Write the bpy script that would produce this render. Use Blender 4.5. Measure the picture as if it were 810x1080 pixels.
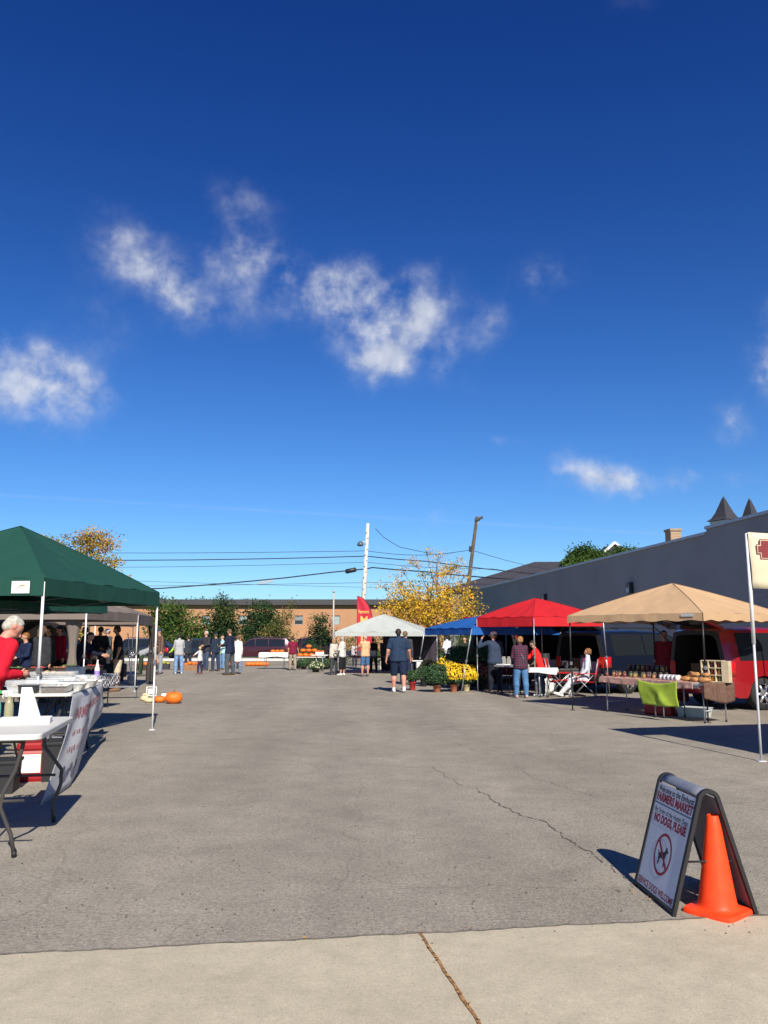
import bpy, math, random
import numpy as np
from mathutils import Vector, Matrix

for o in list(bpy.data.objects): bpy.data.objects.remove(o)
random.seed(7)
SC = bpy.context.scene
COL = SC.collection
R = math.radians
PI = math.pi

# ------------------------------------------------------------------ camera
CAM_H = 1.6
FPX = 870.0
PITCH = math.atan(131.0/FPX)
cd = bpy.data.cameras.new('camera'); cam = bpy.data.objects.new('camera', cd); COL.objects.link(cam)
cam.location = (0, 0, CAM_H); cam.rotation_euler = (PI/2+PITCH, 0, 0)
cd.sensor_fit = 'VERTICAL'; cd.sensor_height = 36.0; cd.lens = 29.0
cd.clip_start = 0.05; cd.clip_end = 3000
SC.camera = cam

# ------------------------------------------------------------------ light
SUN_EL = R(37.0)
SUN_AZ_LIGHT = R(14.0)          # the light travels away from the camera and 14 degrees to the left
sun_dir = Vector((math.sin(SUN_AZ_LIGHT)*math.cos(SUN_EL), -math.cos(SUN_AZ_LIGHT)*math.cos(SUN_EL), math.sin(SUN_EL)))
sl = bpy.data.lights.new('sun', 'SUN'); so = bpy.data.objects.new('sun', sl); COL.objects.link(so)
so.rotation_euler = sun_dir.to_track_quat('Z', 'Y').to_euler()
so.location = (0, -5, 30)
sl.energy = 5.0; sl.angle = R(0.53); sl.color = (1.0, 0.925, 0.80)
SC.view_settings.view_transform = 'Standard'; SC.view_settings.look = 'None'
SC.view_settings.gamma = 1.0; SC.view_settings.use_curve_mapping = False
SC.view_settings.exposure = 0.50
SC.render.resolution_x = 768; SC.render.resolution_y = 1024
SC.cycles.max_bounces = 6; SC.cycles.transparent_max_bounces = 8

def raydir(px, py):
    a = (px-405)/FPX; v = (540-py)/FPX
    return Vector((a, math.cos(PITCH)-v*math.sin(PITCH), math.sin(PITCH)+v*math.cos(PITCH)))

W = bpy.data.worlds.new('World'); SC.world = W; W.use_nodes = True
nt = W.node_tree; nt.nodes.clear(); N = nt.nodes.new; LK = nt.links.new
def vmath(op, a, b=None):
    n = N('ShaderNodeVectorMath'); n.operation = op
    for i, x in enumerate((a, b)):
        if x is None: continue
        if isinstance(x, (tuple, list, Vector)): n.inputs[i].default_value = tuple(x)
        else: LK(x, n.inputs[i])
    return n.outputs['Value'] if op in ('LENGTH', 'DOT_PRODUCT') else n.outputs[0]
def fmath(op, a, b=None, c=None, clamp=False):
    n = N('ShaderNodeMath'); n.operation = op; n.use_clamp = clamp
    for i, x in enumerate((a, b, c)):
        if x is None: continue
        if isinstance(x, (int, float)): n.inputs[i].default_value = x
        else: LK(x, n.inputs[i])
    return n.outputs[0]
tc = N('ShaderNodeTexCoord'); D = tc.outputs['Generated']
sky = N('ShaderNodeTexSky'); sky.sky_type = 'NISHITA'; sky.sun_disc = False
sky.sun_elevation = SUN_EL
sky.sun_rotation = math.atan2(sun_dir.x, sun_dir.y)
sky.air_density = 1.0; sky.dust_density = 0.15; sky.ozone_density = 2.2; sky.altitude = 200
hs = N('ShaderNodeHueSaturation'); hs.inputs['Saturation'].default_value = 1.22; hs.inputs['Value'].default_value = 1.0
LK(sky.outputs[0], hs.inputs['Color'])
# deeper blue well above the horizon (a polarised, clear northern autumn sky)
sep = N('ShaderNodeSeparateXYZ'); LK(D, sep.inputs[0])
mr = N('ShaderNodeMapRange'); mr.interpolation_type = 'SMOOTHSTEP'
mr.inputs['From Min'].default_value = 0.0; mr.inputs['From Max'].default_value = 0.72
LK(sep.outputs['Z'], mr.inputs['Value'])
mixd = N('ShaderNodeMix'); mixd.data_type = 'RGBA'; mixd.blend_type = 'MULTIPLY'
LK(hs.outputs[0], mixd.inputs['A']); mixd.inputs['B'].default_value = (0.30, 0.46, 0.74, 1)
LK(mr.outputs[0], mixd.inputs['Factor'])
mixh = N('ShaderNodeMix'); mixh.data_type = 'RGBA'; mixh.blend_type = 'MULTIPLY'; mixh.inputs['Factor'].default_value = 1.0
LK(mixd.outputs['Result'], mixh.inputs['A']); mixh.inputs['B'].default_value = (0.56, 0.84, 1.20, 1)
# clouds: (px, py, half width px, half height px, strength, tilt)
BL = [(140, 272, 44, 26, 0.8, 20), (182, 308, 34, 20, 0.85, 30), (258, 216, 36, 22, .45, 10), (252, 276, 34, 38, .74, 0), (305, 300, 48, 28, .78, 10), (350, 318, 30, 30, .6, 0),
      (412, 350, 48, 34, 1.1, 20), (425, 312, 44, 26, 1.0, 15), (402, 380, 32, 26, 1.0, 0), (482, 372, 24, 40, .5, -20), (518, 345, 22, 18, .6, 0),
      (30, 390, 62, 30, .95, 25), (75, 410, 40, 22, .8, 30), (10, 425, 40, 26, .8, 0), (575, 296, 32, 22, .5, -20),
      (620, 497, 46, 20, 1.1, 0), (665, 502, 32, 12, .8, -5), (722, 507, 24, 10, .55, 0), (806, 390, 18, 34, 1.2, 0), (812, 320, 12, 14, .5, 0),
      (770, 455, 14, 20, .6, 0), (452, 546, 26, 9, .6, 0), (690, 0, 40, 10, .35, 0), (215, 330, 60, 20, .35, 0), (525, 462, 26, 9, .3, 0), (770, 505, 20, 9, .4, 0),
      (110, 345, 40, 40, .25, 0), (360, 325, 30, 40, .35, 0)]
nz = N('ShaderNodeTexNoise'); nz.inputs['Scale'].default_value = 9.0; nz.inputs['Detail'].default_value = 5; nz.inputs['Roughness'].default_value = .6
LK(D, nz.inputs['Vector'])
off = vmath('SUBTRACT', nz.outputs['Color'], (0.5, 0.5, 0.5))
offs = N('ShaderNodeVectorMath'); offs.operation = 'SCALE'; LK(off, offs.inputs[0]); offs.inputs['Scale'].default_value = 0.075
DW = vmath('ADD', D, offs.outputs[0])
acc = None
for (px, py, hx, hy, s, tilt) in BL:
    c = raydir(px, py).normalized()
    right = Vector((0, 0, 1)).cross(c).normalized() * -1; up = right.cross(c).normalized()
    t = R(tilt); r2 = right*math.cos(t) - up*math.sin(t); u2 = right*math.sin(t) + up*math.cos(t)
    dlt = vmath('SUBTRACT', DW, c)
    a = vmath('DOT_PRODUCT', dlt, r2/(hx*.93/FPX)); b = vmath('DOT_PRODUCT', dlt, u2/(hy*.92/FPX))
    q = fmath('ADD', fmath('MULTIPLY', a, a), fmath('MULTIPLY', b, b))
    g = fmath('MULTIPLY', fmath('POWER', 2.718, fmath('MULTIPLY', q, -0.9)), s)
    acc = g if acc is None else fmath('ADD', acc, g)
front = fmath('GREATER_THAN', sep.outputs['Y'], 0.0)
acc = fmath('MULTIPLY', acc, front)
nz2 = N('ShaderNodeTexNoise'); nz2.inputs['Scale'].default_value = 17.0; nz2.inputs['Detail'].default_value = 9; nz2.inputs['Roughness'].default_value = .57
nz2.inputs['Distortion'].default_value = 0.0
LK(D, nz2.inputs['Vector'])
den = fmath('MULTIPLY', acc, fmath('SUBTRACT', fmath('MULTIPLY', nz2.outputs['Fac'], 4.6), 1.38))
mrd = N('ShaderNodeMapRange'); mrd.interpolation_type = 'SMOOTHSTEP'; mrd.inputs['From Min'].default_value = 0.02; mrd.inputs['From Max'].default_value = 1.9
mrd.inputs['To Max'].default_value = 0.78
LK(den, mrd.inputs['Value'])
# thin contrail: a great circle band near the horizon
n1 = raydir(0, 522).normalized().cross(raydir(660, 561).normalized()).normalized()
ct = fmath('ABSOLUTE', vmath('DOT_PRODUCT', DW if False else D, n1))
ctm = N('ShaderNodeMapRange'); ctm.interpolation_type = 'SMOOTHSTEP'; ctm.inputs['From Min'].default_value = 0.0; ctm.inputs['From Max'].default_value = 0.0032
ctm.inputs['To Min'].default_value = 0.08; ctm.inputs['To Max'].default_value = 0.0
LK(ct, ctm.inputs['Value'])
ctb = fmath('MULTIPLY', fmath('MULTIPLY', ctm.outputs[0], front), fmath('MULTIPLY', nz.outputs['Fac'], 1.6))
cm = fmath('MAXIMUM', mrd.outputs[0], ctb)
mixc = N('ShaderNodeMix'); mixc.data_type = 'RGBA'
LK(cm, mixc.inputs['Factor']); LK(mixh.outputs['Result'], mixc.inputs['A']); mixc.inputs['B'].default_value = (6.6, 6.9, 7.7, 1)
cs = N('ShaderNodeTexNoise'); cs.inputs['Scale'].default_value = 34; cs.inputs['Detail'].default_value = 4; LK(D, cs.inputs['Vector'])
ccol = N('ShaderNodeMix'); ccol.data_type = 'RGBA'; ccol.inputs['A'].default_value = (4.9, 5.4, 6.6, 1); ccol.inputs['B'].default_value = (7.6, 7.8, 8.3, 1)
cmr = N('ShaderNodeMapRange'); cmr.inputs['From Min'].default_value = .36; cmr.inputs['From Max'].default_value = .66; LK(cs.outputs['Fac'], cmr.inputs['Value']); LK(cmr.outputs[0], ccol.inputs['Factor']); LK(ccol.outputs['Result'], mixc.inputs['B'])
bg = N('ShaderNodeBackground'); bg.inputs['Strength'].default_value = 0.074
LK(mixc.outputs['Result'], bg.inputs['Color'])
ow = N('ShaderNodeOutputWorld'); LK(bg.outputs[0], ow.inputs['Surface'])
try: W.cycles.sampling_method = 'MANUAL'; W.cycles.sample_map_resolution = 512
except Exception: pass

# ------------------------------------------------------------------ picture -> place
def PY(px, py, Y):
    d = raydir(px, py); return Vector((0, 0, CAM_H)) + d*(Y/d.y)
def PZ(px, py, z):
    d = raydir(px, py); return Vector((0, 0, CAM_H)) + d*((z-CAM_H)/d.z)
def G(px, py): return PZ(px, py, 0.0)
def topz(px, py, Y): return PY(px, py, Y).z

# ------------------------------------------------------------------ materials
MATS = {}
def M(name, col=(.5, .5, .5), rough=.6, metal=0.0, nscale=8.0, namt=.12, bump=.0, bscale=60., spec=.4, transl=0.0, alpha=1.0, coat=0.0, col2=None, dist=.02, stretch=None, trans=0.0):
    if name in MATS: return MATS[name]
    m = bpy.data.materials.new(name); m.use_nodes = True; t = m.node_tree; t.nodes.clear()
    n = t.nodes.new; l = t.links.new
    out = n('ShaderNodeOutputMaterial'); b = n('ShaderNodeBsdfPrincipled')
    co = n('ShaderNodeTexCoord'); vec = co.outputs['Object']
    if stretch:
        mp = n('ShaderNodeMapping'); mp.inputs['Scale'].default_value = stretch; l(vec, mp.inputs['Vector']); vec = mp.outputs[0]
    no = n('ShaderNodeTexNoise'); no.inputs['Scale'].default_value = nscale; no.inputs['Detail'].default_value = 4; l(vec, no.inputs['Vector'])
    mx = n('ShaderNodeMix'); mx.data_type = 'RGBA'
    c1 = tuple(max(0, c*(1-namt)) for c in col); c2 = col2 if col2 else tuple(min(1, c*(1+namt)) for c in col)
    rmp = n('ShaderNodeMapRange'); rmp.inputs['From Min'].default_value = .3; rmp.inputs['From Max'].default_value = .7; l(no.outputs['Fac'], rmp.inputs['Value'])
    l(rmp.outputs[0], mx.inputs['Factor']); mx.inputs['A'].default_value = (*c1, 1); mx.inputs['B'].default_value = (*c2, 1)
    l(mx.outputs['Result'], b.inputs['Base Color'])
    b.inputs['Roughness'].default_value = rough; b.inputs['Metallic'].default_value = metal
    b.inputs['Specular IOR Level'].default_value = spec; b.inputs['Coat Weight'].default_value = coat; b.inputs['Alpha'].default_value = alpha
    b.inputs['Transmission Weight'].default_value = trans
    if bump:
        nb = n('ShaderNodeTexNoise'); nb.inputs['Scale'].default_value = bscale; nb.inputs['Detail'].default_value = 3; l(vec, nb.inputs['Vector'])
        bu = n('ShaderNodeBump'); bu.inputs['Strength'].default_value = bump; bu.inputs['Distance'].default_value = dist
        l(nb.outputs['Fac'], bu.inputs['Height']); l(bu.outputs[0], b.inputs['Normal'])
    if transl:
        tr = n('ShaderNodeBsdfTranslucent'); l(mx.outputs['Result'], tr.inputs['Color'])
        ms = n('ShaderNodeMixShader'); ms.inputs['Fac'].default_value = transl; l(b.outputs[0], ms.inputs[1]); l(tr.outputs[0], ms.inputs[2]); l(ms.outputs[0], out.inputs['Surface'])
    else: l(b.outputs[0], out.inputs['Surface'])
    MATS[name] = m; return m
def s2l(r, g, b):
    f = lambda c: (c/255/12.92 if c/255 <= .04045 else ((c/255+.055)/1.055)**2.4)
    return (f(r), f(g), f(b))

# ------------------------------------------------------------------ mesh builder
class MB:
    def __init__(s): s.v = []; s.f = []; s.m = []; s.smooth = []
    def add(s, vs, fs, mi=0, sm=False):
        o = len(s.v); s.v.extend([tuple(v) for v in vs])
        for f in fs: s.f.append(tuple(o+i for i in f)); s.m.append(mi); s.smooth.append(sm)
        return s
    def box(s, c, size, rz=0.0, mi=0, M4=None, bev=0.0):
        hx, hy, hz = size[0]/2, size[1]/2, size[2]/2
        if bev > 0 and min(hx, hy) > bev:
            b = bev; ring = [(hx-b, hy), (hx, hy-b), (hx, -hy+b), (hx-b, -hy), (-hx+b, -hy), (-hx, -hy+b), (-hx, hy-b), (-hx+b, hy)]
            bz = min(b, hz*.45)
            lay = [(-hz, 1), (-hz+bz, 0), (hz-bz, 0), (hz, 1)]
            vs = []
            for z, k in lay:
                for x, y in ring:
                    vs.append((x*(1-k*b*.5/hx), y*(1-k*b*.5/hy), z))
            fs = []
            for k in range(3):
                for i in range(8): fs.append((k*8+i, k*8+(i+1) % 8, (k+1)*8+(i+1) % 8, (k+1)*8+i)[::-1])
            fs.append(tuple(range(8))); fs.append(tuple(range(24, 32))[::-1])
        else:
            vs = [(x, y, z) for x in (-hx, hx) for y in (-hy, hy) for z in (-hz, hz)]
            fs = [(0, 1, 3, 2), (4, 6, 7, 5), (0, 4, 5, 1), (2, 3, 7, 6), (0, 2, 6, 4), (1, 5, 7, 3)]
        mt = Matrix.Translation(c) @ (M4 if M4 is not None else Matrix.Rotation(rz, 4, 'Z'))
        return s.add([mt @ Vector(v) for v in vs], fs, mi)
    def tube(s, pts, r, n=8, mi=0, cap=True):
        pts = [Vector(p) for p in pts]; k = len(pts)
        rs = r if isinstance(r, (list, tuple)) else [r]*k
        vs = []; prev = None
        for i, p in enumerate(pts):
            d = (pts[min(i+1, k-1)]-pts[max(i-1, 0)])
            if d.length < 1e-9: d = Vector((0, 0, 1))
            d.normalize()
            if prev is None: a = d.orthogonal().normalized()
            else:
                a = prev - d*prev.dot(d)
                a = a.normalized() if a.length > 1e-6 else d.orthogonal().normalized()
            prev = a; b = d.cross(a)
            for j in range(n):
                t = 2*PI*j/n; vs.append(p + (a*math.cos(t)+b*math.sin(t))*rs[i])
        fs = [(i*n+j, i*n+(j+1) % n, (i+1)*n+(j+1) % n, (i+1)*n+j) for i in range(k-1) for j in range(n)]
        if cap: fs += [tuple(range(n))[::-1], tuple((k-1)*n+j for j in range(n))]
        return s.add(vs, fs, mi, True)
    def lathe(s, prof, n=24, c=(0, 0, 0), mi=0, sx=1, sy=1, ribs=0, ribamp=0):
        vs = []
        for (r, z) in prof:
            for j in range(n):
                t = 2*PI*j/n; rr = r*(1 - ribamp*abs(math.cos(t*ribs/2))**6 if ribs else 1)
                vs.append((c[0]+rr*math.cos(t)*sx, c[1]+rr*math.sin(t)*sy, c[2]+z))
        k = len(prof)
        fs = [(i*n+j, i*n+(j+1) % n, (i+1)*n+(j+1) % n, (i+1)*n+j) for i in range(k-1) for j in range(n)]
        fs += [tuple(range(n))[::-1], tuple((k-1)*n+j for j in range(n))]
        return s.add(vs, fs, mi, True)
    def grid(s, P, mi=0, sm=True, closed=False):   # P[i][j] points
        a = len(P); b = len(P[0]); vs = [p for row in P for p in row]
        fs = [(i*b+j, i*b+j+1, (i+1)*b+j+1, (i+1)*b+j) for i in range(a-1) for j in range(b-1)]
        return s.add(vs, fs, mi, sm)
    def build(s, name, mats, parent=None, loc=None, rz=0.0, solid=0.0):
        me = bpy.data.meshes.new(name); me.from_pydata(s.v, [], s.f)
        if not isinstance(mats, (list, tuple)): mats = [mats]
        for m in mats: me.materials.append(m)
        me.polygons.foreach_set('material_index', s.m); me.polygons.foreach_set('use_smooth', s.smooth)
        me.update()
        o = bpy.data.objects.new(name, me); COL.objects.link(o)
        if parent is not None: o.parent = parent
        if loc is not None: o.location = loc
        if rz: o.rotation_euler.z = rz
        if solid:
            md = o.modifiers.new('solid', 'SOLIDIFY'); md.thickness = solid; md.offset = 0
        return o
def smooth_sharp(o, ang=35):
    me = o.data
    me.polygons.foreach_set('use_smooth', [True]*len(me.polygons))
    try: me.set_sharp_from_angle(angle=R(ang))
    except Exception: pass
def tag(o, label=None, cat=None, group=None, kind=None):
    if label: o['label'] = label
    if cat: o['category'] = cat
    if group: o['group'] = group
    if kind: o['kind'] = kind
    return o
def empty(name, loc=(0, 0, 0), rz=0.0, label=None, cat=None, group=None):
    o = bpy.data.objects.new(name, None); COL.objects.link(o); o.location = loc; o.rotation_euler = (0, 0, rz); o.empty_display_size = .1
    return tag(o, label, cat, group)
KIDS = {}
def copy_tree(o, loc=None, rz=None, label=None, scale=None, group=None):
    def rec(src, par):
        c = src.copy(); COL.objects.link(c)
        if par is not None: c.parent = par
        for ch in [x for x in bpy.data.objects if x.parent == src]: rec(ch, c)
        return c
    r = rec(o, None)
    if loc is not None: r.location = loc
    if rz is not None: r.rotation_euler = (0, 0, rz)
    if scale is not None: r.scale = (scale,)*3 if isinstance(scale, (int, float)) else scale
    if label: r['label'] = label
    if group: r['group'] = group
    return r
_txt = {}
def text_geo(s, size=1.0, bold=0.0, shear=0.0):
    key = (s, size, bold, shear)
    if key in _txt: return _txt[key]
    cu = bpy.data.curves.new('txt', 'FONT'); cu.body = s; cu.size = size; cu.offset = bold; cu.shear = shear; cu.align_x = 'CENTER'; cu.align_y = 'CENTER'; cu.resolution_u = 3
    o = bpy.data.objects.new('txt', cu); COL.objects.link(o)
    dg = bpy.context.evaluated_depsgraph_get(); ev = o.evaluated_get(dg); me = ev.to_mesh()
    vs = [tuple(v.co) for v in me.vertices]; fs = [tuple(p.vertices) for p in me.polygons]
    ev.to_mesh_clear(); bpy.data.objects.remove(o); bpy.data.curves.remove(cu)
    _txt[key] = (vs, fs); return vs, fs
def put_text(mb, s, size, fn, width=None, mi=0, bold=0.0, shear=0.0, u0=0, v0=0):
    vs, fs = text_geo(s, size, bold, shear)
    if not vs: return
    xs = [v[0] for v in vs]; w = max(xs)-min(xs); k = width/w if width else 1.0
    mb.add([fn(u0+v[0]*k, v0+v[1]) for v in vs], fs, mi)
# ------------------------------------------------------------------ ground
def ground_mat():
    m = bpy.data.materials.new('old_asphalt'); m.use_nodes = True; t = m.node_tree; b = t.nodes['Principled BSDF']; n = t.nodes.new; l = t.links.new
    co = n('ShaderNodeTexCoord').outputs['Object']
    def noise(sc, det=4, ro=.6):
        x = n('ShaderNodeTexNoise'); x.inputs['Scale'].default_value = sc; x.inputs['Detail'].default_value = det; x.inputs['Roughness'].default_value = ro; l(co, x.inputs['Vector']); return x.outputs['Fac']
    def ramp(src, stops):
        r = n('ShaderNodeValToRGB'); e = r.color_ramp.elements
        e[0].position, e[0].color = stops[0][0], (*stops[0][1], 1); e[1].position, e[1].color = stops[-1][0], (*stops[-1][1], 1)
        for p, c in stops[1:-1]:
            x = e.new(p); x.color = (*c, 1)
        l(src, r.inputs['Fac']); return r.outputs['Color']
    def mul(a, bb, f=1.0):
        x = n('ShaderNodeMix'); x.data_type = 'RGBA'; x.blend_type = 'MULTIPLY'; x.inputs['Factor'].default_value = f; l(a, x.inputs['A']); l(bb, x.inputs['B']); return x.outputs['Result']
    base = ramp(noise(.35, 6), [(.25, (.285, .255, .205)), (.5, (.328, .295, .240)), (.75, (.370, .334, .275))])
    vo = n('ShaderNodeTexVoronoi'); vo.inputs['Scale'].default_value = 95; l(co, vo.inputs['Vector'])
    stones = ramp(vo.outputs['Color'], [(.0, (.52, .52, .53)), (.45, (.95, .95, .95)), (.9, (1.0, 1.0, 1.0)), (1.0, (1.6, 1.55, 1.5))])
    c = mul(base, stones, .85)
    c = mul(c, ramp(noise(38, 3, .7), [(.3, (.72, .72, .72)), (.7, (1.2, 1.2, 1.2))]))
    c = mul(c, ramp(noise(2.2, 8, .7), [(.3, (.82, .82, .83)), (.7, (1.10, 1.10, 1.10))]))
    # oil spots
    c = mul(c, ramp(noise(1.1, 2, .4), [(.0, (.82, .82, .83)), (.22, (.86, .86, .87)), (.33, (1, 1, 1)), (1, (1, 1, 1))]))
    mp = n('ShaderNodeMapping'); mp.inputs['Scale'].default_value = (1.0, .12, 1); mp.inputs['Rotation'].default_value = (0, 0, R(-12)); l(co, mp.inputs['Vector'])
    st = n('ShaderNodeTexNoise'); st.inputs['Scale'].default_value = .8; st.inputs['Detail'].default_value = 5; l(mp.outputs[0], st.inputs['Vector'])
    c = mul(c, ramp(st.outputs['Fac'], [(.3, (.82, .82, .82)), (.7, (1.10, 1.10, 1.10))]))
    # hairline crack network, faint
    wn = n('ShaderNodeTexNoise'); wn.inputs['Scale'].default_value = 1.3; wn.inputs['Detail'].default_value = 6; l(co, wn.inputs['Vector'])
    wv = n('ShaderNodeMix'); wv.data_type = 'VECTOR'; wv.inputs['Factor'].default_value = .28; l(co, wv.inputs['A']); l(wn.outputs['Color'], wv.inputs['B'])
    ve = n('ShaderNodeTexVoronoi'); ve.feature = 'DISTANCE_TO_EDGE'; ve.inputs['Scale'].default_value = .42; l(wv.outputs['Result'], ve.inputs['Vector'])
    cr = ramp(ve.outputs['Distance'], [(.0, (.66, .65, .64)), (.0035, (1, 1, 1)), (1, (1, 1, 1))])
    c = mul(c, cr, .45)
    l(c, b.inputs['Base Color']); b.inputs['Roughness'].default_value = .93; b.inputs['Specular IOR Level'].default_value = .22
    bu = n('ShaderNodeBump'); bu.inputs['Strength'].default_value = .55; bu.inputs['Distance'].default_value = .006
    l(vo.outputs['Distance'], bu.inputs['Height']); l(bu.outputs[0], b.inputs['Normal'])
    return m
def concrete_mat():
    m = bpy.data.materials.new('pavement_concrete'); m.use_nodes = True; t = m.node_tree; b = t.nodes['Principled BSDF']; n = t.nodes.new; l = t.links.new
    co = n('ShaderNodeTexCoord').outputs['Object']
    def noise(sc, det=5, ro=.6):
        x = n('ShaderNodeTexNoise'); x.inputs['Scale'].default_value = sc; x.inputs['Detail'].default_value = det; x.inputs['Roughness'].default_value = ro; l(co, x.inputs['Vector']); return x.outputs['Fac']
    def ramp(src, a, b2, p0=.3, p1=.7):
        r = n('ShaderNodeValToRGB'); e = r.color_ramp.elements; e[0].position = p0; e[0].color = (*a, 1); e[1].position = p1; e[1].color = (*b2, 1); l(src, r.inputs['Fac']); return r.outputs['Color']
    def mul(a, bb):
        x = n('ShaderNodeMix'); x.data_type = 'RGBA'; x.blend_type = 'MULTIPLY'; x.inputs['Factor'].default_value = 1; l(a, x.inputs['A']); l(bb, x.inputs['B']); return x.outputs['Result']
    c = ramp(noise(1.1, 7), (.40, .352, .258), (.505, .45, .335))
    c = mul(c, ramp(noise(7, 6, .7), (.88, .88, .88), (1.08, 1.08, 1.08)))
    c = mul(c, ramp(noise(120, 2), (.84, .84, .84), (1.12, 1.12, 1.12)))
    c = mul(c, ramp(noise(55, 2, .5), (.62, .62, .62), (1, 1, 1), .24, .34))
    l(c, b.inputs['Base Color']); b.inputs['Roughness'].default_value = .88; b.inputs['Specular IOR Level'].default_value = .25
    bu = n('ShaderNodeBump'); bu.inputs['Strength'].default_value = .35; bu.inputs['Distance'].default_value = .004
    l(noise(90, 4), bu.inputs['Height']); l(bu.outputs[0], b.inputs['Normal'])
    return m
MB().add([(-700, -60, 0), (700, -60, 0), (700, 1400, 0), (-700, 1400, 0)], [(0, 1, 2, 3)]).build('ground', ground_mat())['kind'] = 'structure'
CONC = concrete_mat()
# pavement in front, its back edge slightly ragged
e0 = G(0, 1008); e1 = G(443, 985.5); e2 = G(810, 966)
dirE = (e2-e0).normalized()
def edge_at(x):
    y = e0.y + (x-e0.x)*(e1.y-e0.y)/(e1.x-e0.x) if x < e1.x else e1.y + (x-e1.x)*(e2.y-e1.y)/(e2.x-e1.x)
    return y
jA = G(443, 985.5); jB = G(506, 1082)
jd = (jB-jA).normalized(); jn = Vector((-jd.y, jd.x, 0))
xs = [-30+i*.06 for i in range(int(60/.06)+1)]
rnd = random.Random(3)
ph = [rnd.uniform(0, 6) for _ in range(6)]
def rag(x): return .006*math.sin(x*7+ph[0])+.004*math.sin(x*23+ph[1])+.004*math.sin(x*61+ph[2])+rnd.uniform(-.004, .004)
back = [(x, edge_at(x)+rag(x), .004) for x in xs]
mb = MB()
mb.add(back+[(30, -12, .004), (-30, -12, .004)], [tuple(range(len(back)+2))[::-1]])
mb.build('pavement', CONC)['kind'] = 'structure'
# dark seam along the pavement edge
mb = MB(); vs = []
for (x, y, z) in back: vs += [(x, y-.004, .006), (x, y+.012+.008*rnd.random(), .006)]
mb.add(vs, [(2*i, 2*i+2, 2*i+3, 2*i+1) for i in range(len(back)-1)])
mb.build('pavement_edge_seam', M('seam_dark', (.15, .135, .115), .95, nscale=20, namt=.4))['kind'] = 'structure'
# expansion joint running toward the camera
mb = MB(); vs = []; jn = Vector((-jd.y, jd.x, 0)); L = 7.0; k = 160
for i in range(k+1):
    p = jA + jd*(L*i/k) + jn*(.003*math.sin(i*.9)); wdt = .006+.004*rnd.random()
    vs += [(p.x-jn.x*wdt, p.y-jn.y*wdt, .008), (p.x+jn.x*wdt, p.y+jn.y*wdt, .008)]
mb.add(vs, [(2*i, 2*i+1, 2*i+3, 2*i+2) for i in range(k)])
mb.build('pavement_joint', M('joint_brown', (.16, .085, .04), .95, nscale=60, namt=.6, col2=(.42, .22, .08)))['kind'] = 'structure'
# cracks in the asphalt, irregular strips of open crack
CRK = M('crack_dark', (.12, .108, .09), .95, nscale=30, namt=.35)
def crack(pts, w0, seed):
    r = random.Random(seed); P = [G(*p) for p in pts]; out = []
    for a, b in zip(P[:-1], P[1:]):
        n = max(2, int((b-a).length/.035)); d = (b-a).normalized(); q = Vector((-d.y, d.x, 0))
        for i in range(n): out.append((a.lerp(b, i/n)+q*(r.uniform(-.014, .014)+.018*math.sin(i*.45+seed)), q))
    vs = []
    for p, q in out:
        w = w0*r.choice((.25, .5, .8, 1.0, 1.5)); vs += [p-q*w+Vector((0, 0, .005)), p+q*w+Vector((0, 0, .005))]
    return MB().add(vs, [(2*i, 2*i+1, 2*i+3, 2*i+2) for i in range(len(out)-1)])
for i, (pts, w0) in enumerate([([(455, 809), (488, 829)], .003), ([(503, 832), (527, 849), (537, 853), (545, 858), (577, 868), (590, 880), (603, 887), (640, 912)], .006), ([(545, 808), (562, 820), (600, 832), (632, 842)], .003),
                                      ([(470, 765), (500, 778)], .003), ([(478, 783), (505, 793)], .003), ([(640, 905), (668, 938)], .003)]):
    crack(pts, w0, i+2).build('asphalt_crack', CRK)['kind'] = 'structure'
# street and lawn beyond the lot
def sheet(name, pts, z, m):
    o = MB().add([(x, y, z) for x, y in pts], [tuple(range(len(pts)))]).build(name, m); o['kind'] = 'structure'; return o
sheet('lawn', [(-300, 64), (300, 64), (300, 300), (-300, 300)], .008, M('lawn_grass', (.07, .11, .03), .95, nscale=3, namt=.35))
mb = MB(); mb.box((-18, 55.0, .075), (26, .25, .15), bev=.02); mb.build('kerb', M('kerb_white', (.62, .6, .56), .85))['kind'] = 'structure'

# a few fallen leaves and pebbles near the sign and along the seam
LEAFM = [M('leaf_gold', (.5, .25, .04), .7), M('leaf_brown', (.2, .1, .04), .8)]
r = random.Random(11)
mb = MB()
spots = [(745+r.uniform(-10, 10)-5, 941+r.uniform(-8, 8)) for _ in range(0)]
for i in range(34):
    t = r.random()
    if i < 18: p = jA + jd*(r.random()*1.6) + jn*r.gauss(0, .012)
    elif i < 27: x = r.uniform(-.7, .5); p = Vector((x, edge_at(x)+r.gauss(.01, .02), 0))
    else: p = G(r.uniform(668, 690), r.uniform(936, 952))
    a = r.uniform(0, 6); s = r.uniform(.006, .014); z = .012
    q = [p+Vector((math.cos(a+k*PI/2)*s*(1 if k % 2 else .55), math.sin(a+k*PI/2)*s*(1 if k % 2 else .55), z+r.uniform(0, .008))) for k in range(4)]
    mb.add(q, [(0, 1, 2, 3)], r.randint(0, 1))
tag(mb.build('leaf_litter', LEAFM), 'scraps of gold and brown leaf lying along the pavement joint', 'leaf litter', kind='stuff')
r = random.Random(5); mb = MB()
for i in range(200):
    px, py = r.uniform(0, 800), 800+(r.random()**.7)*190
    p = G(px, py); s = r.uniform(.003, .008)
    mb.lathe([(s*.6, 0), (s, s*.5), (s*.5, s)], 5, (p.x, p.y, .004))
tag(mb.build('gravel', M('grit', (.13, .12, .1), .9)), 'loose grit scattered over the old asphalt', 'gravel', kind='stuff')

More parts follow.
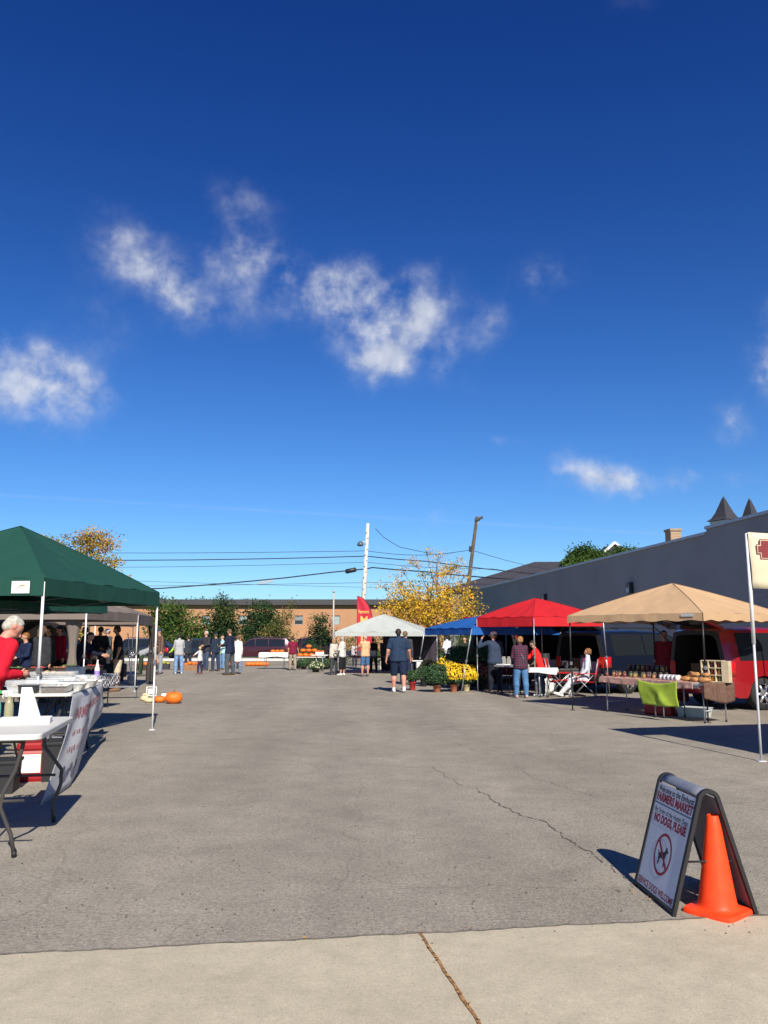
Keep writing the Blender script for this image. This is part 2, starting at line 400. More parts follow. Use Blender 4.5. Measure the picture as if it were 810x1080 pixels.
# ------------------------------------------------------------------ brick / block materials
def brick_mat(name, c1, c2, mort, sc, bw=.5, rh=.25, ms=.02, axis='XZ', bump=.3, nscale=1.0):
    m = bpy.data.materials.new(name); m.use_nodes = True; t = m.node_tree; b = t.nodes['Principled BSDF']; n = t.nodes.new; l = t.links.new
    co = n('ShaderNodeTexCoord').outputs['Object']
    sp = n('ShaderNodeSeparateXYZ'); l(co, sp.inputs[0]); cb = n('ShaderNodeCombineXYZ'); l(sp.outputs['X' if axis[0] == 'X' else 'Y'], cb.inputs[0]); l(sp.outputs['Z'], cb.inputs[1])
    br = n('ShaderNodeTexBrick'); br.inputs['Scale'].default_value = sc; br.inputs['Brick Width'].default_value = bw; br.inputs['Row Height'].default_value = rh; br.inputs['Mortar Size'].default_value = ms
    br.inputs['Color1'].default_value = (*c1, 1); br.inputs['Color2'].default_value = (*c2, 1); br.inputs['Mortar'].default_value = (*mort, 1); br.inputs['Bias'].default_value = 0
    l(cb.outputs[0], br.inputs['Vector'])
    no = n('ShaderNodeTexNoise'); no.inputs['Scale'].default_value = nscale; no.inputs['Detail'].default_value = 6; l(co, no.inputs['Vector'])
    mr = n('ShaderNodeMapRange'); mr.inputs['To Min'].default_value = .8; mr.inputs['To Max'].default_value = 1.2; l(no.outputs['Fac'], mr.inputs['Value'])
    mx = n('ShaderNodeVectorMath'); mx.operation = 'SCALE'; l(br.outputs['Color'], mx.inputs[0]); l(mr.outputs[0], mx.inputs['Scale'])
    l(mx.outputs[0], b.inputs['Base Color']); b.inputs['Roughness'].default_value = .9
    bu = n('ShaderNodeBump'); bu.inputs['Strength'].default_value = bump; bu.inputs['Distance'].default_value = .02; bu.invert = True
    l(br.outputs['Fac'], bu.inputs['Height']); l(bu.outputs[0], b.inputs['Normal'])
    return m

# ------------------------------------------------------------------ grey block building on the right
HW = 5.8
pA = PZ(745, 564.0, HW); pB = PZ(500, 623.0, HW)
wd = (pB-pA); wd.z = 0; LW = wd.length; wd.normalize()
near = pA - wd*26; far = pA + wd*(LW+5.0)
ang = math.atan2(wd.y, wd.x)
bw = empty('block_building', (near.x, near.y, 0), ang, 'long windowless building of blue-grey painted concrete block on the right', 'building')
Lw = (far-near).length
stepx = 26.0
BLK = brick_mat('painted_block', (.27, .27, .268), (.28, .28, .278), (.25, .25, .25), 1.0, .4, .2, .010, 'XZ', .18, .35)
mb = MB(); mb.add([(0, 0, 0), (Lw, 0, 0), (Lw, 0, HW), (stepx, 0, HW), (stepx, 0, HW+.22), (0, 0, HW+.22), (0, -18, 0), (Lw, -18, 0), (Lw, -18, HW), (stepx, -18, HW), (stepx, -18, HW+.22), (0, -18, HW+.22)],
    [(5, 4, 3, 2, 1, 0), (1, 2, 8, 7), (0, 6, 11, 5), (6, 7, 8, 9, 10, 11), (2, 3, 9, 8), (3, 4, 10, 9), (4, 5, 11, 10)])
mb.build('wall', BLK, bw)
cop = M('coping_metal', (.42, .45, .5), .5, .3)
mb = MB(); mb.box(((stepx+Lw)/2+.02, -.10, HW+.065), (Lw-stepx, .36, .12)); mb.box((stepx/2, -.10, HW+.22+.066), (stepx, .36, .12)); mb.build('coping', cop, bw)
def wall_local(px, py):     # where a picture point falls on the wall face
    d = raydir(px, py); n = Vector((-wd.y, wd.x, 0)); t = (near-Vector((0, 0, CAM_H))).dot(n)/d.dot(n); p = Vector((0, 0, CAM_H))+d*t
    return (p-near).dot(wd), p.z
for px, py in ((666.5, 620), (576, 631)):
    x, z = wall_local(px, py)
    o = MB().box((x, .12, z), (.45, .22, .55), bev=.03).build('wall_lamp', M('lamp_black', (.03, .03, .035), .4), bw)
    MB().box((x, .235, z-.12), (.33, .02, .24)).build('lens', M('lamp_lens', (.3, .32, .35), .2), o)
    MB().tube([(x+.3, .06, z-.5), (x+.3, .06, z+.3)], .02, 6).build('conduit', M('conduit_grey', (.25, .27, .3), .5), o)
# downpipe stain free conduit line and chimney on that roof
ch = PY(710, 566, pA.y+7); cb0 = empty('brick_chimney', (ch.x, ch.y, HW-.1), ang, 'pale tan brick chimney standing above the grey block wall', 'chimney')
zt = topz(710, 559.5, ch.y); MB().box((0, 0, (zt-HW)/2), (.62, .55, zt-HW+.1)).build('stack', brick_mat('tan_brick', (.36, .22, .12), (.30, .17, .09), (.33, .25, .17), 4.0, .5, .25, .03), cb0)
MB().box((0, 0, zt-HW+.1), (.72, .65, .12), bev=.02).build('cap', M('chimney_cap', (.3, .22, .15), .8), cb0)

# towers far behind
SLATE = M('dark_slate', (.035, .035, .045), .75, nscale=6, namt=.3, bump=.3, bscale=8)
WHITEP = M('white_trim', (.7, .68, .62), .6)
def tower(px0, px1, py_eave, py_tip, Y, label, flare=True):
    cx = (px0+px1)/2; c = PY(cx, py_eave, Y); w = PY(px1, py_eave, Y).x-PY(px0, py_eave, Y).x; ht = topz(cx, py_tip, Y)-c.z
    t = empty('church_tower', (c.x, c.y, 0), R(28), label, 'tower')
    hb = w*.5*.62
    MB().box((0, 0, c.z/2), (hb*1.7, hb*1.7, c.z-.04)).build('shaft', M('tower_stone', (.12, .11, .11), .85), t)
    rf = MB(); prof = [(1.0, 0.0), (.72, .12), (.5, .33), (.3, .6), (.12, .86), (.05, .93)] if flare else [(1.0, 0), (.82, .15), (.6, .4), (.38, .65), (.15, .88), (.04, .95)]
    V = [];
    for (k, z) in prof:
        for sx, sy in ((1, 1), (-1, 1), (-1, -1), (1, -1)): V.append((sx*k*w*.37, sy*k*w*.37, c.z+z*ht))
    F = [(i*4+j, i*4+(j+1) % 4, (i+1)*4+(j+1) % 4, (i+1)*4+j) for i in range(len(prof)-1) for j in range(4)]+[(3, 2, 1, 0), tuple(range(len(V)-4, len(V)))]
    rf.add(V, F); ro = rf.build('roof', SLATE, t)
    MB().tube([(0, 0, c.z+ht*.93), (0, 0, c.z+ht*1.06)], [.09, .02], 6).build('finial', M('copper_green', (.1, .2, .2), .5), ro)
    MB().box((0, 0, c.z-.18), (hb*1.95, hb*1.95, .3)).build('cornice', WHITEP, t)
    for s in range(4):
        a = s*PI/2
        MB().box((math.cos(a)*hb*.86, math.sin(a)*hb*.86, c.z-1.0), (.06, hb*.7, 1.1), rz=a).build('louvre', M('louvre_dark', (.02, .02, .025), .8), t)
tower(747, 782, 549.5, 523, 95, 'church tower with flared dark pyramid roof rising over the grey wall, the wider left one')
tower(781, 803, 552, 525, 100, 'steep narrow dark spire tip beside the wider flared church tower', False)

# houses behind the block building
def gable_house(name, label, pxl, pxr, py_ridge, py_eave, Y, wallc, roofc, rz=0.0, depth=9):
    a = PY(pxl, py_eave, Y); b = PY(pxr, py_eave, Y); zr = topz((pxl+pxr)/2, py_ridge, Y); w = b.x-a.x; ze = a.z
    t = empty(name, ((a.x+b.x)/2, Y, 0), rz, label, 'house')
    MB().box((0, depth/2, ze/2), (w*.94, depth*.9, ze)).build('wall', wallc, t)
    V = [(-w/2, -.2, ze), (w/2, -.2, ze), (-w/2*.86, depth/2, zr), (w/2*.86, depth/2, zr), (-w/2, depth+.2, ze), (w/2, depth+.2, ze)]
    MB().add(V, [(0, 1, 3, 2), (2, 3, 5, 4), (0, 2, 4), (1, 5, 3), (0, 4, 5, 1)]).build('roof', roofc, t)
    return t, w, ze, zr
WCL = M('clapboard_white', (.55, .55, .52), .8)
def hip(t, w, ze, zr, xr0, xr1):
    for o in list(bpy.data.objects):
        if o.parent == t and o.name.startswith('roof'):
            me = o.data; me.vertices[2].co.x = xr0; me.vertices[3].co.x = xr1
            for i in (2, 3): me.vertices[i].co.z = zr
hA, w_, ze_, zr_ = gable_house('hipped_house', 'dark hip roofed house behind the far end of the grey wall', 470, 622, 588, 621, 78, M('grey_siding', (.18, .18, .19), .85), SLATE)
hip(hA, w_, ze_, zr_, PY(564, 588, 82.5).x-hA.location.x, PY(598, 588, 82.5).x-hA.location.x)
mb = MB(); c = PY(573, 604, 77.0); mb.box((c.x, c.y-.4, c.z), (3.2, .3, .35), M4=Matrix.Rotation(-.35, 4, 'Y')); 
hB, w_, ze_, zr_ = gable_house('shingled_house', 'long dark roofed house with small white gable over the grey wall', 612, 690, 575, 588, 70, WCL, SLATE)
g0 = PY(648, 580, 69.5)
lx = g0.x-hB.location.x
gz = topz(648, 573, 69.5); gb = gz-1.3
MB().add([(lx-1.5, -.6, gb), (lx+1.5, -.6, gb), (lx, -.6, gz), (lx-1.5, 3, gb), (lx+1.5, 3, gb), (lx, 3, gz)], [(0, 1, 2), (5, 4, 3), (0, 2, 5, 3), (1, 4, 5, 2), (0, 3, 4, 1)]).build('dormer', SLATE, hB)
dm = MB(); dm.tube([(lx-1.55, -.72, gb), (lx, -.72, gz+.05)], .13, 4); dm.tube([(lx+1.55, -.72, gb), (lx, -.72, gz+.05)], .13, 4); dm.build('bargeboard', M('bright_trim', (.8, .8, .78), .6), hB)

# ------------------------------------------------------------------ brick school at the back
YB = 95.0
bl = PY(-60, 638, YB); br_ = PY(520, 638, YB); zt = bl.z
SB = empty('brick_building', (0, YB, 0), 0, 'long low orange brick building with dark flat roof edge at the back', 'building')
BRK = brick_mat('orange_brick', (.45, .225, .11), (.37, .175, .085), (.38, .23, .14), 3.4, .5, .25, .03, 'XZ', .1, .3)
wins = [(100, 654), (140, 654), (179, 654), (217, 654), (256, 654), (315, 655), (354, 655), (413, 655), (452, 655)]
# wall with real openings
xs = [bl.x]; 
for px, py in wins:
    c = PY(px, py, YB); xs += [c.x-.5, c.x+.5]
xs.append(br_.x); zc = PY(217, 654, YB).z; z0w, z1w = zc-.52, zc+.52
mb = MB()
def q4(x0, x1, z0, z1): mb.add([(x0, 0, z0), (x1, 0, z0), (x1, 0, z1), (x0, 0, z1)], [(0, 1, 2, 3)])
q4(xs[0], xs[-1], 0, z0w); q4(xs[0], xs[-1], z1w, zt)
for i in range(0, len(xs), 2): q4(xs[i], xs[i+1], z0w, z1w)
for i in range(1, len(xs)-1, 2):
    x0, x1 = xs[i], xs[i+1]
    mb.add([(x0, 0, z0w), (x0, .25, z0w), (x0, .25, z1w), (x0, 0, z1w), (x1, 0, z0w), (x1, .25, z0w), (x1, .25, z1w), (x1, 0, z1w)], [(0, 1, 2, 3), (7, 6, 5, 4), (0, 4, 5, 1), (3, 2, 6, 7)])
mb.add([(xs[0], 20, 0), (xs[-1], 20, 0), (xs[-1], 20, zt), (xs[0], 20, zt)], [(3, 2, 1, 0)])
mb.add([(xs[0], 0, 0), (xs[0], 20, 0), (xs[0], 20, zt), (xs[0], 0, zt)], [(3, 2, 1, 0)]); mb.add([(xs[-1], 0, 0), (xs[-1], 20, 0), (xs[-1], 20, zt), (xs[-1], 0, zt)], [(0, 1, 2, 3)])
mb.build('wall', BRK, SB)
WF = M('window_frame_grey', (.25, .25, .25), .5); WGD = M('window_dark', (.03, .04, .045), .15, spec=.6); WGL = M('window_blind', (.3, .36, .34), .4)
for i in range(1, len(xs)-1, 2):
    x0, x1 = xs[i], xs[i+1]; f = MB()
    for (a, b, c, d) in ((x0, x0+.07, z0w, z1w), (x1-.07, x1, z0w, z1w), (x0+.07, x1-.07, z0w, z0w+.07), (x0+.07, x1-.07, z1w-.07, z1w)): f.box(((a+b)/2, .12, (c+d)/2), (b-a, .06, d-c))
    fo = f.build('window', WF, SB)
    MB().box(((x0+x1)/2, .16, zc), (.86, .02, .9)).build('pane', WGD if (i//2) % 3 != 0 else WGL, fo)
    MB().box(((x0+x1)/2, .14, zc+.2), (.84, .012, .46)).build('blind', WGL if i % 4 == 1 else M('blind_grey', (.2, .22, .22), .5), fo)
MB().box(((xs[0]+xs[-1])/2, 9.6, zt+.3), (xs[-1]-xs[0]+.6, 20.4, .62)).build('roof_edge', M('fascia_dark', (.05, .05, .055), .7), SB)
# ------------------------------------------------------------------ utility poles and wires
CONP = M('pole_concrete', (.55, .52, .46), .8, nscale=4, namt=.15); WOODP = M('pole_wood', (.085, .062, .045), .85, nscale=5, namt=.3)
STEEL = M('galv_steel', (.4, .42, .44), .4, .6); BLKM = M('black_metal', (.02, .02, .022), .45); WIRE = M('wire_black', (.015, .015, .018), .6)
YA, YW = 60.0, 54.0
ta = PY(388, 552, YA); ba = PY(382.0, 660, YA); dn = (ba-ta); ba = ta + dn*(ta.z/(-dn.z))
pa = empty('utility_pole', (ba.x, ba.y, 0), 0, 'pale concrete utility pole with small lamp, leaning slightly behind the white canopy', 'utility pole', None)
T = lambda p, o=ba: (p[0]-o[0], p[1]-o[1], p[2])
MB().tube([(0, 0, 0), T(ta)], [.21, .115], 10).build('shaft', CONP, pa)
sb = MB()
for k in range(16):
    p = ba.lerp(ta, .3+k*.042); MB().box((p.x-ba.x+.06*(-1)**k, p.y-ba.y-.2+.08*(k/16), p.z), (.06, .10, .04)).build('climbing_step', BLKM, pa)
la = PY(380, 574, YA)
MB().tube([T(PY(387, 572, YA)), T(PY(383, 571.5, YA)), T(PY(380.5, 572, YA))], .04, 6).build('lamp_arm', STEEL, pa)
lh = MB().lathe([(.05, .22), (.16, .15), (.24, 0), (.22, -.12), (.05, -.16)], 12, T(la)).build('lamp_head', M('lamp_dark', (.08, .1, .12), .35), pa)
tb = PY(503, 545, YW); bb0 = PY(492, 632, YW); dn = bb0-tb; bbp = tb+dn*(tb.z/(-dn.z))
pb = empty('street_light_pole', (bbp.x, bbp.y, 0), 0, 'brown wooden utility pole with a flat street light on its top', 'utility pole')
MB().tube([(0, 0, 0), T(tb, bbp)], [.165, .10], 10).build('shaft', WOODP, pb)
a0 = T(PY(501, 549, YW), bbp); a1 = T(PY(509, 545.5, YW), bbp)
MB().tube([T(PY(497.5, 577, YW), bbp), T(PY(500, 560, YW), bbp), T(PY(506, 547.5, YW), bbp)], .04, 6).build('brace', STEEL, pb)
v = Vector(a1)-Vector(a0); mb = MB(); mb.box(tuple((Vector(a0)+Vector(a1))/2), (v.length, .3, .16), M4=Matrix.Rotation(-math.atan2(v.z, v.x), 4, 'Y'), bev=.03); mb.build('lamp_head', M('lamp_dark2', (.04, .045, .05), .4), pb)
MB().box(T(PY(496.5, 579, YW), bbp), (.22, .22, .36), bev=.03).build('junction_box', BLKM, pb)
t3 = PY(352, 625, 58); p3 = empty('light_pole', (t3.x, 58, 0), 0, 'thin plain grey pole standing in front of the brick building', 'pole')
MB().tube([(0, 0, 0), (0, 0, t3.z)], [.075, .05], 8).build('shaft', M('pole_pale', (.42, .38, .34), .7), p3); MB().lathe([(.02, .2), (.08, .14), (.08, 0), (.04, -.04)], 10, (0, 0, t3.z)).build('cap', STEEL, p3)
def wire(pts, Y0, Y1, r, label, px_rng=None):
    P = []
    for a, b in zip(pts[:-1], pts[1:]):
        for i in range(8):
            t = i/8; px = a[0]+(b[0]-a[0])*t; py = a[1]+(b[1]-a[1])*t + (b[2] if len(b) > 2 else 0)*math.sin(PI*t)
            yy = Y0+(Y1-Y0)*max(0, min(1, (px-388)/110))+max(0, px-500)*.32; P.append(PY(px, py, yy))
    P.append(PY(pts[-1][0], pts[-1][1], (Y1+max(0, pts[-1][0]-500)*.32) if pts[-1][0] > 450 else Y0))
    return tag(MB().tube(P, r, 5).build('overhead_wire', WIRE), label, 'wire', 'overhead wires strung between the utility poles')
wire([(-60, 581.5), (387, 581, 2), (497, 580, 5), (640, 606, 6)], YA, YW, .018, 'topmost thin overhead wire, crossing both utility poles above the rest')
wire([(-60, 592), (200, 590.5), (387, 586.5, .5), (450, 592, .5), (620, 609, 2)], YA, YW, .034, 'thick dark overhead cable, second from the top at the concrete pole')
wire([(-60, 597), (387, 593, 3), (520, 600, 2), (640, 612, 2)], YA, YW, .015, 'thin overhead wire just below the upper thick cable')
w4 = wire([(-60, 625), (170, 620.5, 1), (300, 609.5, .5), (350, 603.5, 0), (386, 600), (393, 598.5), (450, 603, .3), (560, 612, 1), (620, 618)], YA, YW, .045, 'lowest thick overhead cable carrying a black splice case')
wire([(-60, 619), (386, 614.5, 1.2), (450, 613.5), (520, 616, 1)], YA, YW, .015, 'thin overhead wire low above the white canopy')
wire([(-60, 605), (387, 619.5, 1.2), (450, 618.5)], YA, YW, .012, 'faintest thin overhead wire, lowest at the concrete pole')
wire([(396, 557.5), (404, 566), (422, 577, .5), (450, 583)], YA, YW, .02, 'slack drop wire hanging to the right of the concrete pole')
s0 = PY(364, 603, YA); s1 = PY(376, 600.5, YA); MB().tube([s0.lerp(s1, .0), s0.lerp(s1, .08), s0.lerp(s1, .92), s1], [.05, .17, .17, .05], 10).build('splice_case', BLKM, w4)
s0 = PY(272, 615, YA); s1 = PY(288, 612, YA); mb = MB()
ringp = []
for i in range(60):
    t = i/59; c = s0.lerp(s1, .5+.5*math.cos(t*4*PI)); ringp.append(c+Vector((0, .02*(i % 3), (.06*math.sin(t*4*PI)-.03))))
mb.tube(ringp, .035, 5).build('cable_coil', M('coil_grey', (.45, .45, .45), .5), w4)

# ------------------------------------------------------------------ trees
def leaf_mats(key, cols): return [M('leaf_%s_%d' % (key, i), c, .65, nscale=1.5, namt=.25, transl=.35, spec=.25) for i, c in enumerate(cols)]
BARK = M('bark_brown', (.11, .08, .055), .9, nscale=9, namt=.3)
def tree(name, base, clumps, mats, n, leaf, label, cat='tree', group=None, tr=.12, seed=1, sparse=0.0, limbs=True, fork=.35, weights=None):
    """clumps: (x,y,z,rx,rz) relative to base; foliage fills them as small sprays of leaves on twigs"""
    r = random.Random(seed); t = empty(name, base, 0, label, cat, group)
    H = max(c[2]+c[4] for c in clumps); zt = H*.86; cx0 = sum(c[0] for c in clumps)/len(clumps); cy0 = sum(c[1] for c in clumps)/len(clumps)
    mb = MB(); tk = [(0, 0, 0)]
    for i in range(1, 7): f = i/6; tk.append((cx0*f*f*.8+r.uniform(-.05, .05)*H*.1, cy0*f*f*.8, zt*f))
    mb.tube(tk, [tr*(1-.85*i/6) for i in range(7)], 8)
    lf = MB(); vol = [c[3]**2*c[4] for c in clumps]; tot = sum(vol)
    limb_pts = []
    for c, vv in zip(clumps, vol):
        cc = Vector(c[:3])
        if limbs:
            f = min(.85, max(fork, (cc.z-.35*abs(cc.x))/H*.8)); i = f*6; k = int(i); st = Vector(tk[k]).lerp(Vector(tk[min(6, k+1)]), i-k)
            mid = st.lerp(cc, .5)+Vector((0, 0, -.06*H)); pts = [st, mid, cc]; rr = tr*.38
            mb.tube([st, st.lerp(mid, .5), mid, cc], [rr, rr*.8, rr*.55, rr*.25], 5)
            for q in range(7 if sparse else 4):
                d = Vector((r.gauss(0, 1), r.gauss(0, 1), r.gauss(.3, .8))).normalized()
                e = cc+Vector((d.x*c[3], d.y*c[3], d.z*c[4]))*r.uniform(.7, 1.0); m2 = cc.lerp(e, .5)+Vector((0, 0, .04*c[3])); mb.tube([cc.lerp(mid, .2*r.random()), m2, e], [rr*.3, rr*.2, rr*.07], 4); limb_pts.append((m2, e, c[3]))
        nn = int(n*vv/tot)
        nsp = max(6, nn//9)
        for s in range(nsp):
            d = Vector((r.gauss(0, 1), r.gauss(0, 1), r.gauss(0, 1))).normalized()
            if sparse and limb_pts and r.random() < .6:
                a, b, _ = limb_pts[-1-r.randint(0, min(6, len(limb_pts)-1))]; p = a.lerp(b, r.random()**.6*1.1)+Vector((r.gauss(0, 1), r.gauss(0, 1), r.gauss(0, 1)))*leaf*1.1
            else:
                rad = r.random()**(.38); lump = 1+.22*math.sin(d.x*5+s*.01+c[0]*3)*math.cos(d.z*6+c[2])
                p = cc+Vector((d.x*c[3], d.y*c[3], d.z*c[4]))*rad*lump
            mi = r.choices(range(len(mats)), weights)[0] if weights else (min(len(mats)-1, max(0, int(r.gauss(.5+.25*math.sin(p.x*1.7+p.z*2.3), .3)*len(mats)))))
            for q in range(9):
                o = p+Vector((r.gauss(0, 1), r.gauss(0, 1), r.gauss(0, .8)))*leaf*1.15
                u = Vector((r.gauss(0, 1), r.gauss(0, 1), r.gauss(0, .7))).normalized(); w = u.orthogonal().normalized(); w.rotate(Matrix.Rotation(r.uniform(0, 6), 3, u)); l_ = leaf*r.uniform(.6, 1.2)
                lf.add([o-u*l_*.5, o+w*l_*.28, o+u*l_*.5, o-w*l_*.28], [(0, 1, 2, 3)], mi)
    mb.build('trunk', BARK, t); lf.build('crown', mats, t); return t
def cl(px, py, wpx, hpx, Y, base, dy=0): # clump from picture extents
    c = PY(px, py, Y+dy); return (c.x-base[0], c.y-base[1], c.z, wpx*Y/FPX/2, hpx*Y/FPX/2)
def ptree(name, pxb, Y, cls, mats, n, leaf, label, **k):
    b = (PY(pxb, 671, Y).x, Y, 0); r = random.Random(k.get('seed', 1)); cc = [cl(px, py, w, h, Y, b, (r.uniform(-.35, .35))*w*Y/FPX) for (px, py, w, h) in cls]
    return tree(name, b, cc, mats, n, leaf, label, **k)
GY = leaf_mats('yel', [(.14, .17, .025), (.42, .32, .03), (.70, .43, .03), (.80, .50, .06), (.66, .30, .035)])
GG = leaf_mats('grn', [(.035, .075, .015), (.06, .12, .02), (.09, .16, .03)])
GD = leaf_mats('dark', [(.018, .05, .018), (.03, .075, .024), (.05, .10, .03)])
GO = leaf_mats('olive', [(.10, .12, .03), (.17, .18, .05), (.24, .2, .06)])
GB = leaf_mats('rust', [(.16, .17, .03), (.42, .27, .05), (.58, .34, .06)])
Yt = 50
ptree('maple_tree', 452, Yt, [(455, 640, 90, 44), (425, 640, 50, 40), (485, 638, 48, 40), (500, 645, 24, 28), (430, 622, 42, 22), (470, 622, 44, 26), (404, 618, 24, 10), (420, 613, 22, 11), (492, 622, 26, 14), (458, 607, 34, 14), (412, 645, 30, 30), (440, 655, 60, 26), (480, 656, 60, 26)],
      GY, 8500, .16, 'broad autumn tree with yellow and orange leaves behind the white and blue canopies', seed=4, tr=.2, weights=[2, 3, 4, 3, 1.5])
ptree('maple_tree', 462, Yt+1.5, [(462, 590, 24, 22), (480, 596, 28, 20), (440, 596, 26, 16), (472, 604, 40, 22), (425, 603, 20, 12), (450, 582, 16, 10), (490, 607, 24, 16)],
      GY, 1500, .12, 'sparse upper twigs with thin yellow leaves rising out of the broad autumn tree', seed=9, tr=.13, sparse=1, weights=[.5, 1, 4, 4, 2], fork=.5)
ptree('ash_tree', 92, 36, [(92, 577, 44, 28), (60, 575, 30, 22), (115, 572, 28, 26), (95, 563, 26, 14), (105, 592, 30, 18), (122, 596, 20, 16), (80, 590, 40, 24), (75, 606, 40, 20), (128, 618, 14, 30)],
      GB, 5200, .115, 'thin rusty orange tree showing above the green canopy', seed=12, tr=.14, sparse=1)
ptree('shade_tree', 188, 70, [(184, 648, 36, 30), (178, 662, 46, 40), (205, 665, 44, 36), (165, 655, 30, 34), (225, 672, 40, 26), (190, 678, 60, 30), (172, 638, 20, 14)], GG, 9000, .24, 'large mid green tree beside the leg of the green canopy', seed=3, tr=.25)
ptree('upright_tree', 234, 66, [(235, 640, 18, 26), (231, 655, 24, 28), (240, 655, 24, 28), (236, 668, 32, 22), (244, 643, 10, 18)], GD+GO[:1], 5500, .2, 'narrow dark upright tree between two windows of the brick building', seed=5, tr=.18)
ptree('shade_tree', 275, 66, [(276, 645, 24, 26), (270, 657, 34, 30), (283, 655, 28, 28), (266, 669, 36, 22), (290, 664, 20, 24), (278, 673, 44, 18)], GD, 7500, .2, 'dark green round tree left of the maroon car', seed=6, tr=.2)
ptree('young_tree', 297, 60, [(295, 660, 20, 20), (302, 652, 14, 24), (286, 670, 26, 18), (307, 640, 8, 20), (300, 673, 30, 14)], GO, 2600, .16, 'loose yellowish green young tree right of the dark round tree', seed=7, tr=.1, sparse=1)
ptree('young_tree', 338, 60, [(338, 660, 20, 22), (333, 668, 20, 20), (345, 668, 18, 20), (338, 678, 32, 16), (342, 652, 10, 14), (331, 652, 8, 12), (336, 690, 24, 16)], GD, 4200, .15, 'small dark green tree left of the white canopy', seed=8, tr=.1)
ptree('shade_tree', 60, 60, [(62, 660, 30, 24), (45, 662, 30, 20), (78, 668, 20, 20)], GG+GY[1:2], 3000, .2, 'green tree glimpsed under the grey canopy on the left', seed=15, tr=.2)
for i, (px, py, w, h, lab) in enumerate([(168, 636, 26, 14, 'distant dark tree top above the left end of the brick building'), (209, 636, 32, 12, 'distant rounded tree top above the brick building roof'), (261, 637, 22, 10, 'distant tree top right of the narrow upright tree'),
                                         (412, 640, 20, 14, 'distant tree mass between the concrete pole and the autumn tree')]):
    ptree('distant_tree', px, 125, [(px, py+2, w, h), (px-w*.3, py+5, w*.6, h), (px+w*.32, py+6, w*.6, h)], GD, 2600, .3, lab, seed=20+i, group='tree tops beyond the brick building', tr=.3)
ptree('shade_tree', 615, 58, [(614, 584, 26, 18), (625, 588, 24, 18), (606, 592, 20, 16), (634, 591, 16, 14), (617, 597, 44, 20), (640, 586, 12, 8)], GG, 7000, .2, 'green tree top rising behind the grey block wall', seed=31, tr=.25)
ptree('shade_tree', 658, 66, [(655, 583, 22, 8), (668, 582, 14, 6)], GG, 1600, .2, 'low green foliage beside the small white gable', seed=32, tr=.2)
# shrubs low at the back
def shrub(px, py, Y, w, h, mats, label, n=900, leaf=.1, name='shrub', seed=1):
    b = PY(px, 671, Y); c = cl(px, py, w, h, Y, (b.x, Y, 0)); r = random.Random(seed)
    return tree(name, (b.x, Y, 0), [c, (c[0]-c[3]*.5, 0, c[2]*.8, c[3]*.6, c[4]*.7), (c[0]+c[3]*.5, 0, c[2]*.8, c[3]*.6, c[4]*.7)], mats, n, leaf, label, 'shrub', 'shrubs along the back of the lot', tr=.05, seed=seed, fork=.1)
shrub(500, 678, 40, 34, 24, GG+GO[1:2], 'leafy light green shrub seen beyond the blue canopy', 1800, .12, seed=44)
tree('hedge', (PY(455, 671, 47).x, 47, 0), [(x*.9, .3*math.sin(x*2), .95+.12*math.sin(x*3), .85, .95) for x in range(-5, 6)], GD+GG[:2], 7000, .13, 'dark clipped hedge along the back behind the white and blue canopies', 'hedge', None, tr=.05, seed=77, fork=.1)
shrub(322, 688, 52, 40, 14, GD, 'low dark shrub behind the orange pumpkin pile', 1500, .12, seed=45)

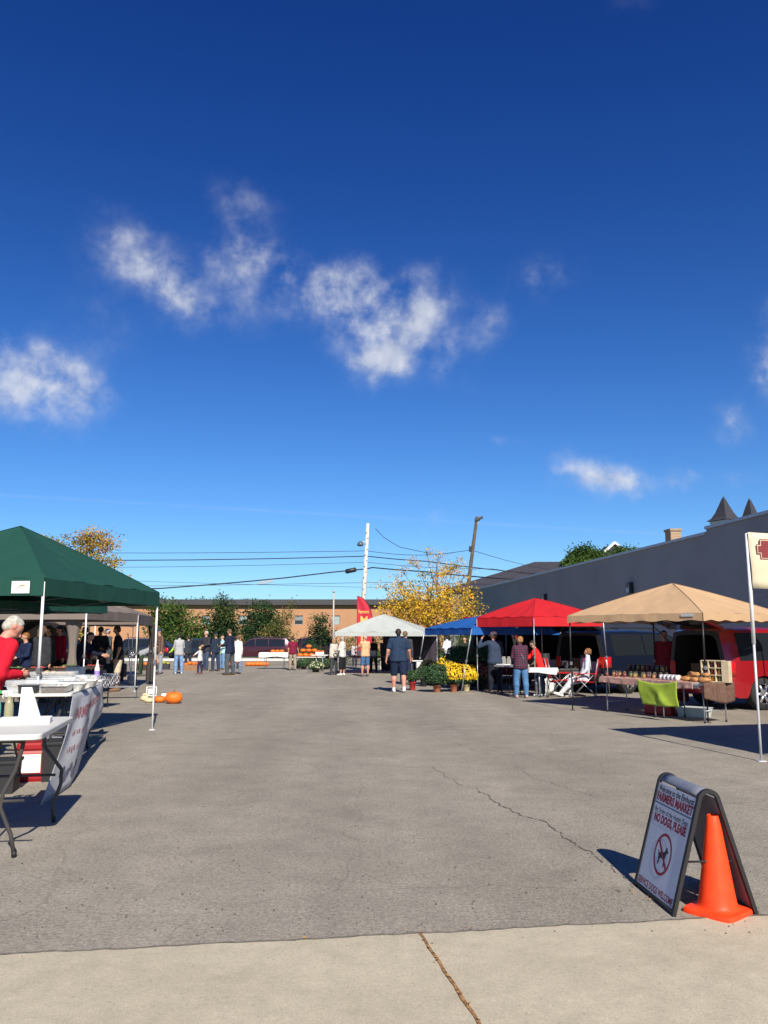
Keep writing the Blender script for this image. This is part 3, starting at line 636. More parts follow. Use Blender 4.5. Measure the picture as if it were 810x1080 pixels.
# ------------------------------------------------------------------ canopies
WHL = M('leg_white', (.78, .78, .76), .4, nscale=3, namt=.05); GRL = M('leg_alu', (.36, .38, .41), .35, .5); BKL = M('leg_black', (.018, .018, .02), .4)
def fabric(name, col, transl=.18, namt=.05):
    return M(name, col, .75, nscale=2.2, namt=namt, bump=.8, bscale=3.0, spec=.25, transl=transl, dist=.03, stretch=(1, 1, .35))
def canopy(label, corners, z_e, vh, zp, fab, legm, legs=None, splay=None, leg_r=.02, group='market canopies', foot=True, peak=None, sag=.10, scallop=0.0, name='canopy_tent', frame=True, hide_legs=(), over=.0, seed=0, foldamp=.020):
    C4 = [Vector((c[0], c[1], 0)) for c in corners]; cen = sum(C4, Vector())/4; cx, cy = (peak if peak else (cen.x, cen.y))
    t = empty(name, (cen.x, cen.y, 0), 0, label, 'canopy', group); L = [c-cen for c in C4]; pk = Vector((cx-cen.x, cy-cen.y, zp)); ze = z_e+vh
    mb = MB(); n = 22; m = 12; r = random.Random(seed); pz = [r.uniform(0, 6) for _ in range(8)]
    for k in range(4):
        a = L[k]*(1+over); b = L[(k+1) % 4]*(1+over); P = []
        for j in range(m+1):
            v = j/m; row = []
            for i in range(n+1):
                u = i/n; e = a.lerp(b, u); e.z = ze
                p = e.lerp(pk, v); s = sag*math.sin(PI*u)*math.sin(PI*min(1, v*1.02))**.8
                fold = foldamp*math.sin(u*26+pz[k]+v*5)*(1-v)*math.sin(PI*u)+foldamp*.8*math.sin((u-.5)*(12+10*v)+pz[k+4]+v*14)*math.sin(PI*v)*math.sin(PI*u)
                p.z += -s+fold + (1-v)*v*.10
                row.append(p)
            P.append(row)
        mb.grid(P)
    t_roof = mb.build('roof', fab, t)
    # ridge seams
    sm = MB()
    for k in range(4):
        pts = []
        for j in range(9):
            v = j/8; p = Vector((*(L[k]*(1+over)).xy, ze)).lerp(pk, v); p.z += (1-v)*v*.10+.006; pts.append(p)
        sm.tube(pts, .007, 4)
    sm.build('seam', fab, t_roof)
    vb = MB()
    for k in range(4):
        a = L[k]*(1+over); b = L[(k+1) % 4]*(1+over); P = []; nrm = Vector(((b-a).y, -(b-a).x, 0)).normalized()
        for j in range(4):
            row = []
            for i in range(n*2+1):
                u = i/(n*2); e = a.lerp(b, u)+nrm*(.004+.008*(j/3)*math.sin(u*27+pz[k])*math.sin(PI*u)+.006); dz = vh*j/3*(1 - scallop*.5*(1-math.cos(u*2*PI*6))*.5) if j == 3 else vh*j/3
                row.append((e.x, e.y, ze-dz-.02*math.sin(PI*u)*0))
            P.append(row)
        vb.grid(P)
    vb.build('valance', fab, t)
    for k in range(4):
        if k in hide_legs: continue
        c = L[k]; tp = Vector((c.x, c.y, z_e+vh*.8)); ft = Vector((c.x, c.y, 0))
        if splay and splay.get(k): ft = Vector((splay[k][0]-cen.x, splay[k][1]-cen.y, 0))
        lg = MB(); h = tp-ft
        lg.tube([ft+h*.47, tp], leg_r, 4 if leg_r > .017 else 6); lg.tube([ft+Vector((0, 0, .01)), ft+h*.5], leg_r*.78, 4 if leg_r > .017 else 6)
        lo = lg.build('leg', legm, t)
        if foot: MB().box((ft.x, ft.y, .006), (.09, .09, .008)).build('foot_plate', legm, lo); 
        jj = ft+h*.5; MB().box((jj.x, jj.y, jj.z), (leg_r*2.7, leg_r*2.7, .07), bev=.004).build('leg_clip', M('clip_grey', (.12, .12, .13), .5), lo)
    if frame:
        fb = MB()
        for k in range(4):
            a = L[k]; b = L[(k+1) % 4]; hi, lo = z_e+vh*.75, z_e-.03+vh*.1
            for q in range(2):
                p0 = a.lerp(b, q/2); p1 = a.lerp(b, (q+1)/2)
                for z0, z1 in ((hi, lo), (lo, hi)):
                    fb.tube([(p0.x*.955, p0.y*.955, z0), (p1.x*.955, p1.y*.955, z1)], .009, 4)
            fb.tube([(a.x, a.y, z_e+vh*.9), (pk.x, pk.y, zp-.06)], .011, 4)
        fb.build('truss', M('truss_grey', (.16, .17, .18), .5, .3), t)
    return t
def XY(v): return (v.x, v.y)
GRN = fabric('fabric_green', (.013, .068, .05), .08); TAN = fabric('fabric_tan', (.56, .375, .215), .15); RED = fabric('fabric_red', (.60, .02, .028), .25)
BLU = fabric('fabric_blue', (.022, .13, .44), .25); WHT = fabric('fabric_white', (.46, .49, .46), .12); GRY = fabric('fabric_taupe', (.23, .19, .165), .2)
WHITEPL = M('white_plastic', (.64, .64, .61), .45, nscale=5, namt=.04)
# near green canopy
c1 = PY(43, 671, 10.9); c1.z = 0; c2 = G(160.5, 770); 
ax = (c2-c1); ax.z = 0; pr = Vector((-ax.y, ax.x, 0)).normalized()*3.05
ze1 = topz(162, 639, c2.y)
gcan = canopy('dark green canopy with white legs nearest on the left', [XY(c1), XY(c2), XY(c2+pr), XY(c1+pr)], ze1, .23, topz(10, 556, (c1.y+c2.y)/2+.3), GRN, WHL, leg_r=.021, over=.012, seed=3, sag=.06)
lb = gcan.location; fa = (c1-c2).normalized()
pc = c1+pr*.22-Vector((0, 0, 0)); nn_ = Vector((-pr.y, pr.x, 0)).normalized()*1
lab = MB(); q0 = c1+pr.normalized()*.40; q1 = c1+pr.normalized()*.22+Vector((0, 0, 0)); outn = -ax.normalized()*.05
qa, qb = c1+pr.normalized()*.385+outn-lb, c1+pr.normalized()*.19+outn-lb
def lab_fn(u, v): p = qb.lerp(qa, u); return (p.x, p.y, ze1+.03+v)
lab.add([lab_fn(-.1, -.0), lab_fn(1.2, .0), lab_fn(1.2, .16), lab_fn(-.1, .16)], [(0, 1, 2, 3)])
lo_ = lab.build('label_patch', M('patch_white', (.8, .8, .78), .5), gcan, solid=.003)
sw = MB(); sw.tube([Vector(lab_fn(.8-.7*i/8, .06+.05*math.sin(i/8*2.6)))+outn*.1 for i in range(9)], [.002+.006*math.sin(PI*i/8) for i in range(9)], 4); sw.build('swoosh_mark', M('swoosh_gold', (.6, .4, .08), .5), lo_)
# second green canopy lower behind it
g2 = PY(113, 643, 17.2); g2b = Vector((g2.x-.65, g2.y-3.0, 0)); p2 = Vector((-.975, .22, 0))*3.0; g2.z = 0
canopy('second dark green canopy, lower, tucked behind the nearest green one', [XY(g2b), XY(g2), XY(g2+p2), XY(g2b+p2)], topz(113, 647, 17.2), .14, 2.62, GRN, BKL, seed=5, hide_legs=(1, 0))
# taupe canopies
t1 = PY(90, 671, 21); t2 = G(142, 729); t1.z = 0; p3_ = Vector((-(t2-t1).y, (t2-t1).x, 0)).normalized()*3.2
canopy('taupe grey canopy with white legs over the man in khaki shorts', [XY(t1), XY(t2), XY(t2+p3_), XY(t1+p3_)], topz(142, 656, t2.y), .24, 2.75, GRY, WHL, seed=6, leg_r=.022)
t4 = PY(160, 671, 28.2); t3_ = PY(146, 671, 25.2); t4.z = t3_.z = 0; p4_ = Vector((-.97, .2, 0))*3.1
canopy('farther taupe grey canopy showing beyond the leg of the green one', [XY(t3_), XY(t4), XY(t4+p4_), XY(t3_+p4_)], topz(160, 660, t4.y), .30, 2.75, GRY, BKL, seed=7)
# tied back side curtains of the taupe canopy
for (px_, yy, lb2) in ((77, 21.3, 'tied taupe side curtain hanging at the corner of the taupe canopy'), (160, 28.3, 'dark tied curtain at the right corner of the farther taupe canopy')):
    c_ = PY(px_, 671, yy); mb = MB(); rows = []
    for j in range(13):
        z = 2.0-1.9*j/12; w_c = (.20 if px_ < 100 else .12)-(.13 if px_ < 100 else .07)*math.sin(PI*min(1, j/12*1.25))+.02; rows.append([(w_c*math.cos(q)*(1+.12*math.sin(q*7)), .6*w_c*math.sin(q)*(1+.12*math.cos(q*6)), z) for q in [2*PI*k/28 for k in range(29)]])
    mb.grid(rows); tag(mb.build('side_curtain', GRY if px_ < 100 else M('curtain_dark', (.04, .035, .035), .8), loc=(c_.x, c_.y, 0)), lb2, 'curtain')
gt = canopy('pale roof canopy edge just visible over the taupe ones', [XY(PY(100, 671, 31)), XY(PY(146, 671, 33)), XY(PY(140, 671, 36)), XY(PY(92, 671, 34))], 2.0, .2, topz(120, 638, 33), fabric('fabric_offwhite', (.62, .6, .55)), WHL, seed=8)
# white canopy in the centre
w1 = PY(353, 671, 35.0); w2 = PY(447, 671, 34.2); w1.z = w2.z = 0; zw = topz(353, 672, 35)
zw = max(zw, 1.60)
canopy('white canopy in the middle of the market with peaked roof', [XY(w1), XY(w2), (w2.x+.75, w2.y+3.4), (w1.x+.75, w1.y+3.4)], zw, .17, topz(405, 648, 36.4), WHT, GRL, splay={1: XY(G(440, 705))}, seed=9, sag=.03, leg_r=.022, peak=(PY(405, 671, 36.2).x, 36.2))
wc1 = PY(404, 671, 38.2); wc2 = PY(462, 671, 37.6)
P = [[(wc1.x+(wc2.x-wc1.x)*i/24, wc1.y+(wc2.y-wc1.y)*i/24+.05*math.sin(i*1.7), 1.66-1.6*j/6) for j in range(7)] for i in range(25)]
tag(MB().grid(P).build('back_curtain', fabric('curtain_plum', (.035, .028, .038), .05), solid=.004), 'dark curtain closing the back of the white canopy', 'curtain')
# blue
b1 = PY(497.5, 671, 24.0); b2 = PY(448, 671, 27.0); b1.z = b2.z = 0; pb_ = Vector((.93, .37, 0))*3.0; fb_ = G(486.5, 731)
canopy('bright blue low canopy between the white and the red one', [XY(b1), XY(b2), XY(b2+pb_), XY(b1+pb_)], topz(497, 669.5, 24.0), .20, 2.28, BLU, GRL, splay={0: XY(fb_), 1: (b2.x-.3, b2.y+.3)}, seed=10, sag=.02, leg_r=.02)
# red
r1 = G(565, 735); r1 = Vector((r1.x, r1.y, 0)); r0 = Vector((PY(503, 671, 24.2).x, 24.2, 0)); r2 = Vector((5.95, 22.6, 0)); r3 = r0+(r2-r1)
canopy('red canopy over the small white tables', [XY(r1), XY(r0), XY(r3), XY(r2)], topz(565, 660.5, r1.y), .26, topz(565, 631, 23.9), RED, GRL, splay={3: XY(G(643, 733))}, seed=11, leg_r=.018, peak=(PY(566, 671, 23.9).x, 23.9), sag=.03)
# tan
a1_ = G(604, 749); a2_ = G(747, 762); fr = a2_-a1_; pt = Vector((-fr.y, fr.x, 0)).normalized()*3.05
if pt.x < 0: pt = -pt
zt1 = topz(742, 655, a2_.y)
tcan = canopy('tan canopy with black legs over the jar and bakery table', [XY(a1_), XY(a2_), XY(a2_+pt), XY(a1_+pt)], zt1, .16, topz(712, 613, 17.3), TAN, BKL, seed=12, scallop=.35, leg_r=.02, sag=.04, over=.02, foldamp=.008)
lt = tcan.location; ou = -pt.normalized()*.06; fd = fr.normalized()
qa, qb = a2_-fd*.42+ou-lt, a2_-fd*.14+ou-lt
mb = MB(); mb.add([(qa.x, qa.y, zt1+.09), (qb.x, qb.y, zt1+.09), (qb.x, qb.y, zt1+.15), (qa.x, qa.y, zt1+.15)], [(0, 1, 2, 3)]); mb.build('label_patch', M('patch_grey', (.45, .44, .42), .5), tcan, solid=.004)

# canopy out of frame on the right whose back corner carries the cream banner
k0 = G(803, 803); k0 = Vector((k0.x, k0.y, 0)); kA = Vector((.25, -.968, 0))*3.05; kB = Vector((.968, .25, 0))*3.05
top_c = PY(787.5, 556, k0.y)
kc = k0+kB*.14
canopy('canopy at the right edge holding the cream banner', [XY(kc), XY(kc+kB), XY(kc+kB+kA), XY(kc+kA)], 2.72, .24, 3.6, TAN, M('leg_pale_grey', (.50, .51, .54), .4), hide_legs=(0,), seed=13)
kp = empty('banner_sign', (k0.x, k0.y, 0), 0, 'cream cloth banner with maroon plaque tied to a pale pole at the right edge', 'banner')
zb1 = topz(788, 619, k0.y-.03); tpz = 2.95
tx = top_c.x-k0.x
MB().tube([(0, 0, 0), (tx*.40+.0, 0, 1.6)], .017, 8).build('pole', M('leg_pale_grey'), kp); MB().tube([(tx*.375, 0, 1.5), (tx*.66, 0, 2.97)], .026, 8).build('pole_sleeve', M('sleeve_white', (.7, .7, .7), .45), kp); MB().box((0, 0, .006), (.1, .1, .01)).build('foot_plate', M('leg_pale_grey'), kp)
xl = tx-.01; P = []
W_ = 1.9
for j in range(9):
    z = 2.98-(2.98-zb1)*j/8; row = []
    for i in range(17):
        u = i/16; x = xl+.02*j/8+u*W_; row.append((x, -.05+.25*u*W_*.97+.012*math.sin(j*.9+i*.7), z-.015*math.sin(PI*u)-.02*(1-u)*(j/8)**2))
    P.append(row)
ban = MB().grid(P).build('cloth', M('cream_cloth', (.70, .64, .46), .8, nscale=3, namt=.05, bump=.3, bscale=6, transl=.2), kp, solid=.004)
# maroon plaque with notched corners and pale outline
pz0 = topz(798, 602, k0.y); pz1 = topz(798, 580, k0.y)*1.0; px0 = PY(797, 590, k0.y).x-k0.x
pz0 = topz(798, 590, k0.y); hh = (topz(798, 568, k0.y)-topz(798, 590.5, k0.y))/2*.95; zc = topz(798, 579.5, k0.y)
def plaque(x0, x1, z0, z1, nz, y):
    return [(x0, z0+nz), (x0+nz*.7, z0+nz), (x0+nz*.7, z0), (x1-nz*.7, z0), (x1-nz*.7, z0+nz), (x1, z0+nz), (x1, z1-nz), (x1-nz*.7, z1-nz), (x1-nz*.7, z1), (x0+nz*.7, z1), (x0+nz*.7, z1-nz), (x0, z1-nz)]
def onban(x, z, off): return (x, -.05+.25*(x-xl)*.97-off, z)
for nm, g, off, mt in (('plaque_edge', 0.0, .020, M('maroon', (.19, .03, .035), .7)), ('plaque_line', .012, .024, M('plaque_cream', (.6, .5, .38), .7)), ('plaque', .022, .028, M('maroon', (.19, .03, .035), .7))):
    pp = plaque(px0+g, px0+1.35-g, zc-hh+g, zc+hh-g, .07, 0)
    MB().add([onban(x, z, off) for x, z in pp], [tuple(range(12))]).build(nm, mt, ban)
# ------------------------------------------------------------------ implicit-surface bodies
def surface_nets(prims, clips, res, k=.018):
    """prims: list of (a, b, ra, rb, sx) tapered capsules (smooth union); clips: callables on X,Y,Z returning sdf to intersect"""
    A = np.array([p[0] for p in prims], dtype=np.float32); B = np.array([p[1] for p in prims], dtype=np.float32)
    rm = max(max(p[2], p[3]) for p in prims)
    lo = np.minimum(A, B).min(0)-rm-res*2.5; hi = np.maximum(A, B).max(0)+rm+res*2.5
    n = np.ceil((hi-lo)/res).astype(int)+1
    gx, gy, gz = [lo[i]+np.arange(n[i], dtype=np.float32)*res for i in range(3)]
    F = np.full(tuple(n), 9.0, dtype=np.float32)
    for (a, b, ra, rb) in prims:
        a = np.array(a, dtype=np.float32); b = np.array(b, dtype=np.float32); m = max(ra, rb)+.07
        l2 = np.minimum(a, b)-m; h2 = np.maximum(a, b)+m
        i0 = np.maximum(0, ((l2-lo)/res).astype(int)); i1 = np.minimum(n, ((h2-lo)/res).astype(int)+2)
        sx, sy, sz = slice(i0[0], i1[0]), slice(i0[1], i1[1]), slice(i0[2], i1[2])
        X = gx[sx][:, None, None]; Y = gy[sy][None, :, None]; Z = gz[sz][None, None, :]
        d = b-a; L2 = float((d*d).sum())+1e-9
        t = np.clip(((X-a[0])*d[0]+(Y-a[1])*d[1]+(Z-a[2])*d[2])/L2, 0, 1)
        q = np.sqrt((X-a[0]-t*d[0])**2+(Y-a[1]-t*d[1])**2+(Z-a[2]-t*d[2])**2)-(ra+(rb-ra)*t)
        o = F[sx, sy, sz]; h = np.clip(.5+.5*(o-q)/k, 0, 1)
        F[sx, sy, sz] = o*(1-h)+q*h-k*h*(1-h)
    if clips:
        X = gx[:, None, None]; Y = gy[None, :, None]; Z = gz[None, None, :]
        for c in clips: F = np.maximum(F, c(X, Y, Z))
    S = F < 0
    cnt = np.zeros(tuple(n-1), dtype=np.int8)
    offs = [(i, j, l) for i in (0, 1) for j in (0, 1) for l in (0, 1)]
    def sub(arr, o): return arr[o[0]:n[0]-1+o[0], o[1]:n[1]-1+o[1], o[2]:n[2]-1+o[2]]
    for o in offs: cnt += sub(S, o)
    act = (cnt > 0) & (cnt < 8); idx = -np.ones(act.shape, dtype=np.int64); ii = np.argwhere(act); idx[act] = np.arange(len(ii))
    acc = np.zeros((len(ii), 3)); wt = np.zeros(len(ii))
    for a in offs:
        for ax in range(3):
            if a[ax]: continue
            b = list(a); b[ax] = 1; fa = sub(F, a)[act]; fb = sub(F, b)[act]; cr = (fa < 0) != (fb < 0)
            t = np.where(cr, fa/(fa-fb+1e-12), 0); p = np.tile(np.array(a, dtype=float), (len(ii), 1)); p[:, ax] = t
            acc[cr] += p[cr]; wt[cr] += 1
    V = lo+(ii+acc/wt[:, None])*res
    faces = []
    for ax in range(3):
        sl0 = [slice(1, n[d]-1) for d in range(3)]; sl0[ax] = slice(0, n[ax]-1); sl1 = list(sl0); sl1[ax] = slice(1, n[ax])
        s0 = S[tuple(sl0)]; s1 = S[tuple(sl1)]; e = np.argwhere(s0 != s1)
        if len(e) == 0: continue
        fl = s0[s0 != s1]; base = e.copy()
        for d in range(3):
            if d != ax: base[:, d] += 1
        u, v = [(1, 2), (2, 0), (0, 1)][ax]
        def cell(du, dv):
            c = base.copy(); c[:, u] -= du; c[:, v] -= dv; return idx[c[:, 0], c[:, 1], c[:, 2]]
        q = np.stack([cell(1, 1), cell(0, 1), cell(0, 0), cell(1, 0)], 1); q[~fl] = q[~fl][:, ::-1]
        faces.append(q)
    Fc = np.concatenate(faces); Fc = Fc[(Fc >= 0).all(1)]
    return V, Fc
def np_mesh(name, V, Fc, mats, parent, extra=None, relax=1):
    mb = MB(); mb.v = [tuple(map(float, v)) for v in V]; mb.f = [tuple(map(int, f)) for f in Fc]; mb.m = [0]*len(mb.f); mb.smooth = [True]*len(mb.f)
    if extra:
        for (vs, fs, mi) in extra: mb.add(vs, fs, mi, True)
    return mb.build(name, mats, parent)
SKINS = {'light': (.50, .27, .18), 'tan': (.40, .20, .12), 'red': (.52, .24, .17), 'dark': (.14, .07, .045)}
def rotx(v, a, o):
    v = Vector(v)-o; c, s = math.cos(a), math.sin(a); return Vector((v.x, v.y*c+v.z*s, -v.y*s+v.z*c))+o
EYE = M('eye_dark', (.03, .02, .02), .3); LIP = M('lip', (.35, .12, .1), .6)
def person(label, loc, face, h=1.72, w=1.0, skin='light', hair=(.08, .05, .03), hairstyle='short', top=(.1, .1, .1), sleeve='long', bottom=(.05, .07, .14), legs='trousers', shoes=(.1, .08, .07), arms=((0, .12, .12, .05), (0, .12, .12, .05)), legp=((.03, .05, 0), (-.03, .05, 0)),
           lean=0.0, nod=0.0, res=.024, capc=None, belly=0.0, topmat=None, jacket_open=None, female=False, group=None, topmat2=None, socks=None, seat_z=None, turn=0.0, apron=None, bag=None):
    t = empty('person', (loc[0], loc[1], 0), face, label, 'person', group)
    sk = M('skin_'+skin, SKINS[skin], .55, nscale=9, namt=.05)
    H = h; V3 = Vector
    # legs from pelvis down
    th = .245*H; sh = .235*H; P0 = V3((0, 0, 0)); joints = {}
    low = 0
    for s, (a, sp, b) in zip((-1, 1), legp):
        hip = V3((s*.052*H*w**.4, 0, -.02*H)); kn = hip+V3((s*math.sin(sp)*math.cos(a), math.sin(a), -math.cos(a)*math.cos(sp)))*th
        an = kn+V3((s*math.sin(sp)*.3, math.sin(b), -math.cos(b)))*sh
        fa = b*.5 if abs(b) > .3 else 0; fd = V3((s*.18, 1, 0)).normalized(); fd.z = .35 if b > .3 else (-.35 if b < -.35 else 0)
        joints[s] = (hip, kn, an, fd); low = min(low, an.z-.045*H+(min(0, fd.z)*.09*H))
    pz = -low if seat_z is None else seat_z
    for s in joints: joints[s] = tuple((q+V3((0, 0, pz))) if i < 3 else q for i, q in enumerate(joints[s]))
    pel = V3((0, 0, pz))
    def U(x, y, z): return rotx((x*H, y*H, pz+z*H), lean, pel)
    shw = .100*w**.6*(.92 if female else 1.0)
    neck0, neck1 = U(0, -.005, .305), U(0, .005, .35)
    hc = neck1; 
    def HD(x, y, z): 
        p = V3((x*H, y*H, z*H)); c, s = math.cos(turn), math.sin(turn); p = V3((p.x*c-p.y*s, p.x*s+p.y*c, p.z)); return rotx(p+hc, lean*.55+nod, hc)
    arm = {}
    for s, (a, b, a2, b2) in zip((-1, 1), arms):
        S0 = U(s*shw, 0, .282); up = .165*H; fo = .145*H; la_ = lean*.5
        e = S0+V3((s*math.sin(b), math.sin(a+la_*0)*math.cos(b), -math.cos(a)*math.cos(b)))*up
        wr = e+V3((s*math.sin(b2), math.sin(a2)*math.cos(b2), -math.cos(a2)*math.cos(b2)))*fo; arm[s] = (S0, e, wr)
    k = w**.75
    torso = [(U(-.038*k, 0, .0), U(.038*k, 0, .0), .066*H*k, .066*H*k), (U(-.03*k, .002, .08), U(.03*k, .002, .08), .058*H*k, .058*H*k),
             (U(0, .012+belly*.3, .07), U(0, .012+belly*.3, .10), (.058+belly)*H*k, (.055+belly)*H*k),
             (U(-.042*k, -.004, .19), U(.042*k, -.004, .19), .055*H*k, .055*H*k), (U(-.055*k, -.006, .25), U(.055*k, -.006, .25), .046*H*k, .046*H*k),
             (U(-shw*.9, -.004, .282), U(shw*.9, -.004, .282), .030*H*k, .030*H*k), (U(0, -.008, .27), neck1, .036*H, .030*H)]
    if female: torso += [(U(-.03*k, .035, .205), U(.03*k, .035, .205), .034*H, .034*H)]
    if belly > .005: torso.append((U(0, .02, .09), U(0, .02, .11), (.06+belly)*H*k, (.055+belly)*H*k))
    prims = list(torso)
    for s in (-1, 1):
        hip, kn, an, fd = joints[s]; mid = kn.lerp(an, .3)-V3((0, .012*H, 0))
        prims += [(hip, kn, .052*H*k, .031*H*k**.7), (kn, mid, .031*H*k**.7, .033*H*k**.7), (mid, an, .033*H*k**.7, .020*H), (an-fd*.02*H+V3((0, 0, -.022*H)), an+fd*.09*H+V3((0, 0, -.028*H)), .021*H, .016*H)]
        S0, e, wr = arm[s]; prims += [(S0, e, .029*H*k, .022*H*k), (e, wr, .023*H*k, .0145*H)]
        d = (wr-e).normalized(); prims.append((wr, wr+d*.042*H, .0145*H, .017*H))
    prims += [(HD(0, -.012, .068), HD(0, .004, .066), .047*H, .044*H), (HD(0, .02, .028), HD(0, .012, .04), .026*H, .035*H), (HD(0, .048, .055), HD(0, .058, .042), .006*H, .009*H)]
    for s in (-1, 1): prims.append((HD(s*.045, -.004, .045), HD(s*.047, -.008, .058), .007*H, .009*H))
    ex = []
    for s in (-1, 1):  # fingers and thumb grown from the palm, unequal and gently curled
        S0, e, wr = arm[s]; d = (wr-e).normalized(); side = V3((0, 1, 0)).cross(d); side = side.normalized() if side.length > .1 else V3((1, 0, 0)); palm_n = d.cross(side).normalized(); inw = V3((-s, 0, 0)); cu = (inw-d*inw.dot(d)); cu = cu.normalized() if cu.length > .1 else palm_n
        fw = d.cross(cu).normalized(); tip0 = wr+d*.048*H
        for q, ln in enumerate((.036, .042, .039, .030)):
            o = tip0+fw*(q-1.5)*.0105*H; m_ = MB(); m_.tube([o-d*.012*H, o+d*ln*.45*H+cu*.004*H, o+d*ln*.8*H+cu*.014*H, o+d*ln*.9*H+cu*.024*H], [.0055*H, .0052*H, .0047*H, .003*H], 6); ex.append((m_.v, m_.f, 0))
        sgn = 1 if fw.y > 0 else -1; o = wr+d*.012*H+fw*sgn*.013*H; m_ = MB(); m_.tube([o, o+d*.02*H+fw*sgn*.014*H+cu*.004*H, o+d*.038*H+fw*sgn*.016*H+cu*.012*H], [.0065*H, .006*H, .0035*H], 6); ex.append((m_.v, m_.f, 0))
    for s in (-1, 1):
        m_ = MB(); m_.lathe([(.001, -.004*H), (.0055*H, 0), (.001, .004*H)], 6, tuple(HD(s*.017, .046, .064))); ex.append((m_.v, m_.f, 1))
    m_ = MB(); m_.tube([HD(-.013, .047, .026), HD(0, .0505, .025), HD(.013, .047, .026)], .0028*H, 4); ex.append((m_.v, m_.f, 2))
    V, Fc = surface_nets(prims, None, res, k=.02); np_mesh('body', V, Fc, [sk, EYE, LIP], t, ex)
    cmat = lambda nm, c: (M('cloth_%s_%.3f_%.3f_%.3f' % (nm, *c), c, .85, nscale=14, namt=.14, bump=.6, bscale=9, spec=.15, dist=.03) if not isinstance(c, bpy.types.Material) else c)
    g = .009*H/1.7
    # top
    tp = [(a, b, ra+g, rb+g) for (a, b, ra, rb) in torso[:-1]]+[(U(0, -.008, .27), U(0, -.004, .305), .042*H, .036*H)]
    tp += [(U(-.04*k, 0, -.03), U(.04*k, 0, -.03), .070*H*k+g*1.5, .070*H*k+g*1.5), (U(-.036*k, 0, .05), U(.036*k, 0, .05), .066*H*k+g, .066*H*k+g)]
    for s in (-1, 1): tp.append((U(s*.036*k, 0, -.03), U(s*.036*k, -.003, .21), .064*H*k+g, .056*H*k+g))
    for s in (-1, 1):
        S0, e, wr = arm[s]
        if sleeve == 'long': tp += [(S0, e, .031*H*k+g, .025*H*k+g), (e, e.lerp(wr, .96), .026*H*k+g, .018*H+g)]
        elif sleeve == 'short': tp += [(S0, S0.lerp(e, .72), .031*H*k+g, .030*H*k+g)]
    hem = {'long': -.075, 'short': -.06, 'none': -.05}[sleeve]
    if legs == 'coat': hem = -.22; tp += [(U(-.035*k, 0, -.05), U(-.04*k, 0, -.2), .07*H*k, .075*H*k), (U(.035*k, 0, -.05), U(.04*k, 0, -.2), .07*H*k, .075*H*k)]
    hz = U(0, 0, hem).z; cl_ = []
    up = (U(0, 0, 1)-U(0, 0, 0)).normalized(); hp = U(0, 0, hem)
    if seat_z is None: cl_ = [lambda X, Y, Z: -( (X-hp.x)*up.x+(Y-hp.y)*up.y+(Z-hp.z)*up.z )]
    nk = U(0, 0, .318); wrn = [arm[s][2].z for s in (-1, 1)]
    V, Fc = surface_nets(tp, cl_, res, k=.02); to = np_mesh('shirt' if sleeve != 'long' else 'jacket', V, Fc, cmat('top', top), t)
    if jacket_open:   # front shirt panel between open jacket edges
        pp = [(U(0, .035, .02), U(0, .035, .26), .03*H*k+g*1.9, .03*H*k+g*1.6)]; V, Fc = surface_nets(pp, None, res); np_mesh('inner_shirt', V, Fc, cmat('inner', jacket_open), t)
    # bottom
    bp = [(U(-.038*k, 0, 0), U(.038*k, 0, 0), .066*H*k+g*.6, .066*H*k+g*.6), (U(-.03*k, 0, .04), U(.03*k, 0, .04), .060*H*k+g*.3, .060*H*k+g*.3)]
    lg = 'trousers' if legs == 'coat' else legs
    for s in (-1, 1):
        hip, kn, an, fd = joints[s]
        mid2 = kn.lerp(an, .3)-V3((0, .010*H, 0))
        if lg == 'trousers': bp += [(hip, kn, .055*H*k+g, .038*H*k+g*1.3), (kn, mid2, .038*H*k+g*1.3, .038*H*k+g*1.3), (mid2, an.lerp(kn, .06)-V3((0, 0, .01)), .038*H*k+g*1.2, .030*H+g)]
        elif lg == 'shorts': bp += [(hip, hip.lerp(kn, .9), .056*H*k+g, .043*H*k+g)]
        elif lg == 'skirt': bp += [(hip, kn.lerp(an, .35), .056*H*k+g, .050*H*k+g), ((hip+joints[-s][0])/2, (kn.lerp(an, .35)+joints[-s][1].lerp(joints[-s][2], .35))/2, .06*H*k, .05*H*k)]
    V, Fc = surface_nets(bp, None, res, k=.015); np_mesh({'trousers': 'trousers', 'shorts': 'shorts', 'skirt': 'skirt'}[lg], V, Fc, cmat('bot', bottom), t)
    for s in (-1, 1):
        hip, kn, an, fd = joints[s]
        fd2 = fd.copy()
        V, Fc = surface_nets([(an-fd*.024*H+V3((0, 0, -.020*H)), an+fd*.095*H+V3((0, 0, -.026*H)), .026*H, .020*H), (an+V3((0, 0, -.005*H)), an+V3((0, 0, .005*H+(.12*H if shoes == 'boot' else 0))), .026*H, .026*H)], [lambda X, Y, Z: (.0-Z)+.003], res*.8, k=.01)
        np_mesh('shoe', V, Fc, cmat('shoe', (.1, .05, .03) if shoes == 'boot' else shoes), t)
        if socks: V, Fc = surface_nets([(an, an.lerp(kn, .22), .024*H, .026*H)], None, res*.8); np_mesh('sock', V, Fc, cmat('sock', socks), t)
    # hair / cap
    hm = M('hair_%.2f_%.2f_%.2f' % hair, hair, .7, nscale=30, namt=.3, bump=.5, bscale=50) if hair else None
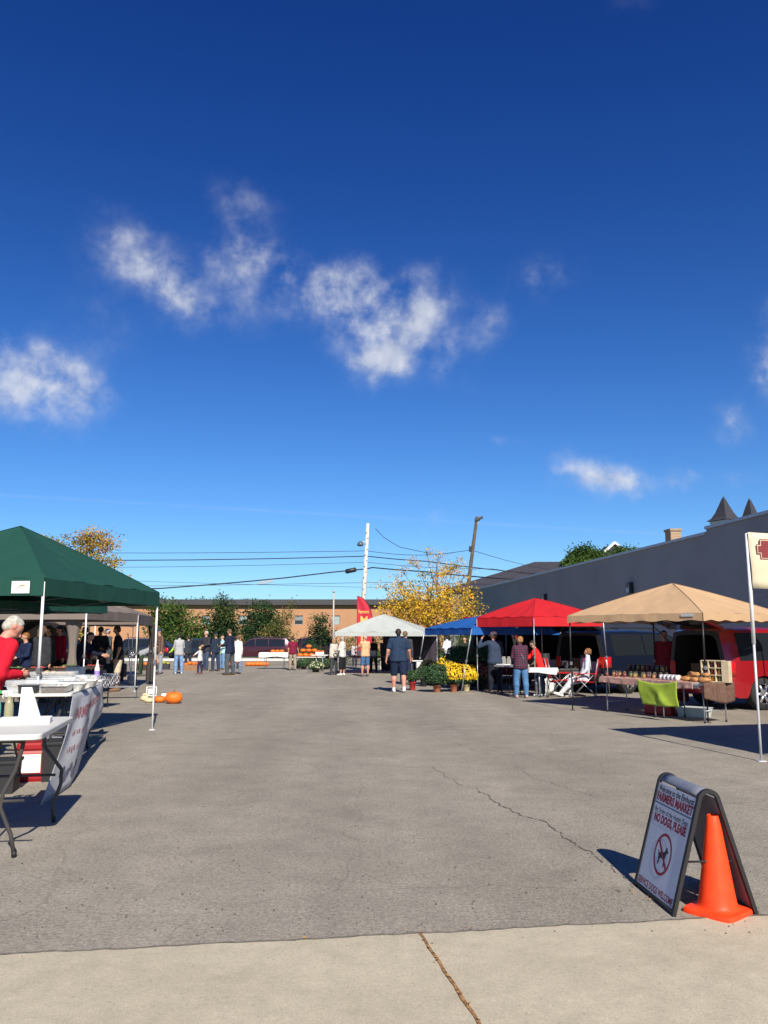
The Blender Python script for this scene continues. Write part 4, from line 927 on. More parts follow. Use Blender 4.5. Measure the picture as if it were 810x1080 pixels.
    if hairstyle != 'bald' and hm:
        hp_ = [(HD(0, -.018, .074), HD(0, -.002, .077), .049*H, .045*H), (HD(0, -.03, .045), HD(0, -.022, .065), .036*H, .044*H)]
        if hairstyle == 'long': hp_ += [(HD(-.02, -.036, .05), HD(-.025, -.038, -.035), .034*H, .028*H), (HD(.02, -.036, .05), HD(.025, -.038, -.035), .034*H, .028*H)]
        if hairstyle == 'bun': hp_ += [(HD(0, -.065, .06), HD(0, -.07, .065), .024*H, .022*H)]
        if hairstyle == 'full': hp_ += [(HD(-.03, -.01, .06), HD(-.03, -.012, .035), .028*H, .026*H), (HD(.03, -.01, .06), HD(.03, -.012, .035), .028*H, .026*H)]
        fn_o = HD(0, .030, .072); fn_n = (HD(0, 1, .9)-HD(0, 0, 0)).normalized()*1; fwd = (HD(0, 1, 0)-HD(0, 0, 0)).normalized(); upv = (HD(0, 0, 1)-HD(0, 0, 0)).normalized()
        nn = (fwd*.85-upv*.52); fo_ = HD(0, .006, .062)
        V, Fc = surface_nets(hp_, [lambda X, Y, Z: (X-fo_.x)*nn.x+(Y-fo_.y)*nn.y+(Z-fo_.z)*nn.z], res*.7, k=.012); np_mesh('hair', V, Fc, hm, t)
    if capc:
        upv = (HD(0, 0, 1)-HD(0, 0, 0)).normalized(); co = HD(0, 0, .072); fwd = (HD(0, 1, 0)-HD(0, 0, 0)).normalized(); sd = fwd.cross(upv)
        V, Fc = surface_nets([(HD(0, -.016, .076), HD(0, .004, .076), .053*H, .050*H)], [lambda X, Y, Z: -((X-co.x)*upv.x+(Y-co.y)*upv.y+(Z-co.z)*upv.z)], res*.7)
        ex2 = MB(); pts = []
        for i in range(9):
            a = -1+2*i/8; pts.append([co+fwd*(.04*H*math.cos(a*.9))+sd*(.045*H*a), co+fwd*((.052+.04*math.cos(a*1.3))*H)+sd*(.042*H*a)-upv*.006*H])
        ex2.grid(pts); ex2.grid([[p-upv*.006*H for p in r_[::-1]] for r_ in pts]); np_mesh('cap', V, Fc, cmat('cap', capc), t, [(ex2.v, ex2.f, 0)])
    if apron:
        V, Fc = surface_nets([(U(-.02, .03, .2), U(-.02, .035, -.12), .045*H*k+.01, .06*H*k+.012), (U(.02, .03, .2), U(.02, .035, -.12), .045*H*k+.01, .06*H*k+.012)], [lambda X, Y, Z: .02*H-Y+0*X], res); np_mesh('apron', V, Fc, cmat('apron', apron), t)
    if bag:
        o = MB(); a_ = U(-shw*.6, -.05, .27); b_ = U(.085*k, .0, -.02); o.tube([a_, U(0, -.066*k, .15), U(.06, -.06*k, .04), b_], .008, 5); o.build('bag_strap', cmat('bag', bag), t)
        o = MB(); o.box(b_+V3((.03, 0, -.05)), (.07, .2, .18), bev=.02); o.build('bag', cmat('bag', bag), t)
    return t
def at_px(label, px, fy, hy, face, **k):
    rr = random.Random(int(px*7+fy)); k.setdefault('turn', rr.uniform(-.5, .5)); k.setdefault('nod', rr.uniform(0, .28)); k.setdefault('lean', rr.uniform(.0, .09))
    if 'legp' not in k: q = rr.uniform(.0, .10); k['legp'] = ((.04+q, rr.uniform(.04, .10), -.02), (-q*.8, rr.uniform(.03, .09), -q-.02))
    g = G(px, fy); h = topz(px, hy, g.y); h = max(1.0 if h < 1.3 else 1.5, min(1.88, h))*k.pop('hs', 1.0)
    if 'h' in k: h = k.pop('h')
    return person(label, (g.x, g.y), face, h=h, **k)

def plaid(name, c1, c2, sc=14):
    if name in MATS: return MATS[name]
    m = bpy.data.materials.new(name); m.use_nodes = True; t = m.node_tree; b = t.nodes['Principled BSDF']; n = t.nodes.new; l = t.links.new
    co = n('ShaderNodeTexCoord').outputs['Object']; outs = []
    for d in ('X', 'Z'):
        w = n('ShaderNodeTexWave'); w.bands_direction = d; w.inputs['Scale'].default_value = sc; w.inputs['Distortion'].default_value = .4; l(co, w.inputs['Vector']); outs.append(w.outputs['Fac'])
    a = n('ShaderNodeMath'); a.operation = 'MULTIPLY'; l(outs[0], a.inputs[0]); l(outs[1], a.inputs[1])
    mx = n('ShaderNodeMix'); mx.data_type = 'RGBA'; l(a.outputs[0], mx.inputs['Factor']); mx.inputs['A'].default_value = (*c1, 1); mx.inputs['B'].default_value = (*c2, 1); l(mx.outputs['Result'], b.inputs['Base Color']); b.inputs['Roughness'].default_value = .85
    MATS[name] = m; return m
DN = (0, .12, .1, .05); HOLD = (.25, .15, 1.35, -.35); REACH = (.7, .15, 1.3, .0); BACKH = (-.35, .3, .2, -.5); HIP = (-.3, .55, .5, -.9)
A = PI/2
JEAN = (.10, .19, .36); NAVY = (.015, .022, .05); BLACK = (.012, .012, .015); KHAKI = (.42, .34, .24); GREYJ = (.20, .24, .28)
# the walking man and the companion beyond
at_px('heavyset man in navy T-shirt and shorts walking away alone in the middle of the lot', 420.5, 730, 664, .05, w=1.42, belly=.024, top=(.018, .034, .068), sleeve='short', bottom=(.012, .02, .045), legs='shorts', shoes=(.7, .7, .68), socks=(.75, .75, .73), hair=(.02, .015, .012), arms=((-.12, .28, .25, .18), (.08, .28, .45, .2)), legp=((.12, .06, -.02), (-.22, .06, -.32)), skin='red', res=.02)
at_px('person in dark top walking just ahead of the heavyset man', 428, 722, 666, .1, top=(.05, .05, .06), bottom=NAVY, hair=(.16, .1, .05), arms=(DN, DN), legp=((.2, .05, 0), (-.15, .05, -.3)))
# left centre cluster
at_px('person in blue cap, brown plaid shirt and grey jeans left of the bright green shirt', 168, 711, 663, 2.3, w=1.1, top=plaid('plaid_brown', (.10, .05, .035), (.2, .12, .09), 5), bottom=(.24, .26, .30), capc=(.02, .04, .1), arms=(DN, HOLD))
at_px('small person in lime green shirt bending at the pumpkin crates', 187, 707, 682, 2.9, h=1.35, top=(.35, .55, .04), bottom=(.03, .03, .03), lean=.5, arms=(REACH, REACH))
at_px('woman in grey top and blue jeans with dark hair holding a dark jacket', 188, 711, 669, .4, w=1.05, female=True, hairstyle='full', hair=(.025, .015, .012), top=(.36, .37, .38), bottom=(.16, .27, .46), shoes=(.5, .5, .5), arms=(HOLD, HOLD))
at_px('person in dark jacket standing close beside the woman in grey top', 198, 707, 671, .8, top=(.03, .04, .055), bottom=(.03, .035, .05), hair=(.03, .02, .015), arms=(DN, HOLD))
at_px('blonde child in white sleeves and dark vest reaching to the left', 210.5, 711, 684, 1.3, h=1.15, top=(.65, .65, .63), bottom=(.03, .03, .07), hair=(.5, .38, .2), hairstyle='full', arms=((.1, 1.2, .1, 1.2), DN), shoes=(.3, .1, .1))
at_px('grey haired man in dark sweatshirt with pale collar behind the blonde child', 216.5, 707, 666, 2.6, w=1.1, top=(.035, .035, .045), bottom=(.05, .07, .12), hair=(.4, .39, .37), arms=(HOLD, DN))
at_px('person in dark cap and navy coat with lime strap', 227, 708, 668, .9, w=1.1, top=(.02, .03, .055), bottom=(.03, .045, .08), capc=(.02, .03, .06), bag=(.35, .5, .08), arms=(DN, DN))
at_px('person in pale aqua top and jeans between the navy coat and the tall man', 234, 706, 671, 2.5, w=.95, top=(.38, .6, .64), bottom=(.14, .24, .4), hair=(.35, .2, .12), female=True, arms=(HOLD, DN))
at_px('tall man in navy sweater and grey jeans with bowed head', 242, 712, 664, 1.2, w=1.25, top=(.015, .02, .045), bottom=(.07, .085, .095), hair=(.14, .08, .05), skin='red', arms=(HOLD, HOLD), nod=.35, shoes=(.09, .06, .04), legp=((.1, .1, -.05), (-.05, .1, -.1)))
at_px('woman in long white coat and brown boots', 250, 711, 671, .4, female=True, legs='coat', top=(.68, .68, .66), bottom=(.15, .2, .3), hair=(.12, .07, .04), hairstyle='full', shoes='boot', arms=(HOLD, DN))
at_px('man in maroon shirt and khaki trousers at the white pumpkin table', 308.5, 707, 672, .2, w=1.1, top=(.16, .012, .035), sleeve='short', bottom=(.30, .24, .18), hair=(.05, .03, .02), arms=(DN, (.2, .25, .3, .3)))
# white canopy group
at_px('woman in white blouse and black skirt in front of the white canopy', 361, 712.5, 672, 1.1, female=True, top=(.55, .54, .50), bottom=(.015, .015, .018), legs='skirt', hair=(.3, .28, .26), hairstyle='full', sleeve='long', arms=(HOLD, HOLD), bag=(.03, .03, .03), shoes=(.6, .6, .58))
at_px('person in white top half turned away left of the white blouse woman', 352, 712, 676, .6, w=.9, top=(.5, .46, .4), bottom=(.05, .05, .06), hair=(.3, .18, .08), hairstyle='long', female=True)
at_px('man in pale orange shirt and blue shorts facing the white canopy stall', 385, 713.5, 670.5, .6, w=1.1, top=(.62, .36, .20), sleeve='short', bottom=(.05, .12, .25), legs='shorts', hair=(.45, .35, .28), hairstyle='short', skin='red', arms=(REACH, DN), shoes=(.12, .1, .09))
at_px('person all in black beside the man in pale orange shirt', 394, 709, 675, .5, top=BLACK, bottom=BLACK, hair=(.1, .06, .04), arms=(HOLD, DN))
at_px('person in dark clothes shaded under the white canopy near its middle leg', 405, 708, 677, -.4, top=(.05, .04, .05), bottom=(.02, .02, .03), arms=(HOLD, HOLD))
at_px('vendor in pale shirt standing deep under the white canopy', 374, 703, 678, 3.2, top=(.4, .42, .42), bottom=(.04, .04, .05), hair=(.15, .1, .06), arms=(HOLD, DN))
at_px('person in dark red jacket and jeans under the right edge of the white canopy', 451, 708, 672, -.3, w=1.2, top=(.09, .02, .02), bottom=(.14, .25, .4), hair=(.02, .015, .01), arms=(HOLD, HOLD))
at_px('person in black jacket behind the dark red jacket', 457, 706, 671, 2.9, top=BLACK, bottom=(.02, .02, .03), hair=(.02, .01, .01))
at_px('woman in white shirt seen behind the green plants', 472.5, 707, 671, .7, w=1.1, top=(.72, .74, .80), bottom=(.04, .08, .16), hair=(.015, .012, .01), hairstyle='full', arms=(HOLD, DN), female=True)
at_px('dark haired person in black among the plants under the blue canopy', 491, 712, 672, 2.8, top=(.02, .03, .02), bottom=BLACK, hair=(.015, .01, .01), arms=(HOLD, HOLD))
# red canopy group
at_px('man in white cap and navy jacket with one arm raised to his head', 522.5, 731, 667, .35, w=1.2, top=(.03, .045, .08), bottom=(.015, .017, .025), capc=(.72, .70, .64), hair=(.1, .07, .05), arms=((.9, .95, 2.75, -.55), (.2, .35, .9, .2)), turn=.9, skin='red', res=.02)
at_px('blonde woman in dark plaid shirt and blue jeans with shoulder bag', 550, 736, 672, .25, w=1.18, female=True, hairstyle='full', hair=(.30, .15, .05), top=plaid('plaid_maroon', (.022, .012, .03), (.16, .02, .045), 5), bottom=(.07, .17, .33), shoes=(.45, .3, .25), arms=(HOLD, HOLD), bag=(.28, .27, .28), res=.018)
at_px('person in bright red jacket and jeans bending over the white table', 571, 734, 675, 1.3, w=1.05, top=(.72, .022, .022), bottom=(.05, .09, .16), hair=(.02, .015, .012), lean=.32, nod=.2, arms=(REACH, REACH), shoes=(.5, .55, .6), res=.02)
# vendor in red behind the jar table, in the shade
at_px('vendor in dark red sweatshirt standing behind the bakery table', 704, 742, 666, 2.6, w=1.1, top=(.20, .015, .025), bottom=NAVY, hair=(.02, .015, .01), arms=(DN, DN), skin='tan', res=.02)
# left side
at_px('man in black T-shirt and khaki shorts standing by the checked table', 123, 729, 655, 2.0, w=1.15, top=(.014, .014, .018), sleeve='short', bottom=(.52, .44, .31), legs='shorts', hair=(.03, .02, .02), skin='tan', arms=((-.1, .15, .25, .1), (-.1, .15, .3, .1)), nod=.2, shoes=(.18, .1, .06), res=.018)
at_px('stooping person in light grey shirt at the pumpkin boxes', 148, 713, 672, -1.2, w=1.1, h=1.65, top=(.26, .27, .29), sleeve='short', bottom=(.03, .05, .03), hair=(.03, .02, .02), lean=1.15, arms=((.5, .1, .4, .0), (.5, .1, .4, .0)))
at_px('person in dark cap and black jacket with orange bag in the shade', 103, 722, 658, -2.4, w=1.2, top=(.02, .022, .03), bottom=(.02, .02, .02), capc=(.06, .065, .07), arms=(HOLD, HOLD), skin='tan')
at_px('hooded person in navy leaning over a stall table', 76, 735, 655, -1.4, w=1.2, h=1.8, top=(.01, .012, .025), bottom=(.015, .015, .02), hair=(.02, .02, .02), lean=.6, arms=(REACH, REACH), res=.02)
at_px('person in crimson top behind the navy hooded one', 61, 728, 660, 2.6, top=(.28, .01, .03), bottom=BLACK, hair=(.02, .015, .01))
at_px('dark haired person in dark green jacket near the white leg', 50, 733, 661, 2.2, w=1.1, top=(.03, .04, .035), bottom=BLACK, hair=(.015, .012, .01), arms=(HOLD, DN))
at_px('person with orange brown hair in blue jacket deep in the shade', 25, 738, 668, 2.5, top=(.012, .02, .055), bottom=BLACK, hair=(.22, .08, .02), arms=(HOLD, HOLD))
at_px('vendor in charcoal coat beyond the orange haired person', 34, 728, 662, 2.9, w=1.2, top=(.05, .055, .06), bottom=BLACK, hair=(.05, .035, .03), arms=(HOLD, HOLD))
at_px('person in burgundy fleece in the shade near the tied curtain', 88, 724, 660, 2.2, w=1.1, top=(.14, .015, .03), bottom=BLACK, hair=(.06, .04, .03), arms=(HOLD, HOLD))
at_px('shopper in grey hooded top facing away under the nearest green canopy', 40, 741, 661, -.3, w=1.15, top=(.03, .032, .036), bottom=(.03, .04, .07), hair=(.10, .06, .03), hairstyle='long', arms=(HOLD, DN), female=True)
at_px('person in white cap and dark vest at the far left stalls', 112, 716, 664, 2.5, top=(.05, .06, .07), bottom=(.03, .03, .04), capc=(.5, .5, .48), arms=(HOLD, DN))
person('elderly grey haired man in red jacket leaning over the food table', (-4.22, 8.75), -.75, h=1.86, w=1.42, top=(.56, .012, .03), bottom=(.04, .05, .09), hair=(.42, .40, .34), hairstyle='short', lean=.40, nod=.5, arms=((-.1, .12, 1.5, -.9), (-.35, .1, 1.55, -.35)), skin='red', res=.014, turn=-.2)
person('dark haired person standing behind the man in the red jacket', (-5.05, 10.3), -1.2, h=1.84, w=1.1, top=(.06, .03, .03), bottom=BLACK, hair=(.025, .015, .015), res=.02, arms=(HOLD, HOLD))

# seated woman and her folding chair
gs = G(616, 735.5); cpos = Vector((gs.x+.05, gs.y+.1, 0))
REDC = M('chair_red', (.55, .015, .02), .8, nscale=9, namt=.1, transl=.15)
def camp_chair(loc, rz, label, col=REDC):
    t = empty('folding_chair', loc, rz, label, 'folding chair')
    f = MB()
    for s in (-1, 1):
        f.tube([(s*.27, -.30, .01), (s*.27, .26, .60)], .011, 6); f.tube([(s*.27, .32, .01), (s*.27, -.24, .60)], .011, 6); f.tube([(s*.27, -.24, .38), (s*.29, -.36, 1.0)], .011, 6); f.tube([(s*.27, .26, .40), (s*.27, .26, .62)], .011, 6)
    for y in (-.3, .32): f.tube([(-.27, y, .05), (.27, y, .40)], .009, 6); f.tube([(.27, y, .05), (-.27, y, .40)], .009, 6)
    f.build('frame', GRL, t)
    P = [[(x*.27, y, .44-.05*(1-x*x)-.03*(y<0)) for x in (-1, -.5, 0, .5, 1)] for y in (-.25, -.1, .08, .26)]; MB().grid(P).build('seat', col, t, solid=.012)
    P = [[(x*.285, -.26-.10*z-.04*(1-x*x), .45+z*.55) for x in (-1, -.5, 0, .5, 1)] for z in (0, .35, .7, 1)]; MB().grid(P).build('backrest', col, t, solid=.012)
    for s in (-1, 1): MB().box((s*.28, 0, .62), (.07, .56, .015), bev=.005).build('armrest', col, t)
    return t
chair_rz = 1.35
camp_chair(tuple(cpos), chair_rz, 'red folding camp chair the woman in the pale jacket sits in')
person('seated woman in pale jacket, magenta top and white trousers with one leg out', (cpos.x-.0, cpos.y), chair_rz, h=1.62, w=1.12, female=True, hairstyle='full', hair=(.20, .09, .03), top=(.50, .55, .62), jacket_open=(.30, .015, .10), bottom=(.62, .61, .64), shoes=(.75, .75, .72),
       legp=((1.25, .08, .75), (1.35, .05, -.02)), seat_z=.53, lean=-.2, arms=((.1, .2, .9, .1), (.05, .45, 1.0, -.3)), res=.018, nod=.1)
# ------------------------------------------------------------------ vehicles
GLASS = M('car_glass', (.012, .015, .018), .06, spec=.5, coat=.0, namt=.0); TYRE = M('tyre', (.02, .02, .02), .85); RIM = M('rim', (.5, .5, .52), .3, .8); TRIM = M('car_trim', (.02, .02, .022), .5)
CHROME = M('chrome', (.6, .6, .62), .15, .95); TAIL = M('tail_lens', (.5, .01, .012), .15, coat=.6); HEADL = M('head_lens', (.7, .72, .75), .1, coat=.5); PLATE = M('plate', (.6, .6, .55), .5); INT = M('cargo_dark', (.012, .012, .013), .9)
WPAPER_ = M('cargo_pale', (.30, .30, .29), .8); BINX = M('cargo_grey', (.06, .06, .07), .6); BOXB = M('cargo_card', (.20, .13, .07), .8)
def car(label, loc, rz, kind='suv', paint=(.1, .1, .1), L=4.7, Wd=1.85, H=1.72, open_rear=False, group='cars parked around the market', name='parked_car', roofrack=True, detail=True):
    t = empty(name, loc, rz, label, 'car', group); pm = M('paint_%.3f_%.3f_%.3f' % paint, paint, .28, .25, coat=.7, namt=.03, spec=.5)
    hl = L/2; belt = H*.58; bot = .27; wr = .35; wb = (-hl*.60, hl*.62)
    if kind == 'suv': top = [(-hl, H*.60), (-hl+.06, H*.78), (-hl+.32, H*.97), (-hl*.5, H), (hl*.02, H*.985), (hl*.18, H*.94), (hl*.50, belt+.04), (hl*.55, belt+.01), (hl*.85, belt-.06), (hl*.97, belt-.2), (hl, belt-.34)]
    elif kind == 'van': top = [(-hl, H*.60), (-hl+.05, H*.85), (-hl+.2, H*.98), (-hl*.4, H), (hl*.1, H*.98), (hl*.3, H*.92), (hl*.66, belt+.03), (hl*.7, belt), (hl*.9, belt-.1), (hl*.98, belt-.25), (hl, belt-.4)]
    else: top = [(-hl, belt-.22), (-hl+.05, belt-.02), (-hl*.72, belt+.03), (-hl*.42, H*.95), (-hl*.2, H), (hl*.08, H*.98), (hl*.2, H*.93), (hl*.45, belt+.02), (hl*.5, belt), (hl*.85, belt-.1), (hl*.97, belt-.22), (hl, belt-.36)]
    tx = [p[0] for p in top]; tz = [p[1] for p in top]
    if open_rear: top = [(-hl, H*.955), (-hl+.12, H*.985)]+[p for p in top if p[0] > -hl+.33]; tx = [p[0] for p in top]; tz = [p[1] for p in top]
    def ztop(x): return float(np.interp(x, tx, tz))
    def zb(x):
        z = bot+.10*max(0, abs(x)/hl-.88)/.12
        for c in wb:
            d = abs(x-c)
            if d < wr+.07: z = max(z, wr+math.sqrt(max(0, (wr+.07)**2-d*d))-.03)
        return z
    def plan(x): return 1-.10*max(0, (abs(x)/hl-.72)/.28)**2
    def hw(x, z):
        zt = ztop(x); w = Wd/2*plan(x)
        if z <= belt: f = 1-.05*((z-.55*H*.6)/(.55*H))**2-.02*max(0, .5-z)
        else: f = (1-.05*((belt-.33*H)/(.55*H))**2) - .20*((z-belt)/(H-belt))**1.15
        return w*f
    xs = sorted(set([round(-hl+L*i/70, 3) for i in range(71)]+[round(c+s*(wr+.068), 3) for c in wb for s in (-1, 1)]+[round(v, 3) for v in tx]))
    def section(x, s):
        zt = ztop(x); b = zb(x); bl = min(belt, zt-.05); b = min(b, bl-.05); pts = []
        for f in (0, .33, .66, 1): z = b+(bl-b)*f; pts.append((x, s*hw(x, z), z))
        for f in (.35, .7, .93): z = bl+(zt-bl)*f; pts.append((x, s*hw(x, z), z))
        z = zt; ww = hw(x, zt-.02); pts.append((x, s*ww*.90, zt-.012)); pts.append((x, s*ww*.5, zt+.008)); pts.append((x, 0, zt+.012)); return pts
    mb = MB()
    P = [section(x, 1)+section(x, -1)[::-1][1:] for x in xs]; mb.grid(P)
    a = P[0]; m_a = len(a); cz = H*.60
    if not open_rear: mb.add(a, [tuple(range(m_a))])
    else:
        inn = [(p[0]-.01, p[1]*.86, cz+(p[2]-cz)*.86) for p in a]; mb.add(list(a)+inn, [(i, (i+1) % m_a, m_a+(i+1) % m_a, m_a+i) for i in range(m_a)], 1)  # rim of the opening painted trim black to stand for the shade there
        hold = MB(); dep = [(p[0]+1.7, p[1], p[2]) for p in inn]; hold.add(inn+dep, [(i, m_a+i, m_a+(i+1) % m_a, (i+1) % m_a) for i in range(m_a)]+[tuple(range(m_a, 2*m_a))]); hold.build('cargo_hold', INT, t)
        for q, (yy, ww, hh_, mt_) in enumerate(((-.45, .4, .32, WPAPER_), (.05, .35, .5, BINX), (.5, .3, .4, BOXB))):
            if q < 3: MB().box((-hl+.35+.1*q, yy*Wd*.5, H*.60-(H*.60-.42)*.86+.06+hh_/2), (.35, ww, hh_), bev=.01).build('cargo_box', mt_, t)
    a = P[-1]; mb.add(a, [tuple(range(len(a)))[::-1]])
    # floor
    mb.grid([[P[i][0], P[i][-1]] for i in range(len(P))])
    b = mb.build('body', [pm, TRIM], t); smooth_sharp(b, 28)
    def sidept(x, z, s, off=.008): return (x, s*(hw(x, z)+off), z)
    roofx0 = -hl+.36 if kind != 'sedan' else -hl*.40; fx = {'suv': hl*.44, 'van': hl*.58, 'sedan': hl*.40}[kind]
    segs = {'suv': [(roofx0, -hl*.38), (-hl*.36, hl*.0), (hl*.025, fx)], 'van': [(roofx0, -hl*.30), (-hl*.28, hl*.14), (hl*.165, fx)], 'sedan': [(-hl*.48, -hl*.02), (hl*.0, fx)]}[kind]
    for s in (-1, 1):
        for (x0, x1) in segs:
            P = []
            for i in range(9):
                x = x0+(x1-x0)*i/8; zt = min(ztop(x)-.09, H*.93); z0 = belt+.03
                if zt < z0+.02: zt = z0+.02
                P.append([sidept(x, z0+(zt-z0)*j/4, s) for j in range(5)])
            MB().grid(P).build('side_window', GLASS, t)
    def face_panel(x_of_z, z0, z1, wf, name, mt, sgn):
        P = []
        for j in range(6):
            z = z0+(z1-z0)*j/5; x = x_of_z(z); P.append([(x+sgn*.012, y*(hw(x, z)*wf), z+.008) for y in (-1, -.5, 0, .5, 1)])
        return MB().grid(P).build(name, mt, t)
    # windscreen: invert ztop on the front slope
    xa, xb = {'suv': (hl*.18, hl*.50), 'van': (hl*.3, hl*.66), 'sedan': (hl*.2, hl*.45)}[kind]; za, zbk = ztop(xa), ztop(xb)
    face_panel(lambda z: xa+(xb-xa)*(za-z)/(za-zbk), zbk+.04, za-.03, .86, 'windscreen', GLASS, 1)
    if kind != 'sedan':
        if not open_rear: face_panel(lambda z: float(np.interp(z, tz[:3], tx[:3])), H*.64, H*.92, .84, 'rear_window', GLASS, -1)
        else:
            hwid = Wd*.44
            lg = MB(); z0 = H*.985; x0 = -hl+.02
            P = [[(x0-1.05*v, y*hwid*(1-.04*v), z0+.30*v+.05*math.sin(PI*v)) for y in (-1, -.5, 0, .5, 1)] for v in (0, .25, .5, .75, 1)]; lo = lg.grid(P).build('liftgate', pm, t, solid=.05)
            P = [[(x0-.12-.5*v, y*hwid*.82, z0+.0+.17*v) for y in (-1, 0, 1)] for v in (0, 1)]; MB().grid(P).build('rear_window', GLASS, lo, solid=.01)
            for s in (-1, 1): MB().tube([(x0-.1, s*hwid*.93, H*.82), (x0-.65, s*hwid*.93, z0+.17)], .012, 6).build('gas_strut', TRIM, lo)
    else: 
        xa2, xb2 = -hl*.42, -hl*.72; za2, zb2 = ztop(xa2), ztop(xb2); face_panel(lambda z: xa2+(xb2-xa2)*(za2-z)/(za2-zb2), zb2+.04, za2-.02, .84, 'rear_window', GLASS, -1)
    for s in (-1, 1):
        z = belt-.16
        P = [[(x, s*(hw(x, zz)+.012), zz) for x in (-hl+.005, -hl+.08, -hl+.22)] for zz in (z-.14, z, z+.16)]; MB().grid(P).build('tail_light', TAIL, t, solid=.02)
        MB().box((-hl-.008, s*Wd*.40, z), (.03, .16, .30), bev=.01).build('tail_light', TAIL, t)
        MB().box((hl-.05, s*Wd*.36, belt-.36), (.14, .34, .17), bev=.03).build('headlight', HEADL, t)
        for c in wb:
            w = MB(); yo = s*(Wd/2-.13); prof = [(wr*.62, -.11), (wr*.94, -.11), (wr, -.07), (wr, .07), (wr*.94, .11), (wr*.62, .11)]
            vs = []; n = 28
            for (r_, y) in prof:
                for j in range(n): q = 2*PI*j/n; vs.append((c+r_*math.cos(q), yo+y, wr+r_*math.sin(q)))
            k = len(prof); w.add(vs, [(i*n+j, i*n+(j+1) % n, (i+1)*n+(j+1) % n, (i+1)*n+j) for i in range(k-1) for j in range(n)], 0, True); wo = w.build('wheel', TYRE, t)
            rm = MB(); yf = yo+s*.085; rm.add([(c+wr*.64*math.cos(2*PI*j/n), yo+s*.03, wr+wr*.64*math.sin(2*PI*j/n)) for j in range(n)], [tuple(range(n))], 1)
            for q in range(6):
                an = q*PI/3; d = Vector((math.cos(an), 0, math.sin(an))); o = Vector((c, yf, wr)); rm.tube([o, o+d*wr*.62], [.045, .03], 6)
            rm.tube([(c, yf-s*.03, wr), (c, yf+s*.02, wr)], .07, 12); 
            ring = [Vector((c+wr*.64*math.cos(2*PI*j/n), yf-s*.01, wr+wr*.64*math.sin(2*PI*j/n))) for j in range(n+1)]; rm.tube(ring, .018, 5, cap=False); rm.build('rim', [RIM, TRIM], wo)
        MB().box((fx+.02, s*(Wd/2+.06), belt+.10), (.16, .20, .14), bev=.04).build('mirror', pm, t)
        dh = MB()
        for x in (-hl*.1, hl*.3): dh.box((x-.1, s*(hw(x, belt-.14)+.012), belt-.13), (.2, .03, .035), bev=.01)
        dh.build('door_handle', TRIM if paint[0] < .1 else pm, t)
        if roofrack and kind != 'sedan': MB().tube([(-hl+.5, s*Wd*.33, H+.0), (-hl+.6, s*Wd*.33, H+.06), (hl*.0, s*Wd*.33, H+.06), (hl*.1, s*Wd*.33, H-.01)], .016, 6).build('roof_rail', TRIM, t)
        sk = MB(); sk.box((0, s*(Wd/2-.06), bot-.01), (L*.40, .08, .12), bev=.02); sk.build('sill', TRIM, t)
    MB().box((-hl-.03, 0, .46), (.14, Wd*.90, .22), bev=.05).build('rear_bumper', TRIM if paint[0] < .2 else pm, t)
    MB().box((hl+.02, 0, .42), (.16, Wd*.88, .26), bev=.06).build('front_bumper', TRIM, t)
    MB().box((-hl-.105, 0, .52), (.012, .32, .16)).build('number_plate', PLATE, t)
    MB().box((hl-.02, 0, belt-.36), (.1, Wd*.42, .16), bev=.02).build('grille', TRIM, t)
    return t
def car_rear_corner(label, rx, ry, rz, L, Wd, side, **k):
    # rx, ry: ground place of the rear corner on the camera's side (side=-1: right side of the car)
    c = Vector((rx, ry, 0)); d = Vector((math.cos(rz), math.sin(rz), 0)); n = Vector((-d.y, d.x, 0))
    o = c+d*(L/2)-n*(side*Wd/2); return car(label, (o.x, o.y, 0), rz, L=L, Wd=Wd, **k)
g = G(766, 752)
car_rear_corner('red SUV with raised liftgate at the right edge behind the spice rack', g.x+.22, g.y+.25, R(21), 4.8, 1.95, -1, kind='suv', paint=(.30, .006, .010), H=1.80, open_rear=True, roofrack=False)
car_rear_corner('dark navy minivan with open rear behind the seated woman', 6.15, 23.1, R(36), 4.9, 1.95, -1, kind='van', paint=(.006, .010, .024), H=1.78, open_rear=True)
g = G(512, 724)
car('red pickup-like wagon with dark windows parked under the red canopy', (PY(540, 671, 30).x, 31.0, 0), R(70), kind='van', paint=(.50, .012, .014), L=4.9, Wd=1.9, H=1.95, open_rear=True, roofrack=False)
car('black wagon standing in the shade between the red vehicle and the navy minivan', (PY(592, 671, 27.5).x, 27.5, 0), R(62), kind='suv', paint=(.012, .012, .013), H=1.85, open_rear=True)
car('dark navy car behind the market visitors at the kerb', (PY(207, 671, 55.5).x, 57.5, 0), 0.02, kind='sedan', paint=(.006, .009, .018), H=1.42)
car('maroon SUV parked at the back right of the woman in the white coat', (PY(270, 671, 57).x, 57.8, 0), PI, kind='suv', paint=(.05, .006, .012), H=1.52, L=4.7)
car('burgundy car partly hidden by the orange pumpkin pile', (PY(320, 671, 60).x, 61, 0), PI-.1, kind='suv', paint=(.07, .012, .022), H=1.5)
car('black SUV in deep shade behind the left stalls', (-11.6, 27.5, 0), R(100), kind='suv', paint=(.012, .012, .014), H=1.8)
car('black van parked along the left stalls nearest the camera', (PY(30, 671, 25.5).x, 25.5, 0), R(78), kind='van', paint=(.012, .013, .016), H=2.1, L=5.2, roofrack=False)
car('dark grey car at the back left of the brown plaid shirt', (PY(150, 671, 56).x, 59.5, 0), 0, kind='suv', paint=(.015, .016, .02), H=1.45)

